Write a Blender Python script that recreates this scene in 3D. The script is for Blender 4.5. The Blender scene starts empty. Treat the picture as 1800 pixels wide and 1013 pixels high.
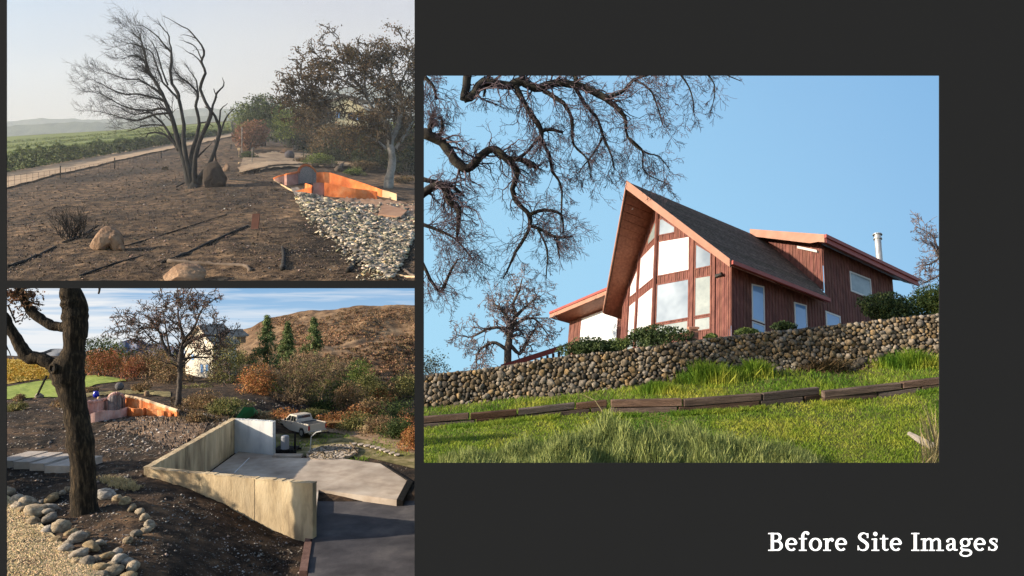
import bpy, bmesh, math, random
import numpy as np
from mathutils import Vector, Matrix

# ------------------------------------------------------------------ camera, world, sun, exposure
SC = bpy.context.scene
C = SC.collection
F = 1250.0                                   # focal length in photo pixels (1800 wide)
cam = bpy.data.objects.new('camera', bpy.data.cameras.new('camera'))
C.objects.link(cam)
cam.location = (0, 0, 0)
cam.rotation_euler = (math.radians(90), 0, 0)
cam.data.sensor_width = 36
cam.data.lens = 25.0
cam.data.clip_start = 0.1
cam.data.clip_end = 5000
SC.camera = cam
SUN_EL, SUN_AZ = 21.0, 13.0                  # sun low on the left, a little behind the camera
W = bpy.data.worlds.new('World'); SC.world = W; W.use_nodes = True
nt = W.node_tree
skyn = nt.nodes.new('ShaderNodeTexSky'); skyn.sky_type = 'NISHITA'; skyn.sun_disc = False
skyn.sun_elevation = math.radians(SUN_EL); skyn.sun_rotation = math.radians(-90 - SUN_AZ)
nt.links.new(skyn.outputs[0], nt.nodes['Background'].inputs[0])
nt.nodes['Background'].inputs[1].default_value = 0.13
sun = bpy.data.objects.new('sun', bpy.data.lights.new('sun', 'SUN'))
C.objects.link(sun)
sun.data.energy = 5.0; sun.data.angle = math.radians(0.6); sun.data.color = (1.0, 0.86, 0.68)
e, a_ = math.radians(SUN_EL), math.radians(SUN_AZ)
travel = Vector((math.cos(e) * math.cos(a_), math.cos(e) * math.sin(a_), -math.sin(e)))
sun.rotation_euler = travel.to_track_quat('-Z', 'Y').to_euler()
SC.view_settings.view_transform = 'Standard'
SC.view_settings.look = 'None'
SC.view_settings.exposure = 0.8
SC.view_settings.gamma = 1.0
SC.cycles.max_bounces = 6
SC.cycles.volume_bounces = 1
SC.cycles.transparent_max_bounces = 8

# ------------------------------------------------------------------ helpers
def P(px, py, d):                            # a point seen at photo pixel (px, py), d metres ahead
    return np.array([(px - 900) / F * d, d, -(py - 506.5) / F * d])
def PA(px, py, d):
    px, py, d = np.broadcast_arrays(np.asarray(px, float), np.asarray(py, float), np.asarray(d, float))
    return np.stack([(px - 900) / F * d, d, -(py - 506.5) / F * d], -1)
def proj(p):
    return (900 + F * p[0] / p[1], 506.5 - F * p[2] / p[1])
_tc = {}
def interp(x, tab):
    c = _tc.get(id(tab))
    if c is None or c[0] is not tab: c = (tab, [t[0] for t in tab], [t[1] for t in tab]); _tc[id(tab)] = c
    return np.interp(x, c[1], c[2])
_rs = np.random.default_rng(11)
_lat = _rs.random((64, 64, 64))
def vnoise(p):                               # value noise, p (...,3) -> 0..1
    p = np.asarray(p, float); i = np.floor(p).astype(int); f = p - i; f = f * f * (3 - 2 * f)
    r = 0
    for dx in (0, 1):
        for dy in (0, 1):
            for dz in (0, 1):
                w = (f[..., 0] if dx else 1 - f[..., 0]) * (f[..., 1] if dy else 1 - f[..., 1]) * (f[..., 2] if dz else 1 - f[..., 2])
                r = r + w * _lat[(i[..., 0] + dx) & 63, (i[..., 1] + dy) & 63, (i[..., 2] + dz) & 63]
    return r
def fbm(p, o=4):
    p = np.asarray(p, float); r = 0; a = .5; s = 0
    for k in range(o):
        r = r + a * vnoise(p * 2 ** k + 7.3 * k); s += a; a *= .5
    return r / s - .5

def S(c):                                    # sRGB 0-255 -> linear
    return tuple(((v / 255) / 12.92 if v / 255 <= .04045 else ((v / 255 + .055) / 1.055) ** 2.4) for v in c)

MATS = {}
def mat(name, cols, scale=1.0, detail=6, rough=.9, bump=.0, bscale=None, island=0.0, metal=0.0, stretch=None,
        trans=0.0, cols2=None, scale2=.2, spec=.25, lo=.3, hi=.7):
    """noise-driven colour between cols (linear albedo), optional second large-scale colour set, bump, per-island variation"""
    m = bpy.data.materials.new(name); m.use_nodes = True; MATS[name] = m
    n = m.node_tree.nodes; l = m.node_tree.links
    b = n['Principled BSDF']
    tc = n.new('ShaderNodeTexCoord'); mp = n.new('ShaderNodeMapping')
    l.new(tc.outputs['Object'], mp.inputs[0])
    if stretch: mp.inputs['Scale'].default_value = stretch
    def ramp(fac, cols, lo, hi):
        r = n.new('ShaderNodeValToRGB'); el = r.color_ramp.elements
        k = len(cols)
        while len(el) < k: el.new(.5)
        for i, c in enumerate(cols):
            el[i].position = lo + (hi - lo) * i / max(1, k - 1); el[i].color = (*c, 1)
        l.new(fac, r.inputs[0]); return r.outputs[0]
    nz = n.new('ShaderNodeTexNoise'); nz.inputs['Scale'].default_value = scale; nz.inputs['Detail'].default_value = detail
    nz.inputs['Roughness'].default_value = .62
    l.new(mp.outputs[0], nz.inputs['Vector'])
    col = ramp(nz.outputs[0], cols, lo, hi)
    if cols2:
        n2 = n.new('ShaderNodeTexNoise'); n2.inputs['Scale'].default_value = scale2; n2.inputs['Detail'].default_value = 5
        l.new(mp.outputs[0], n2.inputs['Vector'])
        c2 = ramp(n2.outputs[0], cols2, .35, .65)
        mx = n.new('ShaderNodeMixRGB'); mx.blend_type = 'MULTIPLY'; mx.inputs[0].default_value = 1
        l.new(col, mx.inputs[1]); l.new(c2, mx.inputs[2]); col = mx.outputs[0]
    if island:
        g = n.new('ShaderNodeNewGeometry'); mr = n.new('ShaderNodeMapRange')
        mr.inputs['To Min'].default_value = 1 - island; mr.inputs['To Max'].default_value = 1 + island
        l.new(g.outputs['Random Per Island'], mr.inputs[0])
        hs = n.new('ShaderNodeHueSaturation'); l.new(col, hs.inputs['Color']); l.new(mr.outputs[0], hs.inputs['Value'])
        mr2 = n.new('ShaderNodeMapRange'); mr2.inputs['To Min'].default_value = .5 + .06 * island; mr2.inputs['To Max'].default_value = .5 - .06 * island
        l.new(g.outputs['Random Per Island'], mr2.inputs[0]); l.new(mr2.outputs[0], hs.inputs['Hue'])
        col = hs.outputs[0]
    l.new(col, b.inputs['Base Color'])
    b.inputs['Roughness'].default_value = rough; b.inputs['Metallic'].default_value = metal
    b.inputs['Specular IOR Level'].default_value = spec
    if bump:
        bn = n.new('ShaderNodeTexNoise'); bn.inputs['Scale'].default_value = bscale or scale * 3; bn.inputs['Detail'].default_value = 8
        bn.inputs['Roughness'].default_value = .7
        l.new(mp.outputs[0], bn.inputs['Vector'])
        bp = n.new('ShaderNodeBump'); bp.inputs['Strength'].default_value = min(1, bump); bp.inputs['Distance'].default_value = .15 * max(1, bump)
        l.new(bn.outputs[0], bp.inputs['Height']); l.new(bp.outputs[0], b.inputs['Normal'])
    if trans:
        tr = n.new('ShaderNodeBsdfTranslucent'); l.new(col, tr.inputs[0])
        ms = n.new('ShaderNodeMixShader'); ms.inputs[0].default_value = trans
        l.new(b.outputs[0], ms.inputs[1]); l.new(tr.outputs[0], ms.inputs[2])
        l.new(ms.outputs[0], n['Material Output'].inputs[0])
    return m
def flat(name, c, rough=.5, metal=0., spec=.5):
    m = bpy.data.materials.new(name); m.use_nodes = True; b = m.node_tree.nodes['Principled BSDF']; MATS[name] = m
    b.inputs['Base Color'].default_value = (*c, 1); b.inputs['Roughness'].default_value = rough; b.inputs['Metallic'].default_value = metal
    b.inputs['Specular IOR Level'].default_value = spec
    return m

def tag(o, label=None, cat=None, group=None, kind=None):
    if label: o['label'] = label
    if cat: o['category'] = cat
    if group: o['group'] = group
    if kind: o['kind'] = kind
    return o
def empty(name, loc, label=None, cat=None, group=None):
    o = bpy.data.objects.new(name, None); C.objects.link(o); o.location = Vector(loc); o.empty_display_size = .2
    return tag(o, label, cat, group)
def rootloc(p):
    v = Vector((0, 0, 0))
    while p is not None: v += p.location; p = p.parent
    return v

class MB:
    """collects shapes in world coordinates; build() links them as one mesh object"""
    def __init__(s): s.v = []; s.f = []; s.n = 0; s.q = []
    def add(s, verts, faces):
        verts = np.asarray(verts, float).reshape(-1, 3)
        s.v.append(verts); n = s.n
        for f in faces: s.f.append(tuple(i + n for i in f))
        s.n += len(verts)
    def quads(s, verts, q):                  # numpy quads
        verts = np.asarray(verts, float).reshape(-1, 3); s.v.append(verts); s.q.append(np.asarray(q) + s.n); s.n += len(verts)
    def box(s, o, a, b, c):                  # corner o, edge vectors a b c
        o, a, b, c = map(lambda t: np.asarray(t, float), (o, a, b, c))
        v = [o, o + a, o + a + b, o + b, o + c, o + a + c, o + a + b + c, o + b + c]
        s.add(v, [(0, 3, 2, 1), (4, 5, 6, 7), (0, 1, 5, 4), (1, 2, 6, 5), (2, 3, 7, 6), (3, 0, 4, 7)])
    def prism(s, pts, ext):                  # polygon pts (3D) extruded by ext
        pts = [np.asarray(p, float) for p in pts]; ext = np.asarray(ext, float); k = len(pts)
        s.add(pts + [p + ext for p in pts], [tuple(range(k))[::-1], tuple(range(k, 2 * k))] + [(i, (i + 1) % k, (i + 1) % k + k, i + k) for i in range(k)])
    def tube(s, pts, rad, sides=6, cap=True):
        pts = np.asarray(pts, float); k = len(pts)
        rad = np.full(k, float(rad)) if np.isscalar(rad) else np.asarray(rad, float)
        t = np.empty_like(pts); t[1:-1] = pts[2:] - pts[:-2]; t[0] = pts[1] - pts[0]; t[-1] = pts[-1] - pts[-2]
        t /= np.linalg.norm(t, axis=1)[:, None] + 1e-9
        ref = np.array([0.13, 1.0, 0.21]) if abs(t[0, 1]) < .9 else np.array([1., 0, 0])
        u = np.cross(t, ref); u /= np.linalg.norm(u, axis=1)[:, None] + 1e-9; w = np.cross(t, u)
        an = np.arange(sides) * 2 * math.pi / sides
        ring = pts[:, None, :] + rad[:, None, None] * (np.cos(an)[None, :, None] * u[:, None, :] + np.sin(an)[None, :, None] * w[:, None, :])
        i = np.arange(k - 1)[:, None] * sides; j = np.arange(sides)[None, :]; j2 = (j + 1) % sides
        q = np.stack([i + j, i + j2, i + sides + j2, i + sides + j], -1).reshape(-1, 4)
        base = s.n
        s.quads(ring.reshape(-1, 3), q)
        if cap and sides > 3:
            s.f.append(tuple(base + x for x in range(sides))[::-1]); s.f.append(tuple(base + (k - 1) * sides + x for x in range(sides)))
    def build(s, name, material, parent=None, smooth=False, label=None, cat=None, group=None, kind=None, base=None):
        if not s.v: return None
        v = np.concatenate(s.v)
        if parent is not None: off = np.array(rootloc(parent))
        elif base is not None: off = np.asarray(base, float)
        else:
            off = (v.min(0) + v.max(0)) / 2; off[2] = v[:, 2].min()
        faces = []
        if s.q: faces = np.concatenate(s.q)
        me = bpy.data.meshes.new(name)
        if s.f:
            fl = [tuple(map(int, q)) for q in faces] + s.f
            me.from_pydata((v - off).tolist(), [], fl)
        else:
            nf = len(faces)
            me.vertices.add(len(v)); me.vertices.foreach_set('co', (v - off).astype(np.float32).ravel())
            me.loops.add(nf * 4); me.loops.foreach_set('vertex_index', faces.astype(np.int32).ravel())
            me.polygons.add(nf); me.polygons.foreach_set('loop_start', np.arange(nf, dtype=np.int32) * 4)
            me.update(calc_edges=True)
        if material: me.materials.append(material)
        if smooth: me.polygons.foreach_set('use_smooth', [True] * len(me.polygons))
        me.update()
        o = bpy.data.objects.new(name, me); C.objects.link(o)
        if parent is not None: o.parent = parent
        else: o.location = Vector(off)
        return tag(o, label, cat, group, kind)

def fixnormals(o):
    bm = bmesh.new(); bm.from_mesh(o.data); bmesh.ops.recalc_face_normals(bm, faces=bm.faces); bm.to_mesh(o.data); bm.free()

def leaves(mb, centers, size, rng, asp=.6, upright=0.0):
    """one quad per centre, random orientation"""
    c = np.asarray(centers, float); n = len(c)
    if n == 0: return
    sz = np.broadcast_to(np.asarray(size, float), (n,)) * (.6 + .8 * rng.random(n))
    a = rng.normal(size=(n, 3)); a[:, 2] += upright * 2.5; a /= np.linalg.norm(a, axis=1)[:, None]
    b = np.cross(a, rng.normal(size=(n, 3))); b /= np.linalg.norm(b, axis=1)[:, None] + 1e-9
    a = a * sz[:, None] * .5; b = b * (sz * asp)[:, None] * .5
    v = np.stack([c - a, c + b * .9 - a * .1, c + a, c - b * .9 - a * .1], 1)
    mb.quads(v.reshape(-1, 3), np.arange(n * 4).reshape(n, 4))

class Clip:
    def __init__(s, x0=-1e9, x1=1e9, y0=-1e9, y1=1e9): s.b = (x0, x1, y0, y1)
    def ok(s, p):
        x, y = 900 + F * p[0] / p[1], 506.5 - F * p[2] / p[1]
        return s.b[0] < x < s.b[1] and s.b[2] < y < s.b[3]
    def mask(s, c):
        c = np.asarray(c); x = 900 + F * c[:, 0] / c[:, 1]; y = 506.5 - F * c[:, 2] / c[:, 1]
        return (x > s.b[0]) & (x < s.b[1]) & (y > s.b[2]) & (y < s.b[3])
NOCLIP = Clip()

def unit(v): return v / (np.linalg.norm(v) + 1e-9)
def grow(mb, p, d, ln, r, lev, rng, bias, wander=.25, kids=4, tips=None, clip=NOCLIP, ang=.8, shrink=.55, rmin=.003, segs=5, sides=None):
    """a recursive crooked branch"""
    pts = [p]; q = p.copy(); d = unit(d); k = segs
    for i in range(k):
        d = unit(d + rng.normal(size=3) * wander + bias * .3)
        q = q + d * ln / k
        if not clip.ok(q): break
        pts.append(q)
    if len(pts) < 2: return
    pts = np.array(pts); m = len(pts)
    rad = np.maximum(rmin, r * (1 - .65 * np.linspace(0, 1, m)))
    mb.tube(pts, rad, sides or (6 if lev >= 3 else (4 if lev == 2 else 3)), cap=False)
    if tips is not None and lev <= 1:
        for i in range(1, m): tips.append(pts[i])
    if lev > 0:
        for c in range(kids):
            t = .25 + .75 * (c + rng.random()) / kids
            i = min(m - 2, int(t * (m - 1))); f = t * (m - 1) - i; f = min(1, max(0, f))
            s0 = pts[i] * (1 - f) + pts[i + 1] * f
            dd = unit(pts[i + 1] - pts[i]); sd = unit(np.cross(dd, rng.normal(size=3)))
            nd = dd * math.cos(ang) + sd * math.sin(ang) * (.7 + .6 * rng.random()) + bias
            grow(mb, s0, nd, ln * shrink * (.7 + .6 * rng.random()) * (1.15 - .45 * t), max(rmin, r * .5), lev - 1, rng, bias, wander, kids, tips, clip, ang, shrink, rmin, max(3, segs - 1))

def limb(mb, pts, d, rng=None, sides=8, sub=3, jit=.0, clip=NOCLIP, cap=True):
    """pts: (px, py, depth offset in px, radius px) -> smooth tube; returns (points, radii)"""
    k = d / F
    A = np.array([[*P(x, y, d + dz * k), r * k * (d + dz * k) / d] for x, y, dz, r in pts])
    out = [A[0]]
    for i in range(len(A) - 1):
        p0 = A[max(0, i - 1)]; p1 = A[i]; p2 = A[i + 1]; p3 = A[min(len(A) - 1, i + 2)]
        for s_ in range(1, sub + 1):
            t = s_ / sub
            out.append(.5 * ((2 * p1) + (-p0 + p2) * t + (2 * p0 - 5 * p1 + 4 * p2 - p3) * t * t + (-p0 + 3 * p1 - 3 * p2 + p3) * t ** 3))
    out = np.array(out)
    if jit and rng is not None: out[1:-1, :3] += rng.normal(size=(len(out) - 2, 3)) * jit * k; out[1:-1, 3] *= 1 + .05 * rng.normal(size=len(out) - 2)
    keep = [clip.ok(q) for q in out[:, :3]]
    runs = []; cur = []
    for i, kp in enumerate(keep):
        if kp: cur.append(i)
        elif cur: runs.append(cur); cur = []
    if cur: runs.append(cur)
    for r_ in runs:
        if len(r_) > 1: mb.tube(out[r_, :3], np.maximum(out[r_, 3], .002), sides, cap)
    return out[keep]
def twigs(mb, L, n, ln, rng, bias=np.zeros(3), lev=1, kids=4, tips=None, clip=NOCLIP, t0=.2, t1=1., ang=.9, wander=.25, rfac=.45, rmin=.003, shrink=.55, side=None):
    m = len(L)
    if m < 2: return
    for i in range(n):
        t = (t0 + (t1 - t0) * (i + rng.random()) / n) * (m - 1); j = min(m - 2, int(t)); f = t - j
        p = L[j] * (1 - f) + L[j + 1] * f
        dd = unit(L[j + 1, :3] - L[j, :3]); sd = np.cross(dd, rng.normal(size=3)); sd = unit(sd)
        if side is not None: sd = unit(sd * .5 + side)
        grow(mb, p[:3], dd * math.cos(ang) + sd * math.sin(ang), ln * (.5 + rng.random() * .9), max(rmin, p[3] * rfac), lev, rng, bias, wander, kids, tips, clip, rmin=rmin, shrink=shrink)

def spray(tips, n, spread, rng, clip=NOCLIP):
    """n leaf centres scattered about the branch tips"""
    if not tips: return np.zeros((0, 3))
    T = np.array(tips); c = T[rng.integers(0, len(T), n)] + rng.normal(size=(n, 3)) * spread
    return c[clip.mask(c)]

def blob(rng, n, lumps):
    """leaf centres near the surfaces of several ellipsoid lumps: lumps = [(centre, (rx, ry, rz))]"""
    w = np.array([l[1][0] * l[1][2] for l in lumps]); w = w / w.sum()
    idx = rng.choice(len(lumps), n, p=w)
    u = rng.normal(size=(n, 3)); u /= np.linalg.norm(u, axis=1)[:, None]
    rr = 1 - np.abs(rng.normal(size=n)) * .22; rr = np.clip(rr, .2, 1.08)
    c = np.array([l[0] for l in lumps])[idx]; r = np.array([l[1] for l in lumps])[idx]
    p = c + u * rr[:, None] * r
    nn = fbm(p / (r.mean() * .35), 3)
    p += u * (nn * .7)[:, None] * r
    return p[nn > -.12]

def bush(name, label, cat, px, py, w, h, d, m_leaf, rng, n=1500, leaf=4, group=None, trunk=True, m_wood=None, nl=9, sq=.75, depth=1.0, clip=NOCLIP, up=0.0, asp=.6, stems=4):
    """shrub or round tree: base centre at pixel (px, py), w x h pixels, crown of leaves on several lumps, stems below"""
    k = d / F; base = P(px, py, d)
    root = empty(name, base, label, cat, group)
    lumps = []
    for i in range(nl):
        u = rng.random(); ang = rng.random() * 6.28; rad = .5 * w * k * (.15 + .45 * rng.random())
        zc = h * k * (.34 + .42 * rng.random()) if trunk else h * k * (.2 + .4 * rng.random())
        if i == 0: rad = 0; zc = h * k * .66
        rr = w * k * (.25 + .1 * rng.random())
        lumps.append((base + np.array([math.cos(ang) * rad, math.sin(ang) * rad * depth, zc]), (rr, rr * depth, max(rr * sq * min(1.2, h / w) * 1.1, h * k * .24))))
    c = blob(rng, n, lumps)
    # keep the silhouette inside the asked height
    c = c[(c[:, 2] > base[2] + .01 * h * k)]
    c = c[clip.mask(c)]
    mb = MB(); leaves(mb, c, leaf * k, rng, asp, up)
    mb.build('crown', m_leaf, root)
    if m_wood:
        ms = MB()
        for i in range(stems):
            top = lumps[i % nl][0]; a = base + np.array([rng.normal() * .03 * w * k, rng.normal() * .03 * w * k, -.02 * h * k])
            mid = (a + top) / 2 + rng.normal(size=3) * .03 * w * k
            ms.tube([a, mid, top], np.array([.035, .024, .01]) * w * k * .6, 5)
        ms.build('trunk', m_wood, root)
    return root

def rockmesh(name, rng, m, sub=2, rough=.25, cuts=None, smooth=True):
    """boulder: sphere cut by random planes (soft facets), then roughened"""
    bm = bmesh.new(); bmesh.ops.create_icosphere(bm, subdivisions=sub, radius=1)
    V = np.array([v.co[:] for v in bm.verts]); off = rng.random(3) * 50
    nc = cuts or (9 if sub > 1 else 7)
    for _ in range(nc):
        n_ = unit(rng.normal(size=3)); d_ = .42 + .45 * rng.random(); s_ = V @ n_ - d_; V -= np.outer(np.clip(s_, 0, None) * .92, n_)
    V *= (1 + fbm((V + off) * 1.3, 3) * rough * .8)[:, None]
    if sub > 2: V *= (1 + fbm((V + off) * 4, 4) * .16)[:, None]
    V /= np.percentile(np.abs(V), 97, axis=0)
    for v, c in zip(bm.verts, V): v.co = Vector(c)
    me = bpy.data.meshes.new(name); bm.to_mesh(me); bm.free(); me.materials.append(m)
    me.polygons.foreach_set('use_smooth', [smooth] * len(me.polygons))
    return me
def rock(name, me, loc, s, rng, label=None, cat=None, group=None, parent=None, rz=None, tilt=.25):
    o = bpy.data.objects.new(name, me); C.objects.link(o)
    if parent is not None: o.parent = parent; loc = Vector(loc) - rootloc(parent)
    o.location = Vector(loc); o.scale = Vector(s)
    o.rotation_euler = (rng.normal() * tilt, rng.normal() * tilt, rng.random() * 6.28 if rz is None else rz)
    return tag(o, label, cat, group)

def chips(mb, centers, size, rng, flatz=.5):
    """irregular little stones / debris, octahedra"""
    c = np.asarray(centers, float); n = len(c)
    s = np.broadcast_to(np.asarray(size, float), (n,)) * (.5 + rng.random(n))
    base = np.array([[1, 0, 0], [0, 1, 0], [-1, 0, 0], [0, -1, 0], [0, 0, 1], [0, 0, -1]], float)
    th = rng.random(n) * 6.28; ct, st = np.cos(th), np.sin(th)
    v = base[None] * (1 + .5 * (rng.random((n, 6, 3)) - .5)) * np.stack([.6 + rng.random(n) * .6, .5 + rng.random(n) * .5, flatz * (.6 + .8 * rng.random(n))], 1)[:, None, :]
    v = np.stack([v[..., 0] * ct[:, None] - v[..., 1] * st[:, None], v[..., 0] * st[:, None] + v[..., 1] * ct[:, None], v[..., 2]], -1)
    v = v * s[:, None, None] * .5 + c[:, None, :]
    q = np.array([[0, 1, 4, 4], [1, 2, 4, 4], [2, 3, 4, 4], [3, 0, 4, 4]])
    # use quads made of two triangles sharing an edge to keep the mesh all-quads: top 0-1-4 / 4 ... as 0,1,2,4 etc.
    q = np.array([[0, 1, 2, 4], [2, 3, 0, 4], [1, 0, 3, 5], [3, 2, 1, 5]])
    qq = (q[None] + np.arange(n)[:, None, None] * 6).reshape(-1, 4)
    mb.quads(v.reshape(-1, 3), qq)

def shards(mb, centers, size, rng, tilt=.35):
    """thin flat broken pieces lying about"""
    c = np.asarray(centers, float); n = len(c); s = np.broadcast_to(np.asarray(size, float), (n,)) * (.5 + rng.random(n)) * .5; th = rng.random(n) * 6.28
    u = np.stack([np.cos(th), np.sin(th), rng.normal(size=n) * tilt], 1) * s[:, None]; w = np.stack([-np.sin(th), np.cos(th), rng.normal(size=n) * tilt], 1) * (s * (.25 + .6 * rng.random(n)))[:, None]
    t = np.zeros((n, 3)); t[:, 2] = s * .22; j = lambda: 1 + .5 * (rng.random((n, 1)) - .5)
    top = [c - u * j() - w * j(), c + u * j() - w * j(), c + u * j() + w * j(), c - u * j() + w * j()]
    v = np.stack([q + t for q in top] + [q - t for q in top], 1)
    q = np.array([[0, 1, 2, 3], [0, 4, 5, 1], [1, 5, 6, 2], [2, 6, 7, 3], [3, 7, 4, 0]]); mb.quads(v.reshape(-1, 3), (q[None] + np.arange(n)[:, None, None] * 8).reshape(-1, 4))

def splinters(mb, centers, ln, rng, tilt=.12):
    """thin broken boards and sticks lying at random"""
    for p, l_ in zip(centers, ln):
        t = rng.random() * 6.28; u = np.array([math.cos(t), math.sin(t), rng.normal() * tilt]) * l_ * (.4 + rng.random()); w = np.array([-math.sin(t), math.cos(t), 0]) * l_ * (.04 + .07 * rng.random())
        mb.box(p - u / 2, u, w, [0, 0, l_ * .045])

def blades(mb, base, h, w, rng, lean=.25):
    """grass blades: one narrow tapering quad each"""
    b = np.asarray(base, float); n = len(b)
    h = np.broadcast_to(h, (n,)) * (.5 + rng.random(n)); th = rng.random(n) * 6.28
    side = np.stack([np.cos(th), np.sin(th) * .5, np.zeros(n)], 1) * np.broadcast_to(w, (n,))[:, None] * .5
    tip = b + np.stack([rng.normal(size=n) * lean, rng.normal(size=n) * lean, np.ones(n)], 1) * h[:, None]
    mid = (b * .45 + tip * .55); mid[:, 2] += h * .06
    v = np.stack([b - side, b + side, mid + side * .8, tip], 1)
    v2 = v.copy()
    mb.quads(v2.reshape(-1, 3), np.arange(n * 4).reshape(n, 4))

def sheet(name, xs, ys, fn, material, kind='structure', smooth=True, label=None):
    """grid sheet: fn(X, Y) arrays -> (...,3) world points"""
    X, Y = np.meshgrid(xs, ys); V = fn(X, Y); ny, nx = X.shape
    i = np.arange(ny - 1)[:, None] * nx + np.arange(nx - 1)[None, :]
    q = np.stack([i, i + 1, i + nx + 1, i + nx], -1).reshape(-1, 4)
    mb = MB(); mb.quads(V.reshape(-1, 3), q)
    o = mb.build(name, material, None, smooth, base=(0, 0, 0)); o['kind'] = kind
    if label: o['label'] = label
    return o
def band(name, top, bot, G, lift, material, kind='structure', nu=60, nv=14, parent=None, label=None, bump=0, wob=0, seed=0):
    """a patch lying on ground G between an upper and a lower pixel curve"""
    x0 = min(top[0][0], bot[0][0])
    u = np.linspace(0, 1, nu); tx = np.interp(u, np.linspace(0, 1, len(top)), [t[0] for t in top]); ty = np.interp(tx, [t[0] for t in top], [t[1] for t in top]) if top[0][0] < top[-1][0] else np.interp(u, np.linspace(0, 1, len(top)), [t[1] for t in top])
    bx = np.interp(u, np.linspace(0, 1, len(bot)), [t[0] for t in bot]); by = np.interp(u, np.linspace(0, 1, len(bot)), [t[1] for t in bot])
    ty = np.interp(u, np.linspace(0, 1, len(top)), [t[1] for t in top])
    if wob:
        r = np.random.default_rng(seed + 5); ty = ty + wob * (r.random(nu) - .5); by = by + wob * (r.random(nu) - .5)
    v = []
    for j in range(nv):
        t = j / (nv - 1)
        for i in range(nu):
            p = G(tx[i] * (1 - t) + bx[i] * t, ty[i] * (1 - t) + by[i] * t)
            v.append(p + np.array([0, 0, lift]))
    v = np.array(v)
    i = np.arange(nv - 1)[:, None] * nu + np.arange(nu - 1)[None, :]
    q = np.stack([i, i + nu, i + nu + 1, i + 1], -1).reshape(-1, 4)
    mb = MB(); mb.quads(v, q)
    o = mb.build(name, material, parent, True, base=(0, 0, 0) if parent is None else None)
    if parent is None and kind: o['kind'] = kind
    if label: o['label'] = label
    return o

def emis(name, fn):
    """sky backdrop material: fn(nodes, links, object-coordinate output) -> colour socket"""
    m = bpy.data.materials.new(name); m.use_nodes = True; n = m.node_tree.nodes; l = m.node_tree.links
    n.remove(n['Principled BSDF']); e_ = n.new('ShaderNodeEmission'); tc = n.new('ShaderNodeTexCoord')
    l.new(fn(n, l, tc.outputs['Generated']), e_.inputs[0]); e_.inputs[1].default_value = 2 ** (-SC.view_settings.exposure)
    l.new(e_.outputs[0], n['Material Output'].inputs[0]); return m
def rampn(n, l, fac, stops):
    r = n.new('ShaderNodeValToRGB'); el = r.color_ramp.elements
    while len(el) < len(stops): el.new(.5)
    for i, (p, c) in enumerate(stops): el[i].position = p; el[i].color = (*S(c), 1)
    l.new(fac, r.inputs[0]); return r.outputs[0]
def skypanel(name, px0, px1, py0, py1, d, m):
    mb = MB(); a, b, c, e_ = P(px0, py1, d), P(px1, py1, d), P(px1, py0, d), P(px0, py0, d)
    mb.add([a, b, c, e_], [(0, 1, 2, 3)]); o = mb.build(name, m, None); o['kind'] = 'structure'; return o
SH = np.array([0, 0, 0.])

# ------------------------------------------------------------------ the dark display wall with its three openings
DW = 20.0
m_wall = mat('charcoal_wall_paint', [(.0196, .0209, .0226), (.02, .0214, .0232)], scale=.6, rough=.95, spec=.05)
def wallgrid():
    xs = [-150, 11.5, 728.7, 745, 1651, 1950]; ys = [-150, -40, 133, 493.5, 507, 814, 1053, 1163]
    hole = lambda x, y: (11.5 < x < 728.7 and (-40 < y < 493.5 or 507 < y < 1053)) or (745 < x < 1651 and 133 < y < 814)
    mb = MB(); T = .02; nx, ny = len(xs), len(ys)
    V = [P(x, y, DW) for y in ys for x in xs]; V += [v + np.array([0, T, 0]) for v in V]; N = nx * ny; fs = []
    solid = lambda i, j: 0 <= i < nx - 1 and 0 <= j < ny - 1 and not hole((xs[i] + xs[i + 1]) / 2, (ys[j] + ys[j + 1]) / 2)
    for j in range(ny - 1):
        for i in range(nx - 1):
            if not solid(i, j): continue
            a, b, c, d_ = j * nx + i, j * nx + i + 1, (j + 1) * nx + i + 1, (j + 1) * nx + i
            fs += [(a, d_, c, b), (a + N, b + N, c + N, d_ + N)]
            if not solid(i, j - 1): fs.append((a, b, b + N, a + N))
            if not solid(i, j + 1): fs.append((c, d_, d_ + N, c + N))
            if not solid(i - 1, j): fs.append((d_, a, a + N, d_ + N))
            if not solid(i + 1, j): fs.append((b, c, c + N, b + N))
    mb.add(V, fs)
    o = mb.build('wall', m_wall, None); fixnormals(o)
    tag(o, 'dark charcoal display wall with three rectangular openings onto the scenes', None, None, 'structure')
wallgrid()

# lettering: bold serif glyphs made of strokes, each letter its own part; units: pixels, baseline 0, y up
m_let = bpy.data.materials.new('white_letters_added_glow'); m_let.use_nodes = True
_b = m_let.node_tree.nodes['Principled BSDF']; _b.inputs['Base Color'].default_value = (.8, .8, .8, 1)
_b.inputs['Emission Color'].default_value = (1, 1, 1, 1); _b.inputs['Emission Strength'].default_value = .6  # glow added so the letters show white; no lamp behind them
def arc(cx, cy, rx, ry, a0, a1, w0, w1, n=16):
    """stroke along an ellipse; width varies between w0 (at vertical tangents, thick) and w1 (thin)"""
    out = []
    for i in range(n + 1):
        a = math.radians(a0 + (a1 - a0) * i / n)
        out.append((cx + rx * math.cos(a), cy + ry * math.sin(a), w1 + (w0 - w1) * abs(math.cos(a))))
    return out
H, XH = 31.5, 22.5
def g_e(w):
    rx = w / 2 - 2.6; cx = w / 2
    return [('s', arc(cx, XH / 2, rx, XH / 2 - 1.2, 10, 315, 6, 3.0, 26)), ('r', 4, 10.6, w - 2.0, 13.2), ('s', arc(cx, XH / 2 + .8, rx - .3, XH / 2 - 2, 0, 40, 5, 4, 6))]
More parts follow.
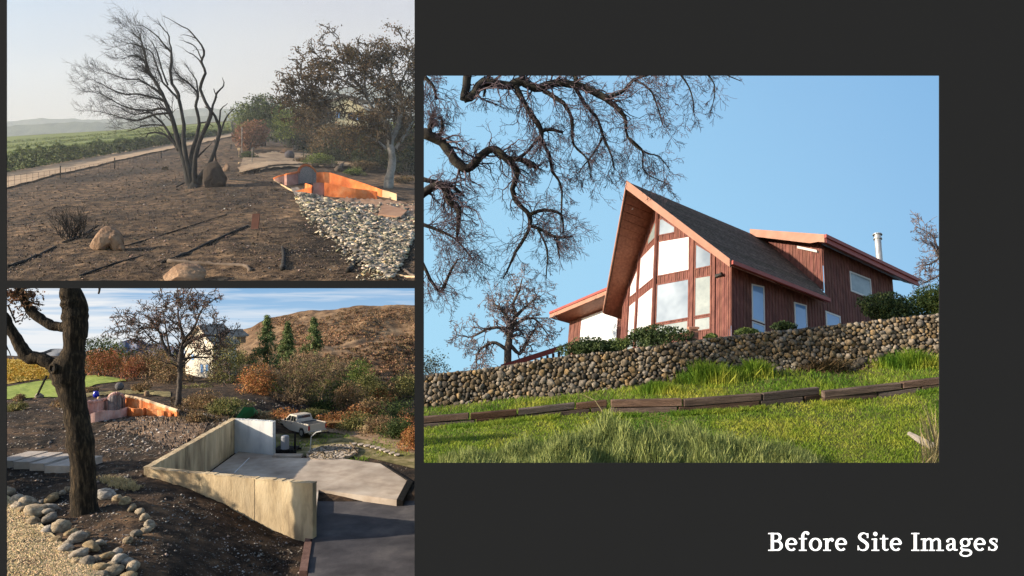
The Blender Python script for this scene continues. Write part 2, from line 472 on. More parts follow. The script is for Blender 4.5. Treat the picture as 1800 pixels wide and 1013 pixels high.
GL = {
 'B': (26, [('r', 4.2, 0, 10.4, H), ('r', 0, 0, 12, 2), ('r', 0, H - 2, 12, H), ('s', [(9, H - 1.3, 2.6), (15, H - 1.3, 2.8)] + arc(14.5, 24, 6.5, 6.3, 75, -75, 6.2, 2.6) + [(9, 16.7, 2.6)]),
      ('s', [(9, 16.7, 2.6)] + arc(15, 9, 8, 7.7, 78, -80, 6.4, 2.6) + [(9, 1.3, 2.6)])]),
 'e': (21.5, g_e(21.5)),
 'f': (18, [('r', 3.6, 0, 9.6, 25), ('r', 0, 0, 13.5, 2), ('r', 0, 20.2, 14, 22.5), ('s', [(6.6, 22, 6), (6.8, 27, 6), (8.2, 30.5, 5), (11.2, 32.6, 4), (14.2, 32.4, 4), (16, 31, 5.2)]), ('c', 15.4, 30.6, 2.7)]),
 'o': (23.5, [('s', arc(11.7, XH / 2, 8.7, XH / 2 - 1.1, 0, 360, 6.2, 2.8, 30))]),
 'r': (18.5, [('r', 3.6, 0, 9.6, XH - 1), ('r', 0, 0, 13.5, 2), ('r', .3, XH - 3.2, 9.6, XH - 1), ('s', [(8.5, 15, 3.2), (10.5, 18.6, 3.6), (13.2, 20.6, 4.4), (16, 20.4, 5)]), ('c', 15.8, 19.2, 2.9)]),
 'S': (21.5, [('s', [(18.6, 26, 2.4), (16.6, 29, 2.6), (11.5, 31, 2.8), (6, 28.6, 5.2), (4.3, 24.2, 6.2), (6.6, 20.2, 6.2), (12, 16.6, 6.6), (17, 12.4, 6.4), (18, 7.8, 6.2), (15.6, 2.8, 4.6), (10, .9, 2.8), (4.6, 2.6, 2.6), (2.0, 7, 2.4)]), ('r', 17.3, 22.6, 19.6, 30.6), ('r', .6, 1, 2.9, 9.4)]),
 'i': (13.5, [('r', 3.8, 0, 9.8, XH - 1), ('r', 0, 0, 13.5, 2), ('r', .3, XH - 3.2, 9.8, XH - 1), ('c', 6.7, 29.6, 3.6)]),
 't': (15.5, [('s', [(6.6, 28, 2.6), (6.8, 22, 5.8), (6.8, 12, 6), (6.9, 5, 5.8), (9, 1.7, 3.6), (12.4, 1.4, 2.8), (15, 3, 2)]), ('r', 0, 20.2, 14.6, 22.5)]),
 'I': (14, [('r', 3.9, 0, 10.1, H), ('r', 0, 0, 14, 2), ('r', 0, H - 2, 14, H)]),
 'm': (40.5, [('r', 3.6, 0, 9.4, XH - 1), ('r', 0, 0, 12.8, 2), ('r', .3, XH - 3.2, 9.4, XH - 1), ('s', [(8.6, 17, 2.6), (12, 20.2, 3.4), (15.6, 20.8, 4), (18.4, 18.8, 5.4), (19.2, 15, 5.8), (19.2, 1, 5.8)]), ('r', 14.4, 0, 25, 2),
      ('s', [(21.4, 17, 2.6), (25, 20.2, 3.4), (28.8, 20.8, 4), (31.8, 18.8, 5.4), (32.8, 15, 5.8), (32.8, 1, 5.8)]), ('r', 27.6, 0, 40.5, 2), ]),
 'a': (22, [('s', [(3.2, 17.4, 4), (6, 20.2, 3.2), (10.4, 21.2, 3), (14, 19.4, 5), (15, 15.4, 5.8), (15, 4.6, 5.8), (17, 1.8, 3.6), (21.5, 1.6, 2.2)]), ('s', [(15, 12.6, 2.4), (9, 11.6, 2.8), (4.6, 9, 5), (3.6, 5.4, 5.6), (5.6, 2, 4.2), (9.4, 1.6, 3), (14.6, 5, 2.6)]), ('c', 4, 17.2, 2.5)]),
 'g': (25, [('s', arc(10.8, 14.6, 7, 6.4, 0, 360, 5.4, 2.6, 24)), ('s', [(15.6, 18.8, 2.4), (19.4, 20.6, 3), (23.6, 20.8, 3.4)]), ('s', [(6.6, 9, 2.4), (3.8, 5.6, 3.4), (5, 2.9, 4.2), (10, 1.6, 4.4), (17, 1, 4.6), (20.8, -2.2, 5), (19.4, -6.6, 3.6), (12.8, -9.2, 2.8), (5.8, -8.2, 3.2), (2.6, -5, 4.4), (4.6, -1.2, 3), (7.4, .8, 2.6)])]),
 's': (18.5, [('s', [(15.2, 17.6, 2.2), (13.4, 20.2, 2.6), (9.6, 21.2, 2.8), (5.6, 19.6, 4.4), (4.6, 16.6, 5.2), (7.6, 13.4, 5.4), (12.6, 10.4, 5.4), (14.6, 6.4, 5.4), (12.4, 2.4, 4), (8, 1.1, 2.8), (4, 2.4, 2.4), (2.2, 5.2, 2.2)]), ('r', 14.2, 15.2, 16.4, 21), ('r', .8, 1, 3, 7)]),
}
WORDS = [('B', 1350.5), ('e', 1380.5), ('f', 1404.5), ('o', 1421.8), ('r', 1447), ('e', 1468), ('S', 1506.8), ('i', 1532), ('t', 1546.8), ('e', 1564.3), ('I', 1602), ('m', 1618.5), ('a', 1662), ('g', 1686), ('e', 1711.8), ('s', 1736.8)]
def lettering():
    k = DW / F; base = P(1350, 980, DW - .004)
    root = empty('lettering', base, 'white bold serif lettering reading Before Site Images low on the dark wall', 'lettering')
    for ch, x0 in WORDS:
        mb = MB(); o0 = P(x0, 968.5, DW - .006); cnt = 0
        for it in GL[ch][1]:
            lay = np.array([0, -.0006 * cnt, 0]); cnt += 1; back = np.array([0, .005, 0])
            Q = lambda x, y: o0 + lay + np.array([x * k, 0, y * k])
            if it[0] == 'r':
                _, a, b, c, d_ = it; ins = .45 if (c - a < 7 and d_ - b > 8) else 0; a += ins; c -= ins; d_ -= .25 * (d_ - b < 3); mb.prism([Q(a, b), Q(c, b), Q(c, d_), Q(a, d_)], back)
            elif it[0] == 'c':
                mb.prism([Q(it[1] + it[3] * math.cos(t * math.pi / 8), it[2] + it[3] * math.sin(t * math.pi / 8)) for t in range(16)], back)
            else:
                s_ = np.array(it[1], float)
                if len(s_) < 15:                              # smooth the hand-set strokes
                    o_ = [s_[0]]
                    for i in range(len(s_) - 1):
                        p0, p1, p2, p3 = s_[max(0, i - 1)], s_[i], s_[i + 1], s_[min(len(s_) - 1, i + 2)]
                        for q_ in range(1, 5):
                            t = q_ / 4; o_.append(.5 * (2 * p1 + (p2 - p0) * t + (2 * p0 - 5 * p1 + 4 * p2 - p3) * t * t + (-p0 + 3 * p1 - 3 * p2 + p3) * t ** 3))
                    s_ = np.array(o_)
                t = np.gradient(s_[:, :2], axis=0); t /= np.linalg.norm(t, axis=1)[:, None] + 1e-9
                nn = np.stack([-t[:, 1], t[:, 0]], 1) * s_[:, 2:3] * .4
                L_, R_ = s_[:, :2] + nn, s_[:, :2] - nn; v = []
                for i in range(len(s_)): v += [Q(*L_[i]), Q(*R_[i]), Q(*L_[i]) + back, Q(*R_[i]) + back]
                fs = []
                for i in range(len(s_) - 1):
                    a = 4 * i; fs += [(a, a + 1, a + 5, a + 4), (a + 2, a + 6, a + 7, a + 3), (a, a + 4, a + 6, a + 2), (a + 1, a + 3, a + 7, a + 5)]
                mb.add(v, fs)
        mb.build('letter', m_let, root)
lettering()
# ================================================================== SCENE THREE: the redwood house above the stone wall
R3 = np.random.default_rng(3)
def f_sky3(n, l, g):
    sp = n.new('ShaderNodeSeparateXYZ'); l.new(g, sp.inputs[0])
    m1 = n.new('ShaderNodeMath'); m1.operation = 'MULTIPLY_ADD'; m1.inputs[1].default_value = .55; l.new(sp.outputs[0], m1.inputs[0])
    m2 = n.new('ShaderNodeMath'); m2.operation = 'MULTIPLY'; m2.inputs[1].default_value = .5; l.new(sp.outputs[2], m2.inputs[0]); l.new(m2.outputs[0], m1.inputs[2])
    return rampn(n, l, m1.outputs[0], [(.1, (172, 222, 248)), (.4, (160, 210, 244)), (.6, (146, 194, 235)), (.9, (120, 172, 224))])
skypanel('sky', 737, 2200, -150, 900, 150, emis('clear_blue_sky', f_sky3))

m_side = mat('redwood_siding', [(.085, .032, .026), (.14, .054, .042), (.2, .084, .062)], scale=1.2, stretch=(3, 3, .5), rough=.75, island=.1, bump=.2, bscale=14)
m_trim = mat('salmon_trim_paint', [(.31, .15, .1), (.38, .2, .14)], scale=1.4, rough=.6, bump=.1, bscale=9)
m_fred = mat('red_gutter_paint', [(.24, .05, .04), (.33, .085, .07)], scale=1.1, rough=.5)
m_soff = mat('stained_soffit_board', [(.16, .055, .03), (.3, .12, .065)], scale=1.2, stretch=(4, .6, 4), rough=.6, island=.25)
m_roof = mat('weathered_roof_shingle', [(.065, .046, .035), (.115, .083, .064), (.18, .135, .105)], scale=3.5, rough=.95, bump=.4, bscale=9, island=.2)
m_white = flat('white_glare_and_shed_white', (.62, .66, .68), .1, 0, .8)  # window glare painted as a white base colour; also plain white for the sheds
m_sheer = mat('net_curtain_behind_glass', [(.13, .165, .175), (.27, .31, .3)], scale=.8, rough=.15, spec=.6)
m_gblue = mat('painted_sky_reflection_glass', [(.1, .14, .19), (.3, .36, .42)], scale=.35, detail=3, rough=.06, spec=1.)  # grey blue of the reflected sky painted into the pane colour
m_gdeep = mat('painted_blue_reflection_glass', [(.12, .24, .45), (.2, .36, .6)], scale=.3, detail=2, rough=.06, spec=1.)  # blue sky reflection painted into the pane colour
m_wfr = flat('pale_window_frame', (.5, .48, .45), .4)
m_steel = mat('flue_steel', [(.3, .3, .3), (.5, .5, .48)], scale=2, rough=.35, metal=.6)

HV = np.array([(1285 - 900) / F, 1, -(480 - 506.5) / F]); HV /= np.linalg.norm(HV)
hE = np.array([0, 0, 1.]) - HV[2] * HV; hE /= np.linalg.norm(hE)
_p, _y = math.radians(23), math.radians(44)
hU = math.cos(_p) * hE + math.sin(_p) * HV; hN = math.cos(_p) * HV - math.sin(_p) * hE; hR = np.cross(hN, hU)
hA = -math.cos(_y) * hR + math.sin(_y) * hN; hB = math.sin(_y) * hR + math.cos(_y) * hN
hO = P(1285, 458, 45)
def hl(a, b, c): return hO + hA * a + hB * b + hU * c
def hhit(px, py, plane, val):                # house coordinates of pixel on plane a=val or b=val
    n_ = hA if plane == 'a' else hB; o_ = hO + n_ * val; r = P(px, py, 1.); X = r * (o_ @ n_) / (r @ n_) - hO
    return float(X @ hA), float(X @ hB), float(X @ hU)

house = empty('house', hl(6.6, 6, -5.2), 'tall redwood A frame house with prow glass gable standing above the stone wall', 'house')
HR, BF = 7.26, -3.46
def roofh(a): return HR * (a / 6.635 if a < 6.635 else (13.27 - a) / 6.635)
def bfront(a): return BF * (a / 6.635 if a < 6.635 else (13.27 - a) / 6.635)
# roof slabs with shingle courses
def hroof():
    for sgn in (0, 1):
        ea = 0 if sgn == 0 else 13.27
        mb = MB(); bend = 9.35 if sgn == 0 else 12
        q = [hl(ea, 0, 0), hl(6.635, BF, HR), hl(6.635, 12.5, HR), hl(ea, bend, 0)]
        mb.prism(q, -hU * .3)
        nc = 26                                # proud shingle courses
        for i in range(nc):
            t0, t1 = i / nc, (i + 1.12) / nc; t1 = min(1, t1)
            A0 = ea + (6.635 - ea) * t0; A1 = ea + (6.635 - ea) * t1
            b0 = bend + (12.5 - bend) * t0; b1 = bend + (12.5 - bend) * t1
            mb.add([hl(A0, bfront(A0) - .03, roofh(A0) + .07), hl(A1, bfront(A1) - .03, roofh(A1) + .02), hl(A1, b1, roofh(A1) + .02), hl(A0, b0, roofh(A0) + .07), hl(A0, bfront(A0) - .03, roofh(A0) + .005), hl(A0, b0, roofh(A0) + .005)], [(0, 1, 2, 3), (4, 0, 3, 5)])
        mb.build('roof', m_roof, house)
        mb = MB(); s_ = -hB * .1; dp = .72 if sgn == 0 else .5
        mb.prism([hl(ea, -.02, .08), hl(6.635, BF - .02, HR + .1), hl(6.635, BF - .02, HR + .1 - dp), hl(ea, -.02, .08 - dp * .8)], s_)
        mb.build('fascia', m_trim, house)
        mb = MB(); sg = -1 if sgn == 0 else 1
        mb.prism([hl(ea, 0.02, -.02), hl(ea + sg * .16, 0.02, -.02), hl(ea + sg * .16, .02, -.28), hl(ea, 0.02, -.3)], hB * (bend - .1))
        mb.build('gutter', m_fred, house)
        # soffit boards under the overhang, running along the roof
        sf = MB(); sf.prism([hl(ea + sg * -.1, .2, -.33), hl(6.635, BF + .1, HR - .31), hl(6.635, 4, HR - .31), hl(ea + sg * -.1, 4 if sgn else 9.2, -.33)], -hU * .02)
        so = sf.build('soffit', m_soff, house)
        nb = 17; pl = None
        for i in range(nb):
            A0 = ea + (6.635 - ea) * (i + .04) / nb; A1 = ea + (6.635 - ea) * (i + .96) / nb
            mb = MB(); mb.prism([hl(A0, bfront(A0) + .06, roofh(A0) - .36), hl(A1, bfront(A1) + .06, roofh(A1) - .36), hl(A1, 4, roofh(A1) - .36), hl(A0, 4, roofh(A0) - .36)], -hU * .04)
            mb.build('plank', m_soff, so)
hroof()
def boards(mb, f, s0, s1, bot, top, out, w=.15):
    """vertical boards from s0 to s1 along line f(s, h), standing proud by out, tops from top(s)"""
    n_ = max(1, int((s1 - s0) / w)); w = (s1 - s0) / n_
    for i in range(n_):
        a, b = s0 + i * w + .012, s0 + (i + 1) * w - .012
        bt = bot(.5 * (a + b)) if callable(bot) else bot
        mb.prism([f(a, bt), f(b, bt), f(b, top(b)), f(a, top(a))], out * (1 + .5 * (i % 2)))
def hwindow(f, poly, out, m_pane, fr=.09, m_fr=m_side, label=None):
    """window from polygon in (s, h); frame strips proud of the wall, pane inside"""
    c = np.mean(poly, axis=0); mb = MB(); k = len(poly)
    inn = []
    for i in range(k):
        p0, p1, p2 = np.array(poly[i - 1], float), np.array(poly[i], float), np.array(poly[(i + 1) % k], float)
        u, v = unit(p0 - p1), unit(p2 - p1); b = unit(u + v); s_ = fr / max(.25, abs(u[0] * b[1] - u[1] * b[0])); inn.append(p1 + b * s_)
    for i in range(k):
        j = (i + 1) % k; mb.prism([f(*poly[i]), f(*poly[j]), f(*inn[j]), f(*inn[i])], out * 2.2)
    o = mb.build('window', m_fr, house, label=label); fixnormals(o)
    mb = MB(); mb.prism([f(*q) for q in inn], out * 1.7); o2 = mb.build('pane', m_pane, o); fixnormals(o2)
apx = (6.635, -.5)
dl = math.hypot(apx[0] - 1, apx[1] - 1.04); dR = ((apx[0] - 1) / dl, (apx[1] - 1.04) / dl)
fR = lambda s, h: hl(1 + dR[0] * s, 1.04 + dR[1] * s, h)
fL = lambda s, h: hl(12.27 - dR[0] * s, 1.04 + dR[1] * s, h)
oR = unit(np.cross(fR(1, 0) - fR(0, 0), hU)); oR = oR * (-1 if oR @ hB > 0 else 1) * .035
oL = unit(np.cross(fL(1, 0) - fL(0, 0), hU)); oL = oL * (-1 if oL @ hB > 0 else 1) * .035
topR = lambda s: roofh(1 + dR[0] * s) - .34
mb = MB()
boards(mb, fR, 0, dl, -5.3, topR, oR); o = mb.build('siding', m_side, house, label='red vertical board siding of the right half of the prow'); fixnormals(o)
mb = MB(); boards(mb, fL, 0, dl, -5.3, topR, oL); o = mb.build('siding', m_side, house, label='red vertical board siding of the left half of the prow'); fixnormals(o)
for f_, o_, sun_ in ((fR, oR, 0), (fL, oL, 1)):
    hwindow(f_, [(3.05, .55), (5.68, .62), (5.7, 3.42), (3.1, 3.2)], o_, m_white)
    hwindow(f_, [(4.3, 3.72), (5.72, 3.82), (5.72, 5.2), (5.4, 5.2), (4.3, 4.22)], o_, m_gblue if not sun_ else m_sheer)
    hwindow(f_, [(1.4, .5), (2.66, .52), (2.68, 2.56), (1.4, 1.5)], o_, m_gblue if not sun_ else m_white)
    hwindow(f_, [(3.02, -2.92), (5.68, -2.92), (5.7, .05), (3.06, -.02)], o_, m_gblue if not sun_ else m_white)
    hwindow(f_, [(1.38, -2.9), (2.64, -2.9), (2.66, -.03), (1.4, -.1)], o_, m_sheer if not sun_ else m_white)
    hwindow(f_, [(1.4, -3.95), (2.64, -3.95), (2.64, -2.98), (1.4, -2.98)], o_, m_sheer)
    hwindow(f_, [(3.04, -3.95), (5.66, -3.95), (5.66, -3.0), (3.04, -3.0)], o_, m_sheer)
    mb = MB()                                 # posts between the panes
    for s_ in (1.2, 2.84):
        mb.prism([f_(s_ - .1, -5), f_(s_ + .1, -5), f_(s_ + .1, topR(s_ + .1)), f_(s_ - .1, topR(s_ - .1))], o_ * 3.4)
    o = mb.build('post', m_side, house); fixnormals(o)
mb = MB(); mb.tube([hl(apx[0], apx[1] - .08, -5), hl(apx[0], apx[1] - .08, 5.9)], .14, 6); mb.build('post', m_side, house)
# side wall and its windows (plane a = 1)
fS = lambda s, h: hl(1, s, h)
oS = -hA * .035
ga, gb, gc = hhit(1450, 415, 'a', 0.0)        # corner of the rear wing's roof
_, eb, ec = hhit(1612, 492, 'a', 0.0)
wb = gb + 1.0                                 # wing front wall
topS = lambda s: .68 if s < wb else gc + (ec - gc) * (s - gb) / (eb - gb) - .05
mb = MB(); boards(mb, fS, 1.04, wb, -5.6, topS, oS); boards(mb, fS, wb, eb - 1.6, -6.5, topS, oS)
o = mb.build('siding', m_side, house, label='dark red side wall of vertical boards'); fixnormals(o)
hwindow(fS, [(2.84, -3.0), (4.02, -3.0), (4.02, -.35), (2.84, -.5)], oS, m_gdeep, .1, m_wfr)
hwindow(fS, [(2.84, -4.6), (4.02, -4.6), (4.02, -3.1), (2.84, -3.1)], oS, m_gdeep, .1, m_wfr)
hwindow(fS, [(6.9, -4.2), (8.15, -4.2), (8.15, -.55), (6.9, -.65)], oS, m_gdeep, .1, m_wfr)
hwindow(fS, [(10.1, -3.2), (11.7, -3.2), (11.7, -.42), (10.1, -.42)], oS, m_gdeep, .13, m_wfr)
hwindow(fS, [(13.05, 1.9), (15.5, 1.9), (15.5, 3.58), (13.05, 3.52)], oS, m_sheer, .13, m_wfr)
# rear wing: low pitched roof above the side wall
la, lb, lc = hhit(1320, 405, 'b', gb)
slope = (lc - gc) / (la - 0)
def wr(a, b): return gc + slope * a + (ec - gc) * (b - gb) / (eb - gb)
mb = MB(); mb.prism([hl(0, gb, gc), hl(la, gb, lc), hl(la, eb, wr(la, eb)), hl(0, eb, ec)], -hU * .28); o = mb.build('roof', m_roof, house, label='low dark roof of the rear wing'); fixnormals(o)
mb = MB(); mb.prism([hl(-.03, gb - .02, gc + .08), hl(la, gb - .02, lc + .08), hl(la, gb - .02, lc - .55), hl(1.2, gb - .02, gc + slope - .62), hl(0.5, gb - .02, gc + slope - .75), hl(-.03, gb - .02, gc - .55)], -hB * .1); o = mb.build('fascia', m_trim, house); fixnormals(o)
mb = MB(); mb.prism([hl(-.02, gb - .1, gc + .06), hl(-.2, gb - .1, gc + .06), hl(-.2, gb - .1, gc - .2), hl(-.02, gb - .1, gc - .2)], hl(0, eb, ec) - hl(0, gb, gc)); o = mb.build('gutter', m_fred, house); fixnormals(o)
mb = MB(); mb.prism([hl(-.01, gb, gc - .2), hl(-.09, gb, gc - .2), hl(-.09, gb, gc - .55), hl(-.01, gb, gc - .55)], hl(0, eb, ec) - hl(0, gb, gc)); o = mb.build('fascia', m_fred, house); fixnormals(o)
mb = MB(); mb.prism([hl(0, gb + .05, gc - .45), hl(1.02, gb + .05, gc + slope - .35), hl(1.02, eb - .05, wr(1.02, eb) - .35), hl(0, eb - .05, ec - .45)], -hU * .03); o = mb.build('soffit', m_soff, house); fixnormals(o)
mb = MB(); mb.prism([hl(1, eb - 1.62, -6.5), hl(7, eb - 1.62, -6.5), hl(7, eb - 1.62, 6), hl(1, eb - 1.62, ec - .35)], -hB * .05); o = mb.build('wall', m_side, house); fixnormals(o)
fW = lambda s, h: hl(s, wb, h)
mb = MB(); boards(mb, fW, 1.04, la, lambda s: roofh(min(s, 6.6)) - .1, lambda s: gc + slope * s - .3, -hB * .035); o = mb.build('siding', m_side, house, label='dark red boards of the rear wing above the main roof'); fixnormals(o)
mb = MB(); mb.prism([hl(1.3, wb - .25, gc - 1.05 + slope), hl(3.0, wb - .25, gc + slope * 3 - 1.0), hl(3.0, wb - .25, gc + slope * 3 - .8), hl(1.3, wb - .25, gc - .85 + slope)], hB * .2); o = mb.build('bracket', m_wfr, house); fixnormals(o)
# chimney flue
cx_ = hhit(1546, 458, 'a', 5.0); ct_ = hhit(1546, 414, 'a', 5.0)
mb = MB(); mb.tube([hl(5, cx_[1], cx_[2] - 2.5), hl(5, cx_[1], ct_[2] - .45)], .27, 14); ch = mb.build('chimney', m_steel, house, smooth=False)
mb = MB(); mb.tube([hl(5, cx_[1], ct_[2] - .5), hl(5, cx_[1], ct_[2] - .38)], .36, 14); mb.tube([hl(5, cx_[1], ct_[2] - .38), hl(5, cx_[1], ct_[2] - .08)], .28, 14); mb.tube([hl(5, cx_[1], ct_[2] - .08), hl(5, cx_[1], ct_[2])], .4, 14); mb.build('chimney_cap', m_steel, ch)
# left wing
w0 = hhit(968, 546, 'b', 2.0); w1_ = hhit(1062, 512, 'b', 2.0); wa0, wa1, wc = w0[0], 12.6, (w0[2] + w1_[2]) / 2
mb = MB(); mb.prism([hl(wa0, 2, wc), hl(wa1, 2, wc), hl(wa1, 2, wc - .22), hl(wa0, 2, wc - .22)], -hB * .14); o = mb.build('gutter', m_fred, house); fixnormals(o)
mb = MB(); mb.prism([hl(wa0, 2.0, wc - .2), hl(wa1, 2.0, wc - .2), hl(wa1, 2.0, wc - .6), hl(wa0, 2.0, wc - .6)], -hB * .05); o = mb.build('fascia', m_trim, house); fixnormals(o)
mb = MB(); mb.prism([hl(wa0, 2.01, wc), hl(wa1, 2.01, wc), hl(wa1, 8, wc + .8), hl(wa0, 8, wc + .8)], -hU * .5); o = mb.build('roof', m_roof, house, label='low roof of the left wing'); fixnormals(o)
mb = MB(); mb.prism([hl(wa0 - .05, 2.05, wc - .58), hl(wa1, 2.05, wc - .58), hl(wa1, 5, wc - .52), hl(wa0 - .05, 5, wc - .52)], -hU * .04); o = mb.build('soffit', m_soff, house); fixnormals(o)
wl = hhit(1001, 575, 'b', 4.0)
fK = lambda s, h: hl(s, 4.0, h)
mb = MB(); boards(mb, fK, 12.0, wl[0], -4.5, lambda s: wc - .5, -hB * .035, .3); o = mb.build('siding', m_side, house, label='red boards of the left wing'); fixnormals(o)
k0 = hhit(1022, 560, 'b', 4.0); k1 = hhit(1086, 590, 'b', 4.0)
hwindow(fK, [(k1[0], -2.6), (k0[0], -2.6), (k0[0], wc - .62), (k1[0], wc - .62)], -hB * .035, m_white, .1, m_side, label='left wing window with white glare painted on its pane')
# floodlight under the peak and lamp at the corner
lp = hl(9.2, -2.2, roofh(9.2) - .55)
q0 = hhit(1112, 366, 'a', 7.6); mb = MB(); c_ = hl(*q0)
mb.tube([c_ + hU * .28, c_ + hU * .1, c_ - hB * .1, c_ - hU * .12], [.05, .09, .13, .1], 8); mb.build('floodlight', m_wfr, house)
c_ = fR(.75, -.3) + oR * 5; mb = MB(); mb.tube([c_ - oR * 4, c_], .05, 6); mb.tube([c_ + hA * -.25, c_ + hA * .0, c_ + hA * .28], [.13, .1, .14], 8); mb.build('porch_light', flat('black_lamp_metal', (.02, .02, .02)), house)

# ---- retaining wall of field stones
WT = [(700, 665), (745, 661), (850, 650), (985, 628), (1100, 616), (1200, 602), (1300, 590), (1440, 575), (1550, 563), (1680, 549)]
WBt = [(700, 722), (745, 716), (850, 705), (960, 696), (1100, 680), (1200, 664), (1300, 655), (1400, 650), (1500, 650), (1580, 637), (1680, 618)]
DWL = lambda px: np.interp(px, [737, 1680], [40.5, 38.5])
def wpt(px, t, out=0.):                       # t 0 top .. 1 bottom; batter leans back
    d = DWL(px); T = P(px, interp(px, WT), d + .25); B = P(px, interp(px, WBt), d - .15)
    return T * (1 - t) + B * t + np.array([-.05, -1, 0]) * out
m_mort = mat('dark_wall_joint', [(.035, .028, .02), (.09, .072, .052)], scale=3, rough=1)
m_stone = mat('field_stone', [(.07, .054, .037), (.155, .122, .084), (.25, .205, .148)], scale=1.3, rough=.95, bump=.35, bscale=7, cols2=[(.75, .8, .85), (1.1, 1, .85)], scale2=.9)
def objvar(m, amt):                           # value variation per object and per island
    n = m.node_tree.nodes; l = m.node_tree.links; b = n['Principled BSDF']; src = b.inputs['Base Color'].links[0].from_socket
    oi = n.new('ShaderNodeObjectInfo'); g = n.new('ShaderNodeNewGeometry'); ad = n.new('ShaderNodeMath'); ad.operation = 'ADD'
    fr = n.new('ShaderNodeMath'); fr.operation = 'FRACT'; l.new(oi.outputs['Random'], ad.inputs[0]); l.new(g.outputs['Random Per Island'], ad.inputs[1]); l.new(ad.outputs[0], fr.inputs[0])
    mr = n.new('ShaderNodeMapRange'); mr.inputs['To Min'].default_value = 1 - amt; mr.inputs['To Max'].default_value = 1 + amt; l.new(fr.outputs[0], mr.inputs[0])
    hs = n.new('ShaderNodeHueSaturation'); l.new(src, hs.inputs['Color']); l.new(mr.outputs[0], hs.inputs['Value'])
    m3 = n.new('ShaderNodeMath'); m3.operation = 'MULTIPLY_ADD'; m3.inputs[1].default_value = 5.3; m3.inputs[2].default_value = 0; l.new(fr.outputs[0], m3.inputs[0])
    f2 = n.new('ShaderNodeMath'); f2.operation = 'FRACT'; l.new(m3.outputs[0], f2.inputs[0])
    m4 = n.new('ShaderNodeMapRange'); m4.inputs['To Min'].default_value = .5; m4.inputs['To Max'].default_value = 1.25; l.new(f2.outputs[0], m4.inputs[0]); l.new(m4.outputs[0], hs.inputs['Saturation'])
    l.new(hs.outputs[0], b.inputs['Base Color'])
objvar(m_stone, .6)
swall = empty('stone_wall', wpt(1190, 1), 'long retaining wall of brown and grey rounded field stones below the house', 'wall')
mb = MB(); xs = np.linspace(738, 1672, 60)
for i in range(59):
    a, b = xs[i], xs[i + 1]; bk = np.array([0, .9, 0])
    q = [wpt(a, 1.12, -.06), wpt(b, 1.12, -.06), wpt(b, .03, -.06), wpt(a, .03, -.06)]
    mb.prism(q, bk)
mb.build('core', m_mort, swall)
SM = [rockmesh('stone', R3, m_stone, 1, .3) for _ in range(9)]
def pack(x0, x1, fy0, fy1, radii, rng, tight=.86, tries=None):
    pts = np.zeros((0, 3)); G = {}
    cell = 16
    for r, nt_ in radii:
        X = x0 + (x1 - x0) * rng.random(nt_); Tt = rng.random(nt_)
        for x, t in zip(X, Tt):
            ya, yb = fy0(x), fy1(x); y = ya + r * .7 + t * (yb - ya - r * .9); rr = r * (.88 + .24 * rng.random()); ci, cj = int(x // cell), int(y // cell); bad = False
            for i in (-1, 0, 1):
                for j in (-1, 0, 1):
                    for (u, v, w) in G.get((ci + i, cj + j), ()):
                        if (u - x) ** 2 + (v - y) ** 2 < (tight * (w + rr)) ** 2: bad = True; break
                    if bad: break
                if bad: break
            if not bad: G.setdefault((ci, cj), []).append((x, y, rr))
    return [p for c in G.values() for p in c]
stones = pack(740, 1670, lambda x: interp(x, WT) - 2, lambda x: interp(x, WBt) + 3, [(7.2, 60), (6.0, 420), (5.0, 3000), (4.0, 10000), (3.0, 20000), (2.2, 20000)], R3, .78)
stones.sort(key=lambda s: -s[2] if 745 < s[0] < 1651 else 0)
rest = MB()
def me_arr(me): 
    v = np.empty(len(me.vertices) * 3); me.vertices.foreach_get('co', v); return v.reshape(-1, 3), [tuple(p.vertices) for p in me.polygons]
SA = [me_arr(m) for m in SM]
for i, (x, y, r) in enumerate(stones):
    t = (y - interp(x, WT)) / (interp(x, WBt) - interp(x, WT)); k = DWL(x) / F
    ex, ez = 1.05 + .4 * R3.random(), .95 + .3 * R3.random()
    c = wpt(x, t, .02 + .05 * R3.random()); sc = np.array([r * k * ex, max(.12, r * k * .75), r * k * ez])
    if i < 300:
        rock('stone', SM[i % 9], c, sc, R3, parent=swall, rz=R3.normal() * .5, tilt=.5)
    else:
        v, f_ = SA[i % 9]; th = R3.random() * 6.28; v2 = v.copy(); v2[:, 0] = v[:, 0] * math.cos(th) - v[:, 2] * math.sin(th); v2[:, 2] = v[:, 0] * math.sin(th) + v[:, 2] * math.cos(th)
        rest.add(v2 * sc + c, f_)
rest.build('small_stones', m_stone, swall, True, kind='stuff')

# ---- grass slope
def G3(px, py):
    yb = interp(px, WBt); t = (814 - py) / (814 - yb)
    d = 1 / ((1 - t) / 28 + t / (DWL(px) - .1)); p = PA(px, py, d)
    return p
def g3b(px, py):
    p = G3(px, py); b = fbm(p * np.array([.35, .35, 0]) + 3, 3) * .25 + fbm(p * np.array([1.6, 1.6, 0]), 3) * .1
    return p + np.stack([0 * b, 0 * b, b], -1)
m_gsoil = mat('turf_soil', [(.03, .04, .012), (.09, .1, .03), (.17, .17, .05)], scale=.8, rough=1, bump=.3, bscale=6, cols2=[(.7, .7, .6), (1.2, 1.15, 1)], scale2=.15)
xs = np.linspace(738, 1700, 160); ts = np.linspace(0, 1.25, 50)
def f3(X, T):
    yb = interp(X, WBt); return g3b(X, yb - 4 + T * (816 - yb))
sheet('grass_slope', xs, ts, f3, m_gsoil)
m_grass = mat('spring_grass_blade', [(.1, .19, .025), (.2, .29, .04), (.34, .36, .08)], scale=.5, rough=.7, island=.3, trans=.35, cols2=[(.5, .72, .5), (1.3, 1.15, .85)], scale2=.35)  # darker patches in the colour stand in for shade streaks on the slope
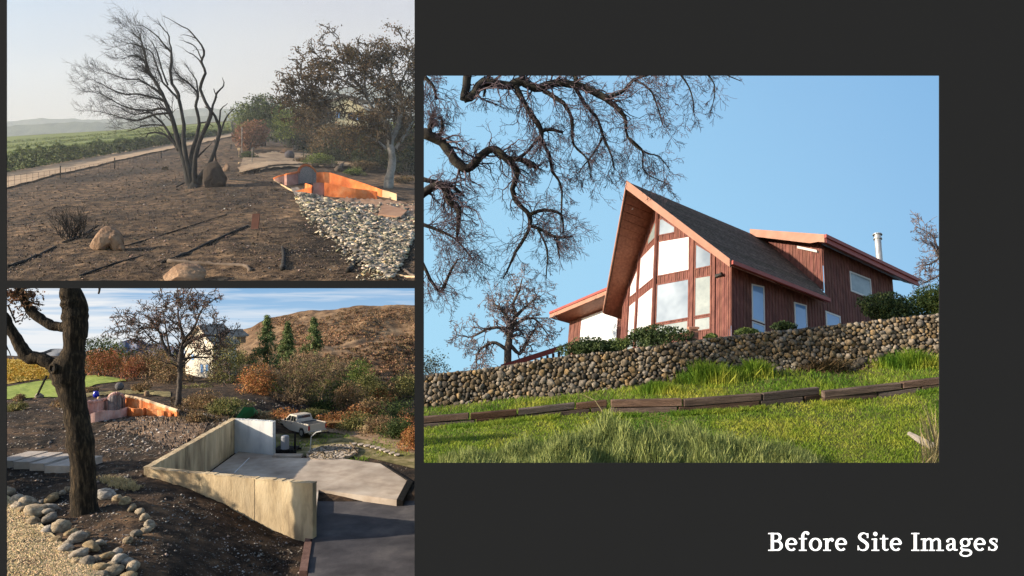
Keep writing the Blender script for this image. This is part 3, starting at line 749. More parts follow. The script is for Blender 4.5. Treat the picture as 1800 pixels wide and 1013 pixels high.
m_dry = mat('dry_grass_stalk', [(.3, .24, .12), (.48, .4, .22)], scale=2, rough=.9, island=.2, trans=.2)
n_ = 64000; B_ = []
X_ = 738 + 930 * R3.random(n_); Y_ = R3.random(n_) ** .8
yb_ = interp(X_, WBt); B_ = g3b(X_, yb_ + 3 + Y_ * (826 - yb_)); k_ = B_[:, 1] / F
nn_ = fbm(B_ * np.array([.5, .5, 0]) + 9, 3)
tb = np.array([interp(q, [(745, 745), (1050, 712), (1440, 682), (1651, 668)]) for q in X_])
hgt = k_ * (3.2 + 7 * np.clip(nn_ + .1, 0, 1)) * np.where(Y_ < .25, 1.25, 1)
mb = MB(); blades(mb, B_, hgt, k_ * 1.9, R3, .45); mb.build('grass', m_grass, None, label=None, kind='stuff')
# taller green tufts above the timbers
def tuft(px, py, w, h, n, m, name, label, cat, rng, G, group=None, bw=2.2, lean=.35, kind=None):
    base = G(px, py); k = base[1] / F
    pos = G(px + rng.normal(size=n) * .3 * w, py + rng.normal(size=n) * .25 * h * .35); r2 = np.exp(-((pos[:, 0] - base[0]) / (w * k * .5)) ** 2)
    mb = MB(); blades(mb, pos, h * k * (.35 + .65 * r2) * (.7 + .6 * vnoise(pos * 1.6)), bw * k, rng, lean)
    o = mb.build(name, m, None, label=label, cat=cat, group=group); 
    if kind: o['kind'] = kind
    return o
for i, (px, py, w, h, lab) in enumerate([(1245, 672, 90, 26, 'bright green grass clump between stone wall and timbers, under the house corner'), (1320, 664, 70, 22, 'bright green grass clump right of the largest clump above the timbers'),
        (1160, 690, 70, 16, 'short yellow green grass clump where the timbers step up'), (1600, 645, 110, 22, 'tall green grass clump at the foot of the wall near its right end')]):
    tuft(px, py, w, h, 1500, m_grass, 'grass_clump', lab, 'grass', R3, g3b, 'grass clumps below the stone wall', lean=.3)
m_herb = mat('pale_herb_foliage', [(.15, .19, .06), (.27, .32, .11), (.4, .44, .19)], scale=1.2, rough=.8, island=.35, trans=.25, cols2=[(.75, .75, .7), (1.1, 1.1, 1)], scale2=.5)
m_scrub = mat('brown_scrub', [(.06, .04, .02), (.14, .1, .05)], scale=2, rough=1, island=.3)
def herb(px, py, w, h, lab, rng, n=5200):
    """low mound of fine upright sprigs"""
    base = g3b(px, py); k = base[1] / F; root = empty('herb_bush', base, lab, 'bush', 'herb bushes along the bottom of the slope')
    th = rng.random(n) * 6.28; r = np.sqrt(rng.random(n)); x = np.cos(th) * r; y = np.sin(th) * r
    lump = .45 + 1.1 * vnoise(np.stack([x * 2.2 + px, y * 2.2, 0 * x], -1)); z = np.sqrt(np.clip(1 - r * r, 0, 1)) * h * k * .72 * lump * (.55 + .45 * rng.random(n))
    P0 = base + np.stack([x * w * .5 * k, y * w * .4 * k, z - .1], -1); mb = MB(); blades(mb, P0, (8 + 12 * rng.random(n)) * k, 1.7 * k, rng, .28); mb.build('foliage', m_herb, root)
    mb = MB(); m_ = 260; q = rng.integers(0, n, m_); P1 = P0[q] * np.array([1, 1, 1.]); 
    for p_ in P1[:60]: mb.tube([base + [0, 0, -.05], p_], [.02, .008], 3, False)
    mb.build('stems', m_scrub, root)
m_scrub = mat('brown_scrub', [(.06, .04, .02), (.14, .1, .05)], scale=2, rough=1, island=.3)
for px, py, w, h, lab in [(1068, 812, 130, 72, 'tallest pale green bushy herb at the bottom edge below the timbers'), (1150, 814, 130, 66, 'pale green upright herb right beside the tallest one'), (1232, 816, 130, 56, 'pale green herb in the middle of the row along the bottom'),
        (1310, 818, 120, 50, 'grey green herb towards the right of the bottom row'), (1385, 824, 110, 36, 'low herb ending the bottom row on the right'), (930, 824, 130, 44, 'low grey green herb left of the tall ones'), (830, 828, 110, 34, 'lowest herb at the left end of the bottom row'), (1000, 826, 110, 50, 'small herb filling the gap left of the tallest one'), (1195, 800, 90, 50, 'herb set slightly up the slope behind the middle of the row')]:
    herb(px, py, w * 1.1, h * 1.3, lab, R3)
tuft(1450, 652, 70, 18, 700, m_scrub, 'scrub_bush', 'dead brown scrub against the foot of the stone wall', 'bush', R3, g3b, lean=.8)
tuft(1645, 830, 70, 90, 130, m_dry, 'dry_grass_clump', 'tall dry straw coloured stalks in the lower right corner', 'grass', R3, g3b, bw=1.3, lean=.2)
g0 = g3b(1062, 742); mb = MB(); k_ = g0[1] / F
mb.tube([g3b(1062, 742), P(1058, 722, g0[1]), P(1046, 704, g0[1]), P(1020, 692, g0[1] + .1)], [.03, .025, .018, .01], 5); mb.build('dry_stalk', m_dry, None, label='single pale bent dry stalk rising past the end of the timbers', cat='stalk')
# branch lying at lower right
mb = MB(); a = g3b(1600, 768) + SH; mb.tube([g3b(1598, 768) + [0, 0, .1], g3b(1622, 782) + [0, 0, .16], g3b(1660, 800) + [0, 0, .15]], [.1, .17, .2], 7); mb.build('fallen_branch', mat('grey_dead_wood', [(.16, .14, .12), (.3, .27, .24)], scale=3, rough=.95, bump=.3, bscale=8), None, label='grey fallen branch lying in the lower right grass', cat='branch')

# ---- timber edging, two stepped runs
m_timb = mat('weathered_sleeper', [(.03, .018, .013), (.085, .052, .037), (.16, .105, .08)], scale=1.1, stretch=(.4, 2, 4), rough=.95, bump=.5, bscale=5)
objvar(m_timb, .3)
def run(name, label, line, hh, courses, wob=0):
    root = empty(name, g3b(*line[0]), label, 'timber edging', 'rows of timbers on the grass slope')
    cum = [0]
    for i in range(len(line) - 1): cum.append(cum[-1] + math.hypot(line[i + 1][0] - line[i][0], line[i + 1][1] - line[i][1]))
    tot = cum[-1]; at_ = lambda s: (np.interp(s, cum, [q[0] for q in line]), np.interp(s, cum, [q[1] for q in line]))
    for c in range(courses):
        s = 0
        while s < tot - 10:
            ln = 75 + 70 * R3.random(); e_ = min(tot, s + ln)
            if c == courses - 1 and R3.random() < .0 and s > 0: s = e_ + 2; continue
            a = G3(*at_(s + 1)); b = G3(*at_(e_ - 1)); k = a[1] / F
            a = a + [0, 0, (c * hh - 1.5 + R3.normal() * .6) * k]; b = b + [0, 0, (c * hh - 1.5 + R3.normal() * .8) * k]
            b = b + [0, 0, 0]; dz = np.array([0, 0, hh * k * .96]); dy = np.array([.0, .36, 0])
            bm = bmesh.new(); org = (a + b) / 2
            vs = [bm.verts.new(Vector(q - org)) for q in (a, b, b + dy, a + dy, a + dz, b + dz, b + dy + dz, a + dy + dz)]
            for f_ in [(0, 3, 2, 1), (4, 5, 6, 7), (0, 1, 5, 4), (1, 2, 6, 5), (2, 3, 7, 6), (3, 0, 4, 7)]: bm.faces.new([vs[q] for q in f_])
            bmesh.ops.recalc_face_normals(bm, faces=bm.faces); bmesh.ops.bevel(bm, geom=bm.edges[:], offset=.03, segments=1, affect='EDGES')
            me = bpy.data.meshes.new('timber'); bm.to_mesh(me); bm.free(); me.materials.append(m_timb)
            o = bpy.data.objects.new('timber', me); C.objects.link(o); o.parent = root; o.location = Vector(org) - root.location
            s = e_ + 1
run('timber_edging', 'weathered timber row from the left edge to the step, half sunk in grass', [(739, 754), (868, 745), (970, 733), (1068, 724)], 11, 2)
run('timber_edging', 'middle run of reddish timbers stacked two high below the grass clumps', [(1074, 729), (1190, 728), (1268, 723), (1373, 713), (1443, 705)], 13, 2)
run('timber_edging', 'right hand run of timbers reaching the right edge', [(1448, 710), (1555, 700), (1672, 684)], 12, 2)

# blades growing up in front of the timbers
xx = 738 + 930 * R3.random(9000); yy = np.interp(xx, [739, 868, 970, 1068, 1074, 1190, 1268, 1373, 1443, 1448, 1555, 1672], [754, 745, 733, 724, 729, 728, 723, 713, 705, 710, 700, 684]) + 1.5 + 5 * R3.random(9000)
pp = g3b(xx, yy); kp = vnoise(np.stack([xx * .03, 0 * xx, 0 * xx], -1)) > .35; pp = pp[kp]; mb = MB(); blades(mb, pp, 6.5 * pp[:, 1] / F, 1.5 * pp[:, 1] / F, R3, .5); mb.build('grass', m_grass, None, kind='stuff')
# ---- shrubs on the terrace
m_terr = mat('terrace_soil', [(.04, .03, .02), (.08, .06, .035)], scale=1, rough=1)
def ft(X, Y):
    out = np.zeros(X.shape + (3,))
    for j in range(X.shape[0]):
        for i in range(X.shape[1]): out[j, i] = wpt(X[j, i], 0.04) + hN * Y[j, i]
    return out
sheet('terrace', np.linspace(739, 1672, 30), np.linspace(.1, 22, 8), ft, m_terr)
m_shr = mat('dark_shrub_leaf', [(.016, .03, .01), (.04, .065, .02), (.07, .1, .03)], scale=1.2, rough=.6, island=.45, trans=.15)
m_shl = mat('olive_shrub_leaf', [(.05, .075, .02), (.1, .14, .035), (.15, .19, .05)], scale=1.2, rough=.6, island=.35, trans=.2)
m_bark = mat('grey_bark', [(.05, .042, .036), (.12, .1, .085)], scale=2.5, rough=1, bump=.4, bscale=8)
for px, py, w, h, d, m, lab in [(1035, 628, 110, 40, 41.5, m_shr, 'dark low evergreen shrub on the wall below the left wing window'), (1158, 612, 112, 44, 41.6, m_shr, 'round dark evergreen shrub in front of the prow glass'),
        (1090, 618, 60, 26, 41.5, m_shl, 'olive shrub filling the gap between the two dark shrubs left of the prow'), (1312, 592, 48, 18, 41.3, m_shl, 'small olive shrub under the first tall side window'),
        (1378, 584, 46, 22, 41.3, m_shr, 'small dark shrub between the two tall side windows'), (1250, 600, 30, 16, 41.2, m_shl, 'tiny shrub at the house corner beside the stone pillar'),
        (1560, 566, 100, 60, 41.5, m_shr, 'large dark green shrub against the rear wing'), (1650, 560, 120, 66, 41.8, m_shl, 'large olive green shrub at the right end of the stone wall')]:
    bush('shrub', lab, 'shrub', px, py, w, h, d, m, R3, n=int(w * h * 1.6) + 500, leaf=4.2, group='shrubs on the terrace wall', trunk=False, m_wood=m_bark, clip=Clip(738, 1760))
mb = MB(); k_ = 41.5 / F; b_ = P(1220, 600, 41.5); mb.box(b_ + [-7 * k_, 0, -.1], [14 * k_, 0, 0], [0, .45, 0], [0, 0, 24 * k_]); mb.box(b_ + [-9 * k_, -.05, 24 * k_ - .1], [18 * k_, 0, 0], [0, .55, 0], [0, 0, 4 * k_]); mb.build('stone_pillar', m_trim, None, label='short reddish brick pillar standing on the wall in front of the prow', cat='pillar')
mb = MB(); a0 = P(880, 642, 43.5); a1 = P(986, 608, 46); mb.prism([a0, a1, a1 + [0, 0, -.32], a0 + [0, 0, -.32]], [.1, .25, 0])
sh = empty('low_shed', P(940, 640, 44), 'low red roofed lean-to rising behind the left part of the stone wall', 'shed'); mb.build('fascia', m_fred, sh)
mb = MB(); mb.prism([a0 + [0, .26, -.1], a1 + [0, .26, -.1], a1 + [.5, 3, -.3], a0 + [.5, 3, -.3]], [0, 0, .1]); mb.build('roof', m_roof, sh)
mb = MB()
for i in range(7):
    t = .35 + i * .1; q = a0 * (1 - t) + a1 * t; mb.box(q + [0, .3, -.35 - 1.6 * t], [.16, 0, 0], [0, .12, 0], [0, 0, 1.6 * t])
mb.build('wall', m_side, sh)

# ---- bare trees
m_oakd = mat('dark_mossy_bark', [(.012, .011, .012), (.03, .027, .024), (.07, .065, .045)], scale=2.2, rough=1, bump=.5, bscale=7)
m_twig = mat('bare_twig', [(.06, .045, .06), (.13, .1, .11)], scale=2, rough=1)
CL = Clip(738, 1690, 95, 1000)
def bigoak():
    d = 36; root = empty('oak_branches', P(744, 300, d), 'bare crooked oak limbs with fine twigs reaching in from the upper left over the wall', 'tree')
    big = MB(); tw = MB(); rng = np.random.default_rng(5); dn = np.array([.05, 0, -.18])
    LS = []
    def Lb(pts, n=14, ln=38, lev=2, kids=4, sides=8, w=.26, **k):
        L = limb(big, pts, d, rng, sides, 3, .5, CL); twigs(tw, L, int(n * 1.35), ln * 1.1 * d / F, rng, dn, lev, kids + (lev == 2), None, CL, rfac=.27, rmin=.0085, wander=w, t0=.05, shrink=.66, **k); return L
    Lb([(826, 100, 0, 8), (821, 140, 0, 8), (815, 176, 0, 7)], 3, 20, 1)
    Lb([(815, 176, 0, 6), (832, 168, 0, 8), (850, 146, 5, 8), (895, 151, 8, 8), (917, 143, 8, 8.5), (940, 155, 8, 7.5), (975, 147, 5, 7.5), (1016, 150, 0, 6.5), (1050, 165, -5, 6), (1072, 180, -8, 5), (1097, 205, -10, 3.5), (1104, 242, -10, 2.2), (1131, 267, -10, 1.6), (1159, 275, -8, 1.1), (1178, 300, -6, .6)], 40, 44, 3, 3)
    Lb([(728, 222, 0, 10), (744, 234, 0, 9.5), (776, 250, 4, 9), (801, 283, 6, 8.5), (823, 297, 4, 8), (845, 275, 0, 7), (866, 262, -3, 6.5), (889, 278, -3, 6.5), (909, 302, 0, 5.2), (901, 333, 2, 4.6), (911, 358, 3, 4.2), (931, 378, 4, 4), (929, 404, 4, 3.4), (906, 444, 4, 2.6), (884, 490, 2, 1)], 36, 42, 3, 3)
    Lb([(931, 378, 4, 3.4), (956, 369, 5, 3), (986, 378, 5, 2.4), (990, 410, 4, 1.6)], 10, 34)
    Lb([(930, 396, 4, 3), (950, 404, 2, 3), (975, 416, 0, 3), (1006, 416, -2, 1.5)], 12, 38)
    Lb([(979, 416, 0, 2), (984, 455, 0, 1.2)], 5, 22, 1)
    Lb([(945, 404, 0, 2), (962, 440, 0, 1.6), (960, 490, 0, 1)], 8, 30)
    Lb([(730, 352, 0, 8), (744, 340, 0, 7.5), (768, 325, 0, 7), (784, 330, 0, 7), (790, 355, 0, 6.5), (806, 367, 0, 6), (805, 395, 0, 3.5), (803, 425, 0, 2)], 26, 38, 3, 3)
    Lb([(730, 312, 0, 5), (752, 318, 0, 4), (790, 325, 4, 3.2), (815, 345, 6, 2)], 10, 34)
    Lb([(756, 236, 4, 5), (757, 215, 4, 4.2), (762, 198, 4, 3)], 8, 26)
    Lb([(768, 246, 4, 4), (778, 226, 4, 3.4), (775, 205, 4, 2)], 8, 26)
    Lb([(906, 150, 6, 5), (917, 173, 2, 4.6), (934, 202, 0, 4.8), (950, 226, 0, 4.6), (953, 250, 0, 3.6), (967, 275, 0, 3), (971, 302, 0, 2.4), (986, 326, 0, 2), (987, 370, 0, 1.5), (985, 410, 0, .8)], 30, 34, 3, 3)
    Lb([(950, 232, 0, 3.4), (965, 228, 0, 3), (990, 233, 0, 2.4)], 8, 26)
    Lb([(889, 280, -3, 5), (915, 280, -4, 5), (940, 292, -4, 4.6), (945, 297, -4, 3)], 12, 26)
    Lb([(950, 240, 0, 3), (930, 262, 0, 2.4), (912, 282, 0, 2)], 8, 24)
    Lb([(955, 160, 8, 4), (989, 181, 6, 3.6), (1005, 211, 4, 3), (1008, 254, 2, 2.2), (1033, 281, 0, 1.6), (1039, 316, 0, 1)], 24, 36, 3, 3)
    Lb([(1010, 152, 0, 3.6), (1030, 185, 2, 3), (1047, 204, 2, 2.6), (1061, 240, 2, 2.4), (1075, 275, 0, 1.6), (1080, 300, 0, .9)], 22, 36, 3, 3)
    Lb([(1061, 240, 2, 2), (1045, 268, 2, 1.6), (1020, 300, 2, 1)], 8, 30)
    Lb([(1060, 172, -5, 3.6), (1090, 164, -6, 3), (1112, 142, -6, 2.6), (1131, 135, -6, 2.2), (1160, 128, -6, 1.6)], 14, 34, 3, 3)
    Lb([(1112, 140, -6, 2), (1140, 155, -6, 1.8), (1155, 185, -6, 1.4), (1165, 220, -6, .9)], 16, 32, 3, 3)
    Lb([(1150, 110, -6, 2.4), (1195, 130, -6, 1.8), (1215, 165, -6, 1.3), (1220, 204, -6, .7)], 14, 28, 2, 3)
    Lb([(1180, 112, -6, 2), (1230, 122, -6, 1.6), (1256, 150, -6, 1.1), (1250, 196, -6, .6)], 12, 24, 2, 3)
    Lb([(1230, 110, -6, 1.5), (1270, 128, -6, 1.2), (1303, 143, -6, .6)], 6, 16, 1, 3)
    Lb([(1104, 242, -10, 2), (1128, 262, -8, 1.6), (1130, 295, -8, 1.3), (1145, 311, -8, 1), (1182, 327, -8, .5)], 14, 26, 2, 3)
    Lb([(740, 130, 0, 4), (760, 150, 0, 3), (768, 175, 0, 2)], 18, 36, 3, 3)
    Lb([(738, 450, 0, 4), (755, 490, 0, 3), (775, 512, 0, 3.4), (790, 480, 0, 2.6), (805, 455, 0, 1.6)], 22, 34, 3, 3)
    Lb([(738, 395, 0, 4), (760, 400, 0, 3), (800, 420, 0, 2), (830, 455, 0, 1.2)], 26, 36, 3, 3)
    Lb([(870, 100, 4, 4), (858, 140, 4, 3), (850, 170, 4, 2)], 6, 24); Lb([(990, 100, 4, 5), (1008, 130, 4, 4), (1016, 150, 2, 4)], 6, 26)
    big.build('trunk', m_oakd, root, True, label='thick dark crooked limbs'); tw.build('crown', m_twig, root)
bigoak()
def baretree(name, label, cat, skel, d, m_t, m_c, seed, ntw, ln, bias, clip, base, lev=2, kids=4, group=None, rmin=.02, leafspec=None, wander=.25, rfac=.4, shrink=.55, t0=.25):
    rng = np.random.default_rng(seed); root = empty(name, base, label, cat, group); big, tw = MB(), MB(); tips = []
    for i, pts in enumerate(skel):
        L = limb(big, pts, d, rng, 8, 3, .4, clip)
        twigs(tw, L, ntw, ln * d / F, rng, bias, lev, kids, tips, clip, rmin=rmin, t0=t0 if i else .55, rfac=rfac, wander=wander, shrink=shrink)
    big.build('trunk', m_t, root, True); tw.build('branches', m_c, root)
    if leafspec:
        m, n, sp_, sz = leafspec; c = spray(tips, n, sp_ * d / F, rng, clip); mb = MB(); leaves(mb, c, sz * d / F, rng, .65); mb.build('crown', m, root)
    return root
d_ = 58; m_twl = mat('pale_bare_twig', [(.12, .095, .1), (.22, .18, .18)], scale=2, rough=1)
baretree('bare_oak', 'small bare oak standing behind the left part of the stone wall', 'tree',
         [[(893, 652, 0, 7), (893, 612, 0, 6.5), (896, 590, 0, 6), (898, 570, 0, 5)], [(898, 572, 0, 4), (908, 556, 0, 3.4), (902, 535, 2, 2.6), (912, 512, 4, 1.8), (918, 490, 4, 1)], [(895, 590, 0, 4), (880, 577, -4, 3.2), (858, 578, -6, 2.4), (830, 592, -8, 1.6), (812, 590, -8, 1)],
          [(893, 618, 0, 4), (872, 603, -5, 3), (853, 608, -6, 2.4), (838, 625, -8, 2), (838, 648, -8, 1.2)], [(896, 606, 0, 4), (914, 622, 5, 3.4), (926, 600, 7, 2.8), (940, 580, 8, 2)], [(900, 575, 0, 3.6), (925, 560, 5, 2.4), (945, 565, 8, 1.6), (965, 590, 8, 1)],
          [(898, 570, 0, 4), (885, 548, -5, 2.6), (868, 535, -6, 1.8)], [(902, 560, 0, 3), (930, 535, 6, 2), (945, 520, 8, 1.2)]], d_, m_bark, m_twl, 8, 20, 30, np.array([0, 0, -.06]), Clip(738, 1640, 440, 1000), P(893, 652, d_), 3, 3, rmin=.018)
baretree('bare_tree', 'leafless tree behind the large shrubs at the right edge above the wall', 'tree',
         [[(1665, 520, 0, 4), (1660, 480, 0, 3), (1650, 450, 0, 2.4), (1635, 425, 0, 1.2)], [(1652, 452, 0, 2), (1640, 462, 0, 1.6), (1622, 468, 0, 1)], [(1650, 445, 0, 2), (1640, 415, 0, 1.2), (1612, 400, 0, .7)], [(1660, 480, 0, 2), (1640, 490, 0, 1.4), (1618, 500, 0, .8)]], 62, m_bark, m_twl, 9, 16, 22, np.array([-.05, 0, .0]), Clip(738, 1720, 300, 1000), P(1665, 520, 62), 2, 4, rmin=.018)
bush('shrub', 'bluish thin leaved bush behind the wall at the left edge', 'shrub', 762, 668, 80, 60, 48, mat('blue_green_leaf', [(.03, .045, .04), (.08, .1, .08)], scale=2, island=.3), R3, n=1800, leaf=3.2, group='shrubs on the terrace wall', trunk=False, m_wood=m_bark, clip=Clip(738, 1700))
# ================================================================== SCENE TWO: burnt garden, concrete foundation, hill behind
R2 = np.random.default_rng(22)
def f_sky2(n, l, g):
    mp = n.new('ShaderNodeMapping'); mp.inputs['Scale'].default_value = (3.2, 1, 13); mp.inputs['Rotation'].default_value = (0, .12, 0); l.new(g, mp.inputs[0])
    nz = n.new('ShaderNodeTexNoise'); nz.inputs['Scale'].default_value = 1.3; nz.inputs['Detail'].default_value = 7; nz.inputs['Roughness'].default_value = .55; nz.inputs['Distortion'].default_value = .5; l.new(mp.outputs[0], nz.inputs['Vector'])
    sp = n.new('ShaderNodeSeparateXYZ'); l.new(g, sp.inputs[0])
    ma = n.new('ShaderNodeMath'); ma.operation = 'MULTIPLY_ADD'; ma.inputs[1].default_value = -.5; ma.inputs[2].default_value = .27; l.new(sp.outputs[0], ma.inputs[0])
    ad = n.new('ShaderNodeMath'); ad.operation = 'ADD'; l.new(nz.outputs[0], ad.inputs[0]); l.new(ma.outputs[0], ad.inputs[1])
    base = rampn(n, l, sp.outputs[2], [(.35, (222, 232, 240)), (.6, (176, 208, 236)), (.98, (136, 180, 222))])
    fr = n.new('ShaderNodeValToRGB'); fr.color_ramp.elements[0].position = .33; fr.color_ramp.elements[1].position = .66; l.new(ad.outputs[0], fr.inputs[0])
    mx = n.new('ShaderNodeMixRGB'); l.new(fr.outputs[0], mx.inputs[0]); l.new(base, mx.inputs[1]); mx.inputs[2].default_value = (*S((240, 243, 246)), 1); return mx.outputs[0]
skypanel('sky', -260, 737, 500, 700, 125, emis('streaked_cloud_sky', f_sky2))

def sm(t): t = np.clip(t, 0, 1); return t * t * (3 - 2 * t)
A2, B2, C2, D2 = np.array([-16.7, 32.5]), np.array([-8.4, 30.0]), np.array([-17.5, 44.8]), np.array([-14.8, 44.0])
ZT = -8.29
def H2(x, y, rough=1):
    x = np.asarray(x, float); y = np.asarray(y, float)
    zl = np.interp(y, [20, 26, 32, 45, 60, 72, 105], [-8.95, -8.85, -8.6, -8.45, -8.6, -8.9, -9.9])
    zr = np.interp(y, [20, 34.8, 36, 56, 62, 105], [-10.7, -10.7, -10.42, -10.4, -11.2, -12.5])
    yab = A2[1] + (x - A2[0]) / (B2[0] - A2[0]) * (B2[1] - A2[1]); xac = A2[0] + (y - A2[1]) / (C2[1] - A2[1]) * (C2[0] - A2[0])
    xl = np.interp(y, [20, 24, 32, 46, 50, 60, 80, 105], [-13.2, -13.2, -16.9, -18, -21, -23, -30, -42]); xr = np.interp(y, [20, 24, 30.5, 33, 46, 50, 60, 80, 105], [-7.8, -7.8, -8.5, -8.5, -17.0, -14, -13, -16, -24])
    z = zl + (np.minimum(zr, -10.45) - zl) * sm((x - xl) / (xr - xl))
    z = np.where((x > B2[0] + .25) & (y < 31), zr, z)
    pit = (x > xac - .2) & (y > yab + .1) & (y < 45.2)
    z = np.where(pit, zr, z)
    z = np.where((y >= 45.2) & (y < 46), zl + (zr - zl) * sm((x - (-18.4)) / 2.2), z)
    z = np.where((y >= 46), zl + (zr - zl) * sm((x - xl) / (xr - xl)), z)
    p = np.stack([x, y, 0 * x], -1)
    amp = .34 * rough * np.where(pit | (x > B2[0]), .18, 1)
    return z + fbm(p * .45 + 5, 4) * amp + fbm(p * 2.3, 3) * amp * .35
_ds = np.concatenate([np.linspace(21, 60, 330), np.linspace(60.3, 104, 150)]); _cp = np.arange(-330, 760, 2.5)
_CX, _CD = np.meshgrid(_cp, _ds, indexing='ij')
_PY = {r: np.minimum.accumulate(506.5 - F * H2((_CX - 900) / F * _CD, _CD, r) / _CD, axis=1) for r in (1, .4)}
def G2(px, py, rough=1, dmin=21, dmax=104):
    i = int(min(len(_cp) - 1, max(0, round((px + 330) / 2.5)))); E_ = _PY[1 if rough == 1 else .4][i]
    d = float(np.interp(-py, -E_, _ds)); return P(px, py, max(dmin, min(dmax, d)))
m_burnt = mat('burnt_soil', [(.008, .006, .005), (.028, .02, .014), (.09, .06, .038), (.2, .135, .08)], scale=1.1, detail=9, rough=1, bump=.8, bscale=5, cols2=[(.45, .42, .4), (1.3, 1.15, 1.0)], scale2=.16, lo=.3, hi=.75)
ys = np.concatenate([np.linspace(21.5, 31, 60), np.linspace(31.15, 46.5, 90), np.linspace(47, 104, 90)]); xs = np.concatenate([np.linspace(-620, -200, 60), np.linspace(-194, 738, 290)])
def fg2(X, Y):
    x = (X - 900) / F * Y; return np.stack([x, Y, H2(x, Y)], -1)
sheet('ground', xs, ys, fg2, m_burnt)
# vineyard, lawn, path patches lie on the left plateau
m_gold = mat('golden_vineyard', [(.3, .19, .04), (.45, .3, .06), (.5, .36, .1)], scale=.8, stretch=(.5, 3.5, 1), rough=1, bump=.4, bscale=6)
m_lawn = mat('green_lawn', [(.15, .2, .03), (.24, .3, .055), (.33, .36, .09)], scale=2.2, rough=1, bump=.2, bscale=8)
m_tan = mat('tan_dirt', [(.16, .1, .06), (.27, .18, .11), (.36, .26, .17)], scale=1.5, rough=1, bump=.4, bscale=7)
m_drygr = mat('dry_grass_ground', [(.09, .08, .03), (.2, .16, .07), (.28, .24, .11)], scale=1.2, rough=1, bump=.4, bscale=8)
band('vineyard', [(-200, 629), (12, 632), (60, 634), (112, 640), (150, 650)], [(-200, 680), (12, 676), (60, 668), (112, 662), (150, 664)], lambda a, b: G2(a, b, 1), .05, m_gold, nu=50, nv=16)
band('lawn', [(-200, 684), (12, 681), (60, 672), (112, 664), (170, 660), (222, 668)], [(-200, 708), (12, 703), (60, 700), (112, 699), (170, 676), (222, 670)], lambda a, b: G2(a, b, 1), .05, m_lawn, nu=50, nv=16)
band('garden_path', [(150, 692), (200, 688), (250, 686), (300, 690)], [(150, 699), (200, 694), (250, 693), (300, 699)], lambda a, b: G2(a, b), .05, m_drygr, nu=40, nv=5, wob=2)
m_earth = mat('trodden_bare_earth', [(.07, .045, .028), (.17, .11, .07), (.3, .21, .14)], scale=1.8, detail=10, rough=1, bump=1, bscale=5)
band('grassy_bank', [(325, 700), (370, 706), (420, 716), (480, 726)], [(330, 712), (380, 724), (430, 736), (486, 742)], lambda a, b: G2(a, b), .05, m_drygr, nu=50, nv=10, wob=5)
band('bare_earth', [(225, 728), (280, 722), (330, 728), (370, 738)], [(180, 752), (240, 762), (300, 790), (355, 765)], lambda a, b: G2(a, b), .02, m_earth, nu=110, nv=30, wob=8)
band('grassy_yard', [(484, 764), (560, 762), (640, 766), (734, 792)], [(484, 800), (560, 803), (650, 806), (734, 826)], lambda a, b: G2(a, b), .03, mat('patchy_yard_grass', [(.05, .04, .02), (.12, .105, .035), (.22, .18, .08), (.36, .28, .17)], scale=1.4, detail=9, rough=1, bump=.4, bscale=6), nu=70, nv=14)
band('dirt_track', [(560, 752), (600, 756), (660, 760), (736, 776)], [(560, 758), (600, 764), (660, 778), (736, 800)], lambda a, b: G2(a, b), .06, m_tan, nu=50, nv=8, wob=3)
# vines standing in the golden field: rows
m_vine = mat('golden_vine_leaf', [(.28, .15, .02), (.45, .3, .05), (.35, .32, .08)], scale=1, rough=.8, island=.3, trans=.3)
mb = MB()
for r_ in range(7):
    c = []
    y0, y1 = 640 + r_ * 5.5, 641 + r_ * 4.2
    for i in range(900):
        px = -60 + 190 * R2.random(); py = y0 + (y1 - y0) * (px - 12) / 120; g = G2(px, py) if i % 9 == 0 else g + [.05, 0, 0]
        c.append(g + R2.normal(size=3) * [.3, .12, .14] + [0, 0, .35])
    leaves(mb, c, .2, R2)
mb.build('vineyard_rows', m_vine, None, kind='stuff')

# hill behind with burnt brush
def D3(X, T):                                  # T 0 bottom .. 1 ridge
    ridge = np.interp(X, [300, 380, 405, 440, 475, 520, 560, 600, 640, 680, 738, 800], [640, 600, 590, 578, 562, 553, 549, 546, 542, 541, 542, 545]) 
    bot = np.interp(X, [300, 450, 738, 800], [690, 740, 790, 795]); py = bot + (ridge - bot) * T
    d = 58 + (118 - 58) * T ** 1.15
    return py, d
def fh(X, T):
    py, d = D3(X, T); p = np.stack([(X - 900) / F * d, d, -(py - 506.5) / F * d], -1)
    b = fbm(p * .12 + 31, 4) * 4.6 * np.minimum(1, (1 - T) * 6) + fbm(p * .5, 3) * .7; p[..., 2] += b; return p
m_hill = mat('burnt_hillside', [(.045, .03, .02), (.12, .078, .046), (.22, .15, .088), (.31, .22, .135)], scale=.5, detail=9, rough=1, bump=.8, bscale=1.6, cols2=[(.6, .5, .45), (1.15, 1.1, 1.05)], scale2=.08)
sheet('hill', np.linspace(300, 738, 150), np.linspace(0, 1.02, 100), fh, m_hill)
def hillpt(px, t):
    return fh(np.array([[float(px)]]), np.array([[float(t)]]))[0, 0]
m_brush = mat('burnt_brush', [(.11, .065, .038), (.28, .18, .1), (.42, .3, .17)], scale=.6, rough=1, island=.5, trans=.1, cols2=[(.5, .5, .45), (1.1, 1.05, 1)], scale2=.09)
mb = MB(); n_ = 13000; px_ = 380 + 358 * R2.random(n_); t_ = .12 + .88 * R2.random(n_) ** .8
X_, T_ = px_[None], t_[None]; pts = fh(X_, T_)[0]; den = fbm(pts * .1 + 3, 3)
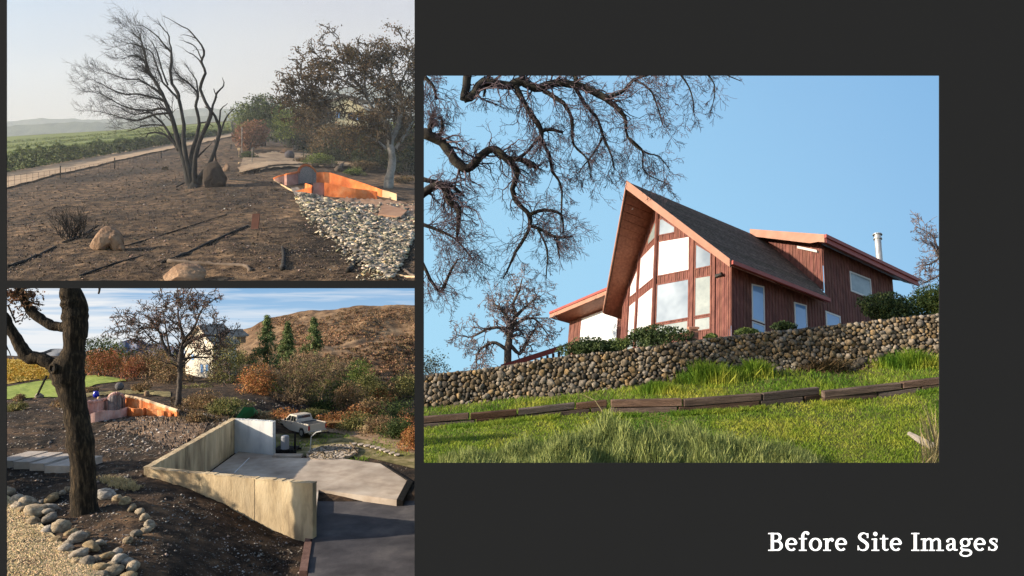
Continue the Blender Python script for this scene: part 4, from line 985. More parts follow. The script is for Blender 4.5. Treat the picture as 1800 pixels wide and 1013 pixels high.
for i in range(n_):
    if den[i] < -.12 * R2.random() - .03: continue
    k = pts[i, 1] / F; r = (1.5 + 3.6 * (1 - t_[i])) * k * (.6 + .8 * R2.random()); m_ = 10
    u = R2.normal(size=(m_, 3)); u /= np.linalg.norm(u, axis=1)[:, None]; u[:, 2] = abs(u[:, 2]); leaves(mb, pts[i] + u * r * [1, 1, .9], r * .95, R2, .8)
mb.build('hillside_brush', m_brush, None, kind='stuff')
def fridge(name, top, d, m, x0, x1, base, seed):   # far ridges
    xs_ = np.linspace(x0, x1, 70)
    def f(X, T):
        r = np.interp(X, [t[0] for t in top], [t[1] for t in top]) + fbm(np.stack([X * .09, T * 2 + seed, 0 * X], -1), 4) * 3.5
        py = base + (r - base) * T; dd = d + T * 4 + fbm(np.stack([X * .07, T * 5, 0 * X + seed], -1), 3) * 3; return np.stack([(X - 900) / F * dd, dd, -(py - 506.5) / F * dd], -1)
    sheet(name, xs_, np.linspace(0, 1, 14), f, m)
m_far = mat('haze_blue_wooded_ridge', [(.07, .085, .13), (.1, .115, .17), (.13, .15, .2)], scale=.5, rough=1, bump=.5, bscale=1)  # distance haze painted as a bluish base colour
m_far2 = mat('haze_grey_hill', [(.12, .13, .15), (.17, .18, .2)], scale=.4, rough=1, bump=.5, bscale=1)  # pale grey blue of distance haze put into the colour
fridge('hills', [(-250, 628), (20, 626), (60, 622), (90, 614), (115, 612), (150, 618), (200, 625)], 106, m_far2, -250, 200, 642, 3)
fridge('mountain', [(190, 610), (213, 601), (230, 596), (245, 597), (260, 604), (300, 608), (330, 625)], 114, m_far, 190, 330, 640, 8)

# foundation
m_conc = mat('stained_concrete', [(.2, .15, .1), (.58, .46, .29), (.74, .62, .42)], scale=.9, stretch=(1.3, 1.3, .4), detail=10, rough=.9, bump=.3, bscale=9, cols2=[(.55, .52, .5), (1.08, 1.05, 1)], scale2=.6)
m_cwhite = mat('whitewashed_concrete', [(.42, .42, .42), (.62, .62, .6), (.72, .71, .68)], scale=.8, stretch=(1.5, 1.5, .4), detail=8, rough=.9, bump=.1, bscale=9)
m_slab = mat('dusty_slab', [(.28, .22, .17), (.46, .38, .3), (.58, .5, .41)], scale=.6, detail=9, rough=.9, bump=.12, bscale=9, cols2=[(.65, .64, .64), (1.05, 1.05, 1.05)], scale2=.4)
m_dark = mat('shade_dark_floor', [(.028, .027, .03), (.055, .053, .058), (.1, .095, .095)], scale=.5, detail=9, rough=.85, bump=.15, bscale=7, cols2=[(.7, .7, .75), (1.3, 1.25, 1.2)], scale2=.25)  # shade over the lower floor is put into this dark base colour
fd = empty('foundation', (-10, 36, -10.4), 'open concrete house foundation of three bare walls round a slab', 'foundation')
def zpl(px, py, z): d = -z * F / (py - 506.5); return P(px, py, d)
def cwall(a, b, n_, z0, z1, m, label, extra=0):
    """panel wall from a to b (xy), panels as cast bays with slightly proud joints"""
    L = np.linalg.norm(b - a); nb = max(1, int(L / 1.25)); u = (b - a) / L; nrm = np.array([-u[1], u[0]])
    if nrm @ n_ < 0: nrm = -nrm
    mb = MB()
    for i in range(nb):
        s0, s1 = L * i / nb + .006, L * (i + 1) / nb - .006; p = a + u * s0; q = a + u * s1; off = nrm * (.012 * (i % 2))
        rg = [z1 + .03 * R2.normal() * 0 for _ in range(2)]
        mb.prism([(*(p + off), z0), (*(q + off), z0), (*(q + off), z1), (*(p + off), z1)], (*(-nrm * .3), 0))
    o = mb.build('wall', m, fd, label=label); fixnormals(o)
    mb = MB(); v = []; nn = 40                     # rough broken cap
    for i in range(nn):
        t0, t1 = i / nn, (i + 1) / nn; h = .02 + .035 * R2.random(); p = a + (b - a) * t0; q = a + (b - a) * t1
        mb.prism([(*(p + nrm * .015), z1 - .005), (*(q + nrm * .015), z1 - .005), (*(q + nrm * .015), z1 + h), (*(p + nrm * .015), z1 + h)], (*(-nrm * .33), 0))
    o = mb.build('wall_cap', m, fd); fixnormals(o)
cwall(A2, B2, np.array([0, -1]), -11.2, ZT, m_conc, 'near wall of yellowish stained concrete')
cwall(A2 + [0.02, .31], C2 + [-.0, .32], np.array([1, 0]), -11.2, ZT, m_conc, 'long left wall of shaded grey concrete')
cwall(C2 + [.01, 0], D2, np.array([0, -1]), -11.2, ZT - .01, m_cwhite, 'white far end wall')
ZS = -10.28
sl = [(*(A2 + [.35, .35]), ZS), (*(B2 + [-.05, .35]), ZS)] + [tuple(zpl(x, y, ZS)) for x, y in [(560, 861), (616, 868), (697, 879), (715, 845), (668, 815), (600, 806), (486, 805)]] + [(*(D2 + [0, -.2]), ZS), (*(C2 + [.3, -.05]), ZS)]
mb = MB(); mb.prism(sl, (0, 0, -.7)); o = mb.build('slab', m_slab, fd, label='pale dusty concrete slab'); fixnormals(o)
m_char = mat('charred_edge', [(.01, .009, .008), (.03, .025, .02)], scale=3, rough=1, bump=.4, bscale=8)
mb = MB(); e1, e2, e3, e4 = [zpl(x, y, ZS) for x, y in [(697, 879), (716, 845), (697, 832), (668, 815)]]
for a, b in ((e1, e2), (e2, e4)):
    mb.prism([a + [0.02, 0, .04], b + [.02, 0, .04], b + [.3, .02, -.05], a + [.3, .02, -.05]], (0, 0, -.3))
o = mb.build('edge_board', m_char, fd, label='charred black form board along the slab edge'); fixnormals(o)
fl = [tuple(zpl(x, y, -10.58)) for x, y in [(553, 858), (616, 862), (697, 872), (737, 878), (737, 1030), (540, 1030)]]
mb = MB(); mb.prism(fl, (0, 0, -.2)); o = mb.build('floor', m_dark, fd, label='lower floor with shade painted into its dark colour'); fixnormals(o)
mb = MB(); a, b = zpl(552, 932, -10.6), zpl(541, 1010, -10.6)
for i in range(3):
    p, q = a + (b - a) * (i / 3), a + (b - a) * ((i + .97) / 3); mb.box(p + [-.32, 0, -.4], q - p, [.3, 0, 0], [0, 0, .42 + .05 * i])
o = mb.build('curb', mat('old_redwood_curb', [(.08, .04, .03), (.2, .12, .1)], scale=2, rough=1, bump=.3, bscale=8), fd); fixnormals(o)
mb = MB(); mb.tube([zpl(553, 930, -10.6) , zpl(556, 876, -10.6), zpl(590, 876, -10.65)], .03, 6); mb.build('pipe', flat('white_pvc', (.6, .6, .62), .4), fd); mb = MB(); mb.tube([zpl(412, 832, ZS) + [0, 0, .02], zpl(438, 806, ZS) + [0, 0, .02]], .03, 5); mb.build('pipe', MATS['white_pvc'], fd); mb = MB()
mb.tube([zpl(588, 875, -10.6), zpl(589, 870, -10.55), zpl(594, 870, -10.5), zpl(596, 876, -10.6)], .03, 6); mb.build('pipe', MATS['white_pvc'], fd)

# debris on burnt ground
m_deb = mat('ashy_debris', [(.05, .04, .03), (.2, .17, .14), (.5, .47, .42)], scale=.7, rough=1, island=.6)
def scatter(n, px0, px1, py0, py1, size, m, name, rng, G=G2, keep=None, flatz=.5, wfn=None):
    c = []; s = []
    for _ in range(n):
        px, py = px0 + (px1 - px0) * rng.random(), py0 + (py1 - py0) * rng.random()
        if keep and not keep(px, py, rng): continue
        p = G(px, py); c.append(p); s.append(size * p[1] / F * (.4 + 1.2 * rng.random() ** 3))
    mb = MB(); chips(mb, c, np.array(s), rng, flatz); return mb.build(name, m, None, kind='stuff')
def keep2(x, y, r):
    if x > 250 and 740 < y < 1000: return x < 545 and y > 850 + (x - 258) * .3
    if y < 860 - 0 and x < 250: return True
    return y > 700 and not (x < 235 and y > 870 + (x - 12) * .62)
scatter(9000, -20, 545, 700, 1013, 5, m_deb, 'debris', R2, keep=keep2)
scatter(2200, 180, 400, 720, 800, 5, m_deb, 'rubble', R2, keep=lambda x, y, r: y < 860 - (x - 180) * .5)
scatter(1500, 486, 734, 764, 830, 3, m_deb, 'yard_litter', R2, keep=lambda x, y, r: r.random() < .7)
def weeds(name, n, px0, px1, py0, py1, h, m, rng, keep=None, bw=1.6, lean=.7, G=G2, kind='stuff'):
    c = []
    for _ in range(n):
        px, py = px0 + (px1 - px0) * rng.random(), py0 + (py1 - py0) * rng.random()
        if keep and not keep(px, py): continue
        c.append(G(px, py))
    c = np.array(c); mb = MB(); blades(mb, c, h * c[:, 1] / F, bw * c[:, 1] / F, rng, lean); return mb.build(name, m, None, kind=kind)
c = [G2(x, y) + [0, 0, .02] for x, y in zip(130 + 260 * R2.random(170), 735 + 110 * R2.random(170)) if y < 850 - (x - 200) * .35]
mb = MB(); splinters(mb, c, [9 * q[1] / F for q in c], R2); mb.build('wood_fragments', m_deb, None, kind='stuff')
weeds('dry_weeds', 2600, 160, 255, 836, 866, 5, m_dry, R2, keep=lambda x, y: ((x - 212) / 40) ** 2 + ((y - 851 - (x - 212) * .2) / 10) ** 2 < .4 + vnoise(np.array([x * .2, y * .3, 3.])))
weeds('yard_weeds', 2600, 486, 734, 764, 812, 4, m_grass, R2, keep=lambda x, y: vnoise(np.array([x * .03, y * .12, 1.])) > .58)
weeds('dry_bank_weeds', 1800, 300, 410, 700, 745, 4, m_scrub, R2, keep=lambda x, y: y > 690 + (x - 330) * .4)

LB_ = ['at the pad end', 'second from the round pad', 'third from the round pad', 'fourth from the round pad', 'in the very middle', 'just past the middle', 'third from the slab end', 'second from the slab end', 'nearest the slab']
for x, y in [(622, 778), (634, 779), (645, 781), (655, 783), (664, 785), (672, 788), (680, 791), (689, 794), (698, 797)]:
    g = zpl(x, y + 3, -10.33); q = [g + [.2 * math.cos(t) * (.8 + .4 * R2.random()), .3 * math.sin(t), 0] for t in np.linspace(0, 6.28, 7, endpoint=False)]; mb = MB(); mb.prism(q, [0, 0, .06]); o = mb.build('stepping_stone', m_slab, None, label=f'pale stepping stone {LB_[int((x - 622) // 9)]} of the curved row across the yard', cat='stone', group='stepping stones across the yard'); fixnormals(o)
# gravel terrace and its border of stones
m_grav = mat('pea_gravel', [(.34, .25, .12), (.6, .46, .25), (.75, .62, .38)], scale=9, detail=4, rough=.9, bump=.7, bscale=18)
BL = [(-30, 862), (12, 872), (45, 893), (75, 925), (108, 955), (150, 985), (200, 1014), (230, 1034)]
band('gravel_terrace', BL, [(-30, 1034), (12, 1034), (45, 1034), (75, 1034), (108, 1034), (150, 1034), (190, 1034), (230, 1035)], lambda a, b: G2(a, b, .4), .05, m_grav, nu=60, nv=24)
c = []
for _ in range(16000):
    x = -25 + 240 * R2.random(); yt = interp(x, BL) + 3; y = yt + (1022 - yt) * R2.random()
    if yt < 1015: c.append((x, y))
pc = np.array(c); cc = np.array([G2(x, y, .4, 21, 34) for x, y in pc[::8]]); 
c2 = np.repeat(cc, 8, 0)[:len(pc)] + np.stack([R2.normal(size=len(pc)) * .16, R2.normal(size=len(pc)) * .3, np.zeros(len(pc))], 1); c2 = c2[:len(pc)]
c2[:, 2] = H2(c2[:, 0], c2[:, 1], .4) + .06; xx = 900 + F * c2[:, 0] / c2[:, 1]; yy = 506.5 - F * c2[:, 2] / c2[:, 1]; c2 = c2[yy > np.interp(xx, [b[0] for b in BL], [b[1] for b in BL]) + 4]
m_peb = mat('gravel_pebble', [(.5, .37, .19), (.75, .6, .36)], scale=1, rough=.9, island=.5)
mb = MB(); chips(mb, c2, .055, R2, .8); mb.build('gravel', m_peb, None, kind='stuff')
m_rock = mat('river_stone', [(.17, .125, .08), (.38, .295, .19), (.6, .48, .32)], scale=2.2, detail=9, rough=.95, bump=.9, bscale=6)
objvar(m_rock, .3)
RM = [rockmesh('boulder', R2, m_rock, 2, .22) for _ in range(7)]
WHR = ['at the left edge of the gravel', 'near the left edge of the gravel', 'below the tree trunk', 'in the middle of the gravel border', 'towards the lower end of the gravel border', 'at the bottom edge of the picture']
bd = [(18, 868, 14, 10, 'smallest rounded'), (30, 880, 20, 10, 'low pale'), (48, 886, 30, 12, 'long flat grey'), (66, 902, 34, 17, 'largest rounded grey'), (40, 900, 16, 9, 'low tan'), (60, 920, 22, 10, 'flat tan'), (88, 915, 26, 13, 'broad grey'), (83, 935, 20, 10, 'small pale'),
      (105, 932, 30, 16, 'jagged grey'), (125, 940, 20, 11, 'small rough'), (100, 952, 18, 10, 'low rounded'), (137, 953, 30, 17, 'smooth domed tan'), (115, 968, 22, 11, 'broken faced grey'), (162, 966, 30, 14, 'wide domed tan'), (140, 978, 30, 12, 'flat sloping grey'),
      (155, 992, 26, 13, 'dark pitted'), (188, 980, 22, 10, 'small pale rough'), (178, 1000, 26, 13, 'pale speckled'), (210, 988, 26, 13, 'rough light'), (200, 1010, 30, 14, 'pale rounded'), (232, 1003, 26, 15, 'greenish pale'), (225, 1018, 28, 12, 'last low')]
bd += [(8, 866, 20, 10, 'low outer pale'), (28, 892, 20, 9, 'inner tan'), (52, 906, 18, 9, 'inner chipped'), (88, 932, 16, 8, 'inner squat'), (84, 904, 18, 9, 'outer dark grey'), (108, 922, 16, 9, 'outer rounded'), (122, 958, 18, 9, 'inner cream'), (150, 944, 16, 9, 'outer mossy'),
       (135, 990, 20, 9, 'inner broken'), (172, 984, 18, 9, 'middle pitted'), (176, 958, 16, 9, 'outer flat'), (205, 974, 18, 9, 'outer pale'), (196, 996, 16, 8, 'middle small'), (224, 990, 18, 9, 'outer grey'), (180, 1014, 22, 10, 'inner last')]
for i, (x, y, w, h, lab) in enumerate(bd):
    g = G2(x, y, .5, 21, 40); k = g[1] / F
    rock('boulder', RM[i % 7], g + [0, 0, h * k * .25], (w * k * .6, w * k * .52, h * k * .78), R2, f'{lab} border stone ' + WHR[0 if x < 22 else 1 if x < 60 else 2 if x < 112 else 3 if x < 150 else 4 if x < 200 else 5], 'stone', 'stones edging the gravel terrace', tilt=.12)
rg = [(187, 873, 32, 15, 'large tan boulder right beside the dark trunk in the ring'), (206, 880, 16, 9, 'small pale ring stone next to the large tan boulder'), (220, 886, 18, 11, 'rounded grey ring stone right of the small pale one'), (232, 896, 17, 9, 'reddish grey ring stone on the right rise of the ring'), (247, 902, 15, 8, 'flat dark ring stone at the upper right bend'),
      (255, 913, 16, 10, 'grey ring stone at the outermost right bend'), (263, 926, 17, 11, 'rounded ring stone below the outermost bend'), (255, 935, 18, 10, 'pale ring stone on the lower right of the ring'), (238, 943, 20, 10, 'wide grey ring stone low in the ring'), (226, 952, 18, 7, 'last flat ring stone at the open end of the ring'),
      (92, 880, 26, 12, 'dark blue grey stone left of the trunk'), (75, 886, 14, 8, 'small grey stone at the far left of the ring'), (88, 896, 32, 9, 'long flat dark stone below the blue grey one'), (108, 870, 13, 8, 'small reddish stone against the left of the trunk'), (121, 864, 12, 11, 'pale stone half hidden by the trunk')]
for i, (x, y, w, h, lab) in enumerate(rg):
    g = G2(x, y); k = g[1] / F
    rock('boulder', RM[(i + 3) % 7], g + [0, 0, h * k * .25], (w * k * .6, w * k * .5, h * k * .8), R2, lab, 'stone', 'stones ringing the foreground tree', tilt=.1)
for x, y, w, h, lab in [(-25.2, 29.3, 3.6, 5.3, 'tall dense evergreen added out of view at left to throw shade on the foundation bank'), (-26.2, 32.6, 3.2, 3.8, 'lower evergreen added out of view to shade the garden edge, level with the garden steps')]:  # unseen evergreens, added to cast shade on the bank and near wall
    z = float(H2(x, y)); px_, py_ = proj((x, y, z)); kk = F / y
    bush('added_shade_evergreen', lab, 'tree', px_, py_, w * kk, h * kk, y, m_shr, R2, n=11000, leaf=9, group='evergreens added out of view to shade the garden', trunk=False, m_wood=m_bark, nl=12)
# garden steps on the left
m_pale = mat('pale_step_concrete', [(.3, .26, .22), (.46, .4, .35)], scale=1.5, rough=.9, bump=.2, bscale=8)
gs = empty('garden_steps', G2(60, 830), 'pale concrete garden steps leading left behind the foreground trunk', 'steps')
for x0, x1, y in [(-12, 24, 811), (24, 52, 813), (52, 78, 816), (78, 124, 820)]:
    a = G2(x0, y + 12, 0); k = a[1] / F; mb = MB(); a = P(x0, y + 12, a[1]); mb.box(a, [(x1 - x0 - .6) * k, 0, 0], [.35, 2.0, 0], [0, 0, 13 * k]); mb.build('step', m_pale, gs)

# foreground tree
m_fbark = mat('furrowed_dark_bark', [(.006, .005, .004), (.03, .022, .014), (.12, .085, .05)], scale=5, stretch=(2.2, 2.2, .45), detail=9, rough=1, bump=1.0, bscale=5)
m_brown = mat('withered_leaf', [(.06, .035, .02), (.16, .09, .05), (.24, .15, .09)], scale=1, rough=.8, island=.35, trans=.25)
def foretree():
    d = G2(147, 900)[1]; cl = Clip(-400, 737, 498.5, 2000); root = empty('oak_tree', P(147, 906, d), 'dark furrowed oak trunk in the foreground forking left above the stone ring', 'tree'); rng = R2
    mb = MB(); tips = []
    L = limb(mb, [(150, 922, 0, 31), (148, 900, 0, 24), (146, 828, 0, 21), (140, 765, 0, 20.5), (130, 710, 0, 19.5), (123, 675, 0, 24), (119, 652, 0, 27), (127, 628, 0, 19), (131, 602, 0, 17), (133, 577, 0, 20), (132, 552, 0, 21.5), (126, 526, 0, 18), (122, 500, 0, 16), (121, 470, 0, 16)], d, rng, 14, 4, .4, cl)
    L1 = limb(mb, [(125, 572, 0, 12), (108, 575, 0, 9), (92, 573, -1, 8.5), (77, 564, -2, 8.5), (60, 552, -3, 9), (50, 541, -4, 7.5), (40, 523, -5, 6), (28, 500, -6, 5)], d, rng, 9, 3, .3, cl)
    L2 = limb(mb, [(112, 655, 0, 16), (97, 645, 0, 13), (86, 637, -2, 11.5), (69, 631, -3, 11), (49, 626, -4, 11), (37, 610, -5, 11), (28, 594, -6, 9), (16, 575, -7, 8), (8, 555, -8, 7), (-20, 540, -9, 6)], d, rng, 9, 3, .3, cl)
    limb(mb, [(140, 560, -3, 10), (147, 545, -3, 8), (140, 525, -2, 9), (132, 510, 0, 9)], d, rng, 8, 3, 0, cl)
    mb.build('trunk', m_fbark, root, True)
    mb = MB(); k = d / F; n_ = unit(np.array([-.45, -1, .05])); u = unit(np.cross(n_, [0, 0, 1])); w = np.cross(u, n_)
    c = P(93, 648, d - 25 * k); ring = [c + (u * math.cos(t) + w * math.sin(t)) * 7.5 * k for t in np.linspace(0, 2 * math.pi, 13)]
    mb.tube(ring, 2.6 * k, 6, False); mb.build('knot', m_fbark, root, True)
    mb = MB(); mb.tube([c - n_ * 5 * k, c - n_ * .5 * k], [7 * k, 6.5 * k], 12); mb.build('knot_shade_plug', flat('painted_hollow_shade', (.004, .003, .003), 1), root)  # solid black plug, the hole's inner shade painted as colour
    tw = MB()
    twigs(tw, L1[-10:], 16, 26 * k, rng, np.array([0, 0, -.1]), 2, 3, tips, cl, rmin=.014, rfac=.2)
    tw.build('branches', m_fbark, root)
    for q in ([(14, 536, -6, 1.6), (20, 550, -6, 1.4), (28, 568, -6, 1)], [(10, 606, -6, 1.6), (16, 618, -6, 1), (19, 625, -6, .8)], [(170, 495, -4, 2.6), (175, 508, -4, 2), (173, 517, -4, 1.4)]):
        tw = MB(); limb(tw, q, d, rng, 5, 3, .2, cl); tw.build('twig', m_fbark, root)
    c = list(spray(tips, 260, 4 * k, rng, cl)) + [P(30 + 20 * rng.normal(), 512 + 9 * abs(rng.normal()), d - 5 * k + rng.normal() * .15) for _ in range(420)] + [P(27 + 6 * rng.normal(), 560 + 9 * rng.normal(), d - 6 * k) for _ in range(26)]
    c = np.array(c); c = c[cl.mask(c)]; mb = MB(); leaves(mb, c, 7 * k, rng, .5); mb.build('crown', m_brown, root)
foretree()

# orange curved garden wall
m_or = mat('orange_stucco', [(.5, .12, .03), (.74, .22, .06), (.76, .4, .2)], scale=1.1, detail=9, rough=.85, bump=.3, bscale=6, lo=.3, hi=.72, cols2=[(.6, .52, .5), (1.05, 1.05, 1.05)], scale2=.7)
m_pink = mat('faded_pink_stucco', [(.36, .17, .13), (.55, .34, .29), (.64, .48, .43)], scale=1.2, rough=.85, bump=.15, bscale=10)
m_cream = mat('bleached_cream_stucco', [(.45, .3, .17), (.62, .48, .32)], scale=1, rough=.9)
m_panel = mat('grey_fountain_panel', [(.1, .09, .09), (.24, .21, .2), (.34, .28, .26)], scale=2.6, rough=.8, bump=.2, bscale=9)
def lowwall(root, name, pts, m, G, th=5, label=None, sub=6, capm=None):
    """pts: (px, py_top, py_base): extruded ribbon with thickness, base on the ground"""
    P_ = np.array(pts, float); t = np.linspace(0, len(P_) - 1, (len(P_) - 1) * sub + 1); i0 = np.minimum(t.astype(int), len(P_) - 2); f = (t - i0)[:, None]
    p0, p1, p2, p3 = P_[np.maximum(i0 - 1, 0)], P_[i0], P_[i0 + 1], P_[np.minimum(i0 + 2, len(P_) - 1)]
    Q = .5 * (2 * p1 + (p2 - p0) * f + (2 * p0 - 5 * p1 + 4 * p2 - p3) * f ** 2 + (-p0 + 3 * p1 - 3 * p2 + p3) * f ** 3); Q[:, 1] += R2.normal(size=len(Q)) * .12
    bot = [G(q[0], q[2]) for q in Q]; k = bot[0][1] / F; top = [P(q[0], q[1], b[1]) for q, b in zip(Q, bot)]
    mb = MB(); v = []; n = len(Q); ext = np.array([.15, 1, 0.]) * th * k
    for a, b in zip(bot, top): v += [a - [0, 0, .3], b, b + ext, a + ext - [0, 0, .3]]
    fs = []
    for i in range(n - 1):
        a = 4 * i
        for j in range(4): fs.append((a + j, a + 4 + j, a + 4 + (j + 1) % 4, a + (j + 1) % 4))
    fs += [(0, 1, 2, 3), (4 * n - 4, 4 * n - 1, 4 * n - 2, 4 * n - 3)]
    mb.add(v, fs); o = mb.build(name, m, root, label=label); fixnormals(o)
    if capm:
        mb = MB(); c = [b + ext * .5 for b in top]; mb.tube(c, th * k * .62, 6); mb.build('coping', capm, root)
w2 = empty('garden_wall', G2(230, 725), 'sunlit orange and pink curved garden wall with a round topped panel beyond the debris', 'wall')
lowwall(w2, 'wall_section', [(140, 709, 733), (165, 706, 728), (190, 701, 720)], m_pink, G2, label='faded pink left section', capm=m_pink)
lowwall(w2, 'panel', [(189, 703, 722), (192, 697, 723), (198, 693, 723), (205, 692, 723), (212, 695, 723), (217, 702, 722)], m_panel, G2, 5, 'grey round topped fountain panel', 4, m_pink)
lowwall(w2, 'wall_section', [(219, 697, 721), (235, 700, 722), (255, 705, 723), (280, 713, 726), (311, 723, 733)], m_or, G2, label='bright orange right section', capm=m_cream)
lowwall(w2, 'basin_wall', [(152, 731, 744), (170, 724, 742), (190, 722, 738), (203, 722, 736), (222, 716, 732)], m_pink, G2, 4, 'low pink wall of the basin')
lowwall(w2, 'basin_wall', [(222, 716, 732), (235, 719, 733), (255, 718, 731), (280, 722, 732), (300, 726, 733)], m_or, G2, 4, 'low orange wall of the basin')
# post, pot, sphere
def post(name, lab, cat, x0, y0, x1, y1, r, m, G=G2, sides=6, grp=None):
    g = G(x0, y0); k = g[1] / F; mb = MB(); mb.tube([g - [0, 0, .1], P(x1, y1, g[1])], r * k, sides); return mb.build(name, m, None, label=lab, cat=cat, group=grp)
m_char2 = mat('charred_wood', [(.008, .007, .007), (.03, .026, .022)], scale=3, rough=1, bump=.4, bscale=8)
post('leaning_post', 'charred black post leaning right at the edge of the green lawn', 'post', 62, 700, 82, 661, 1.9, m_char2)
g = G2(210, 686); k = g[1] / F; m_ball = mat('rough_stone_ball', [(.08, .075, .075), (.17, .16, .16)], scale=1.2, rough=.95, bump=.6, bscale=3)
mb = MB(); mb.add(*(lambda b: ([tuple(np.array(v.co) * 7.2 * k + g + [0, 0, 6.6 * k]) for v in b.verts], [tuple(v.index for v in f.verts) for f in b.faces]))((lambda b: (bmesh.ops.create_icosphere(b, subdivisions=3, radius=1), b.verts.ensure_lookup_table(), b)[2])(bmesh.new()))); mb.build('stone_ball', m_ball, None, True, 'grey stone ball standing behind the pink wall section, in the lower left scene', 'ball')
def pot(px, py, w, h, m, lab, G=G2):
    g = G(px, py); k = g[1] / F; mb = MB(); mb.tube([g, g + [0, 0, h * .3 * k], g + [0, 0, h * .75 * k], g + [0, 0, h * .85 * k], g + [0, 0, h * k]], np.array([.3, .48, .5, .36, .44]) * w * k, 12); mb.build('flower_pot', m, None, True, lab, 'pot')
pot(169, 699, 10, 11, flat('cobalt_glaze', (.01, .02, .4), .2), 'cobalt blue glazed pot behind the pink wall section')
pot(174, 703, 6, 5, m_cream, 'small cream pot in front of the blue glazed pot')
pot(258, 697, 9, 9, m_tan, 'square looking tan pot on the path behind the orange wall')

# oak with withered crown, over the orange wall
d_ = G2(314, 714)[1]; cl2 = Clip(-300, 737, 498.5, 2000)
baretree('oak_tree', 'spreading oak with thin brown withered crown beside the orange wall end', 'tree',
         [[(311, 718, 0, 6), (315, 690, 0, 4.6), (316, 660, 0, 4.2), (317, 632, 0, 4.4), (320, 612, 0, 4)], [(319, 640, 0, 3.6), (300, 626, 4, 2.8), (288, 605, 6, 2.4), (278, 580, 6, 2), (262, 576, 6, 1.4), (240, 585, 6, .8)],
          [(320, 612, 0, 3.6), (335, 600, -3, 3), (360, 590, -5, 2.4), (385, 592, -6, 1.4)], [(320, 615, 0, 3), (322, 590, 3, 2.4), (315, 565, 3, 2), (312, 540, 3, 1.2)], [(322, 600, 0, 3), (342, 575, -3, 2.2), (352, 550, -4, 1.4), (362, 530, -4, .8)],
          [(288, 605, 6, 2), (270, 600, 8, 1.4), (245, 570, 8, .8)], [(317, 632, 0, 2.6), (345, 628, 6, 1.6), (380, 628, 8, .9)], [(300, 626, 0, 2), (285, 545, 4, 1)]], d_, m_bark, m_bark, 12, 11, 42, np.array([0, 0, .06]), cl2, P(311, 718, d_), 3, 3, rmin=.022,
         leafspec=(mat('withered_oak_leaf', [(.13, .065, .045), (.24, .14, .1), (.3, .2, .14)], scale=1, rough=.8, island=.4, trans=.2), 7000, 3.2, 2.3), rfac=.35, t0=.35)

# trees and thickets beyond the plateau
def LM(name, a, b, c, isl=.45): return mat(name, [tuple(1.45 * q for q in t) for t in (a, b, c)], scale=.9, rough=.8, island=isl, trans=.15, cols2=[(.6, .6, .6), (1.15, 1.1, 1.05)], scale2=.35)
m_dgr = LM('deep_green_leaf', (.015, .028, .008), (.045, .07, .018), (.09, .12, .03))
m_ogr = LM('olive_green_leaf', (.04, .06, .012), (.1, .14, .03), (.19, .23, .06))
m_rus = LM('rust_red_leaf', (.1, .04, .02), (.24, .11, .05), (.32, .17, .08))
m_ora = LM('orange_brown_leaf', (.16, .07, .02), (.34, .17, .06), (.45, .26, .1))
m_brn = LM('dull_brown_leaf', (.07, .05, .025), (.19, .13, .065), (.3, .22, .11))
m_mix = LM('brown_green_leaf', (.05, .055, .018), (.14, .14, .045), (.26, .22, .09))
def D2g(px, py): return G2(px, py)[1]
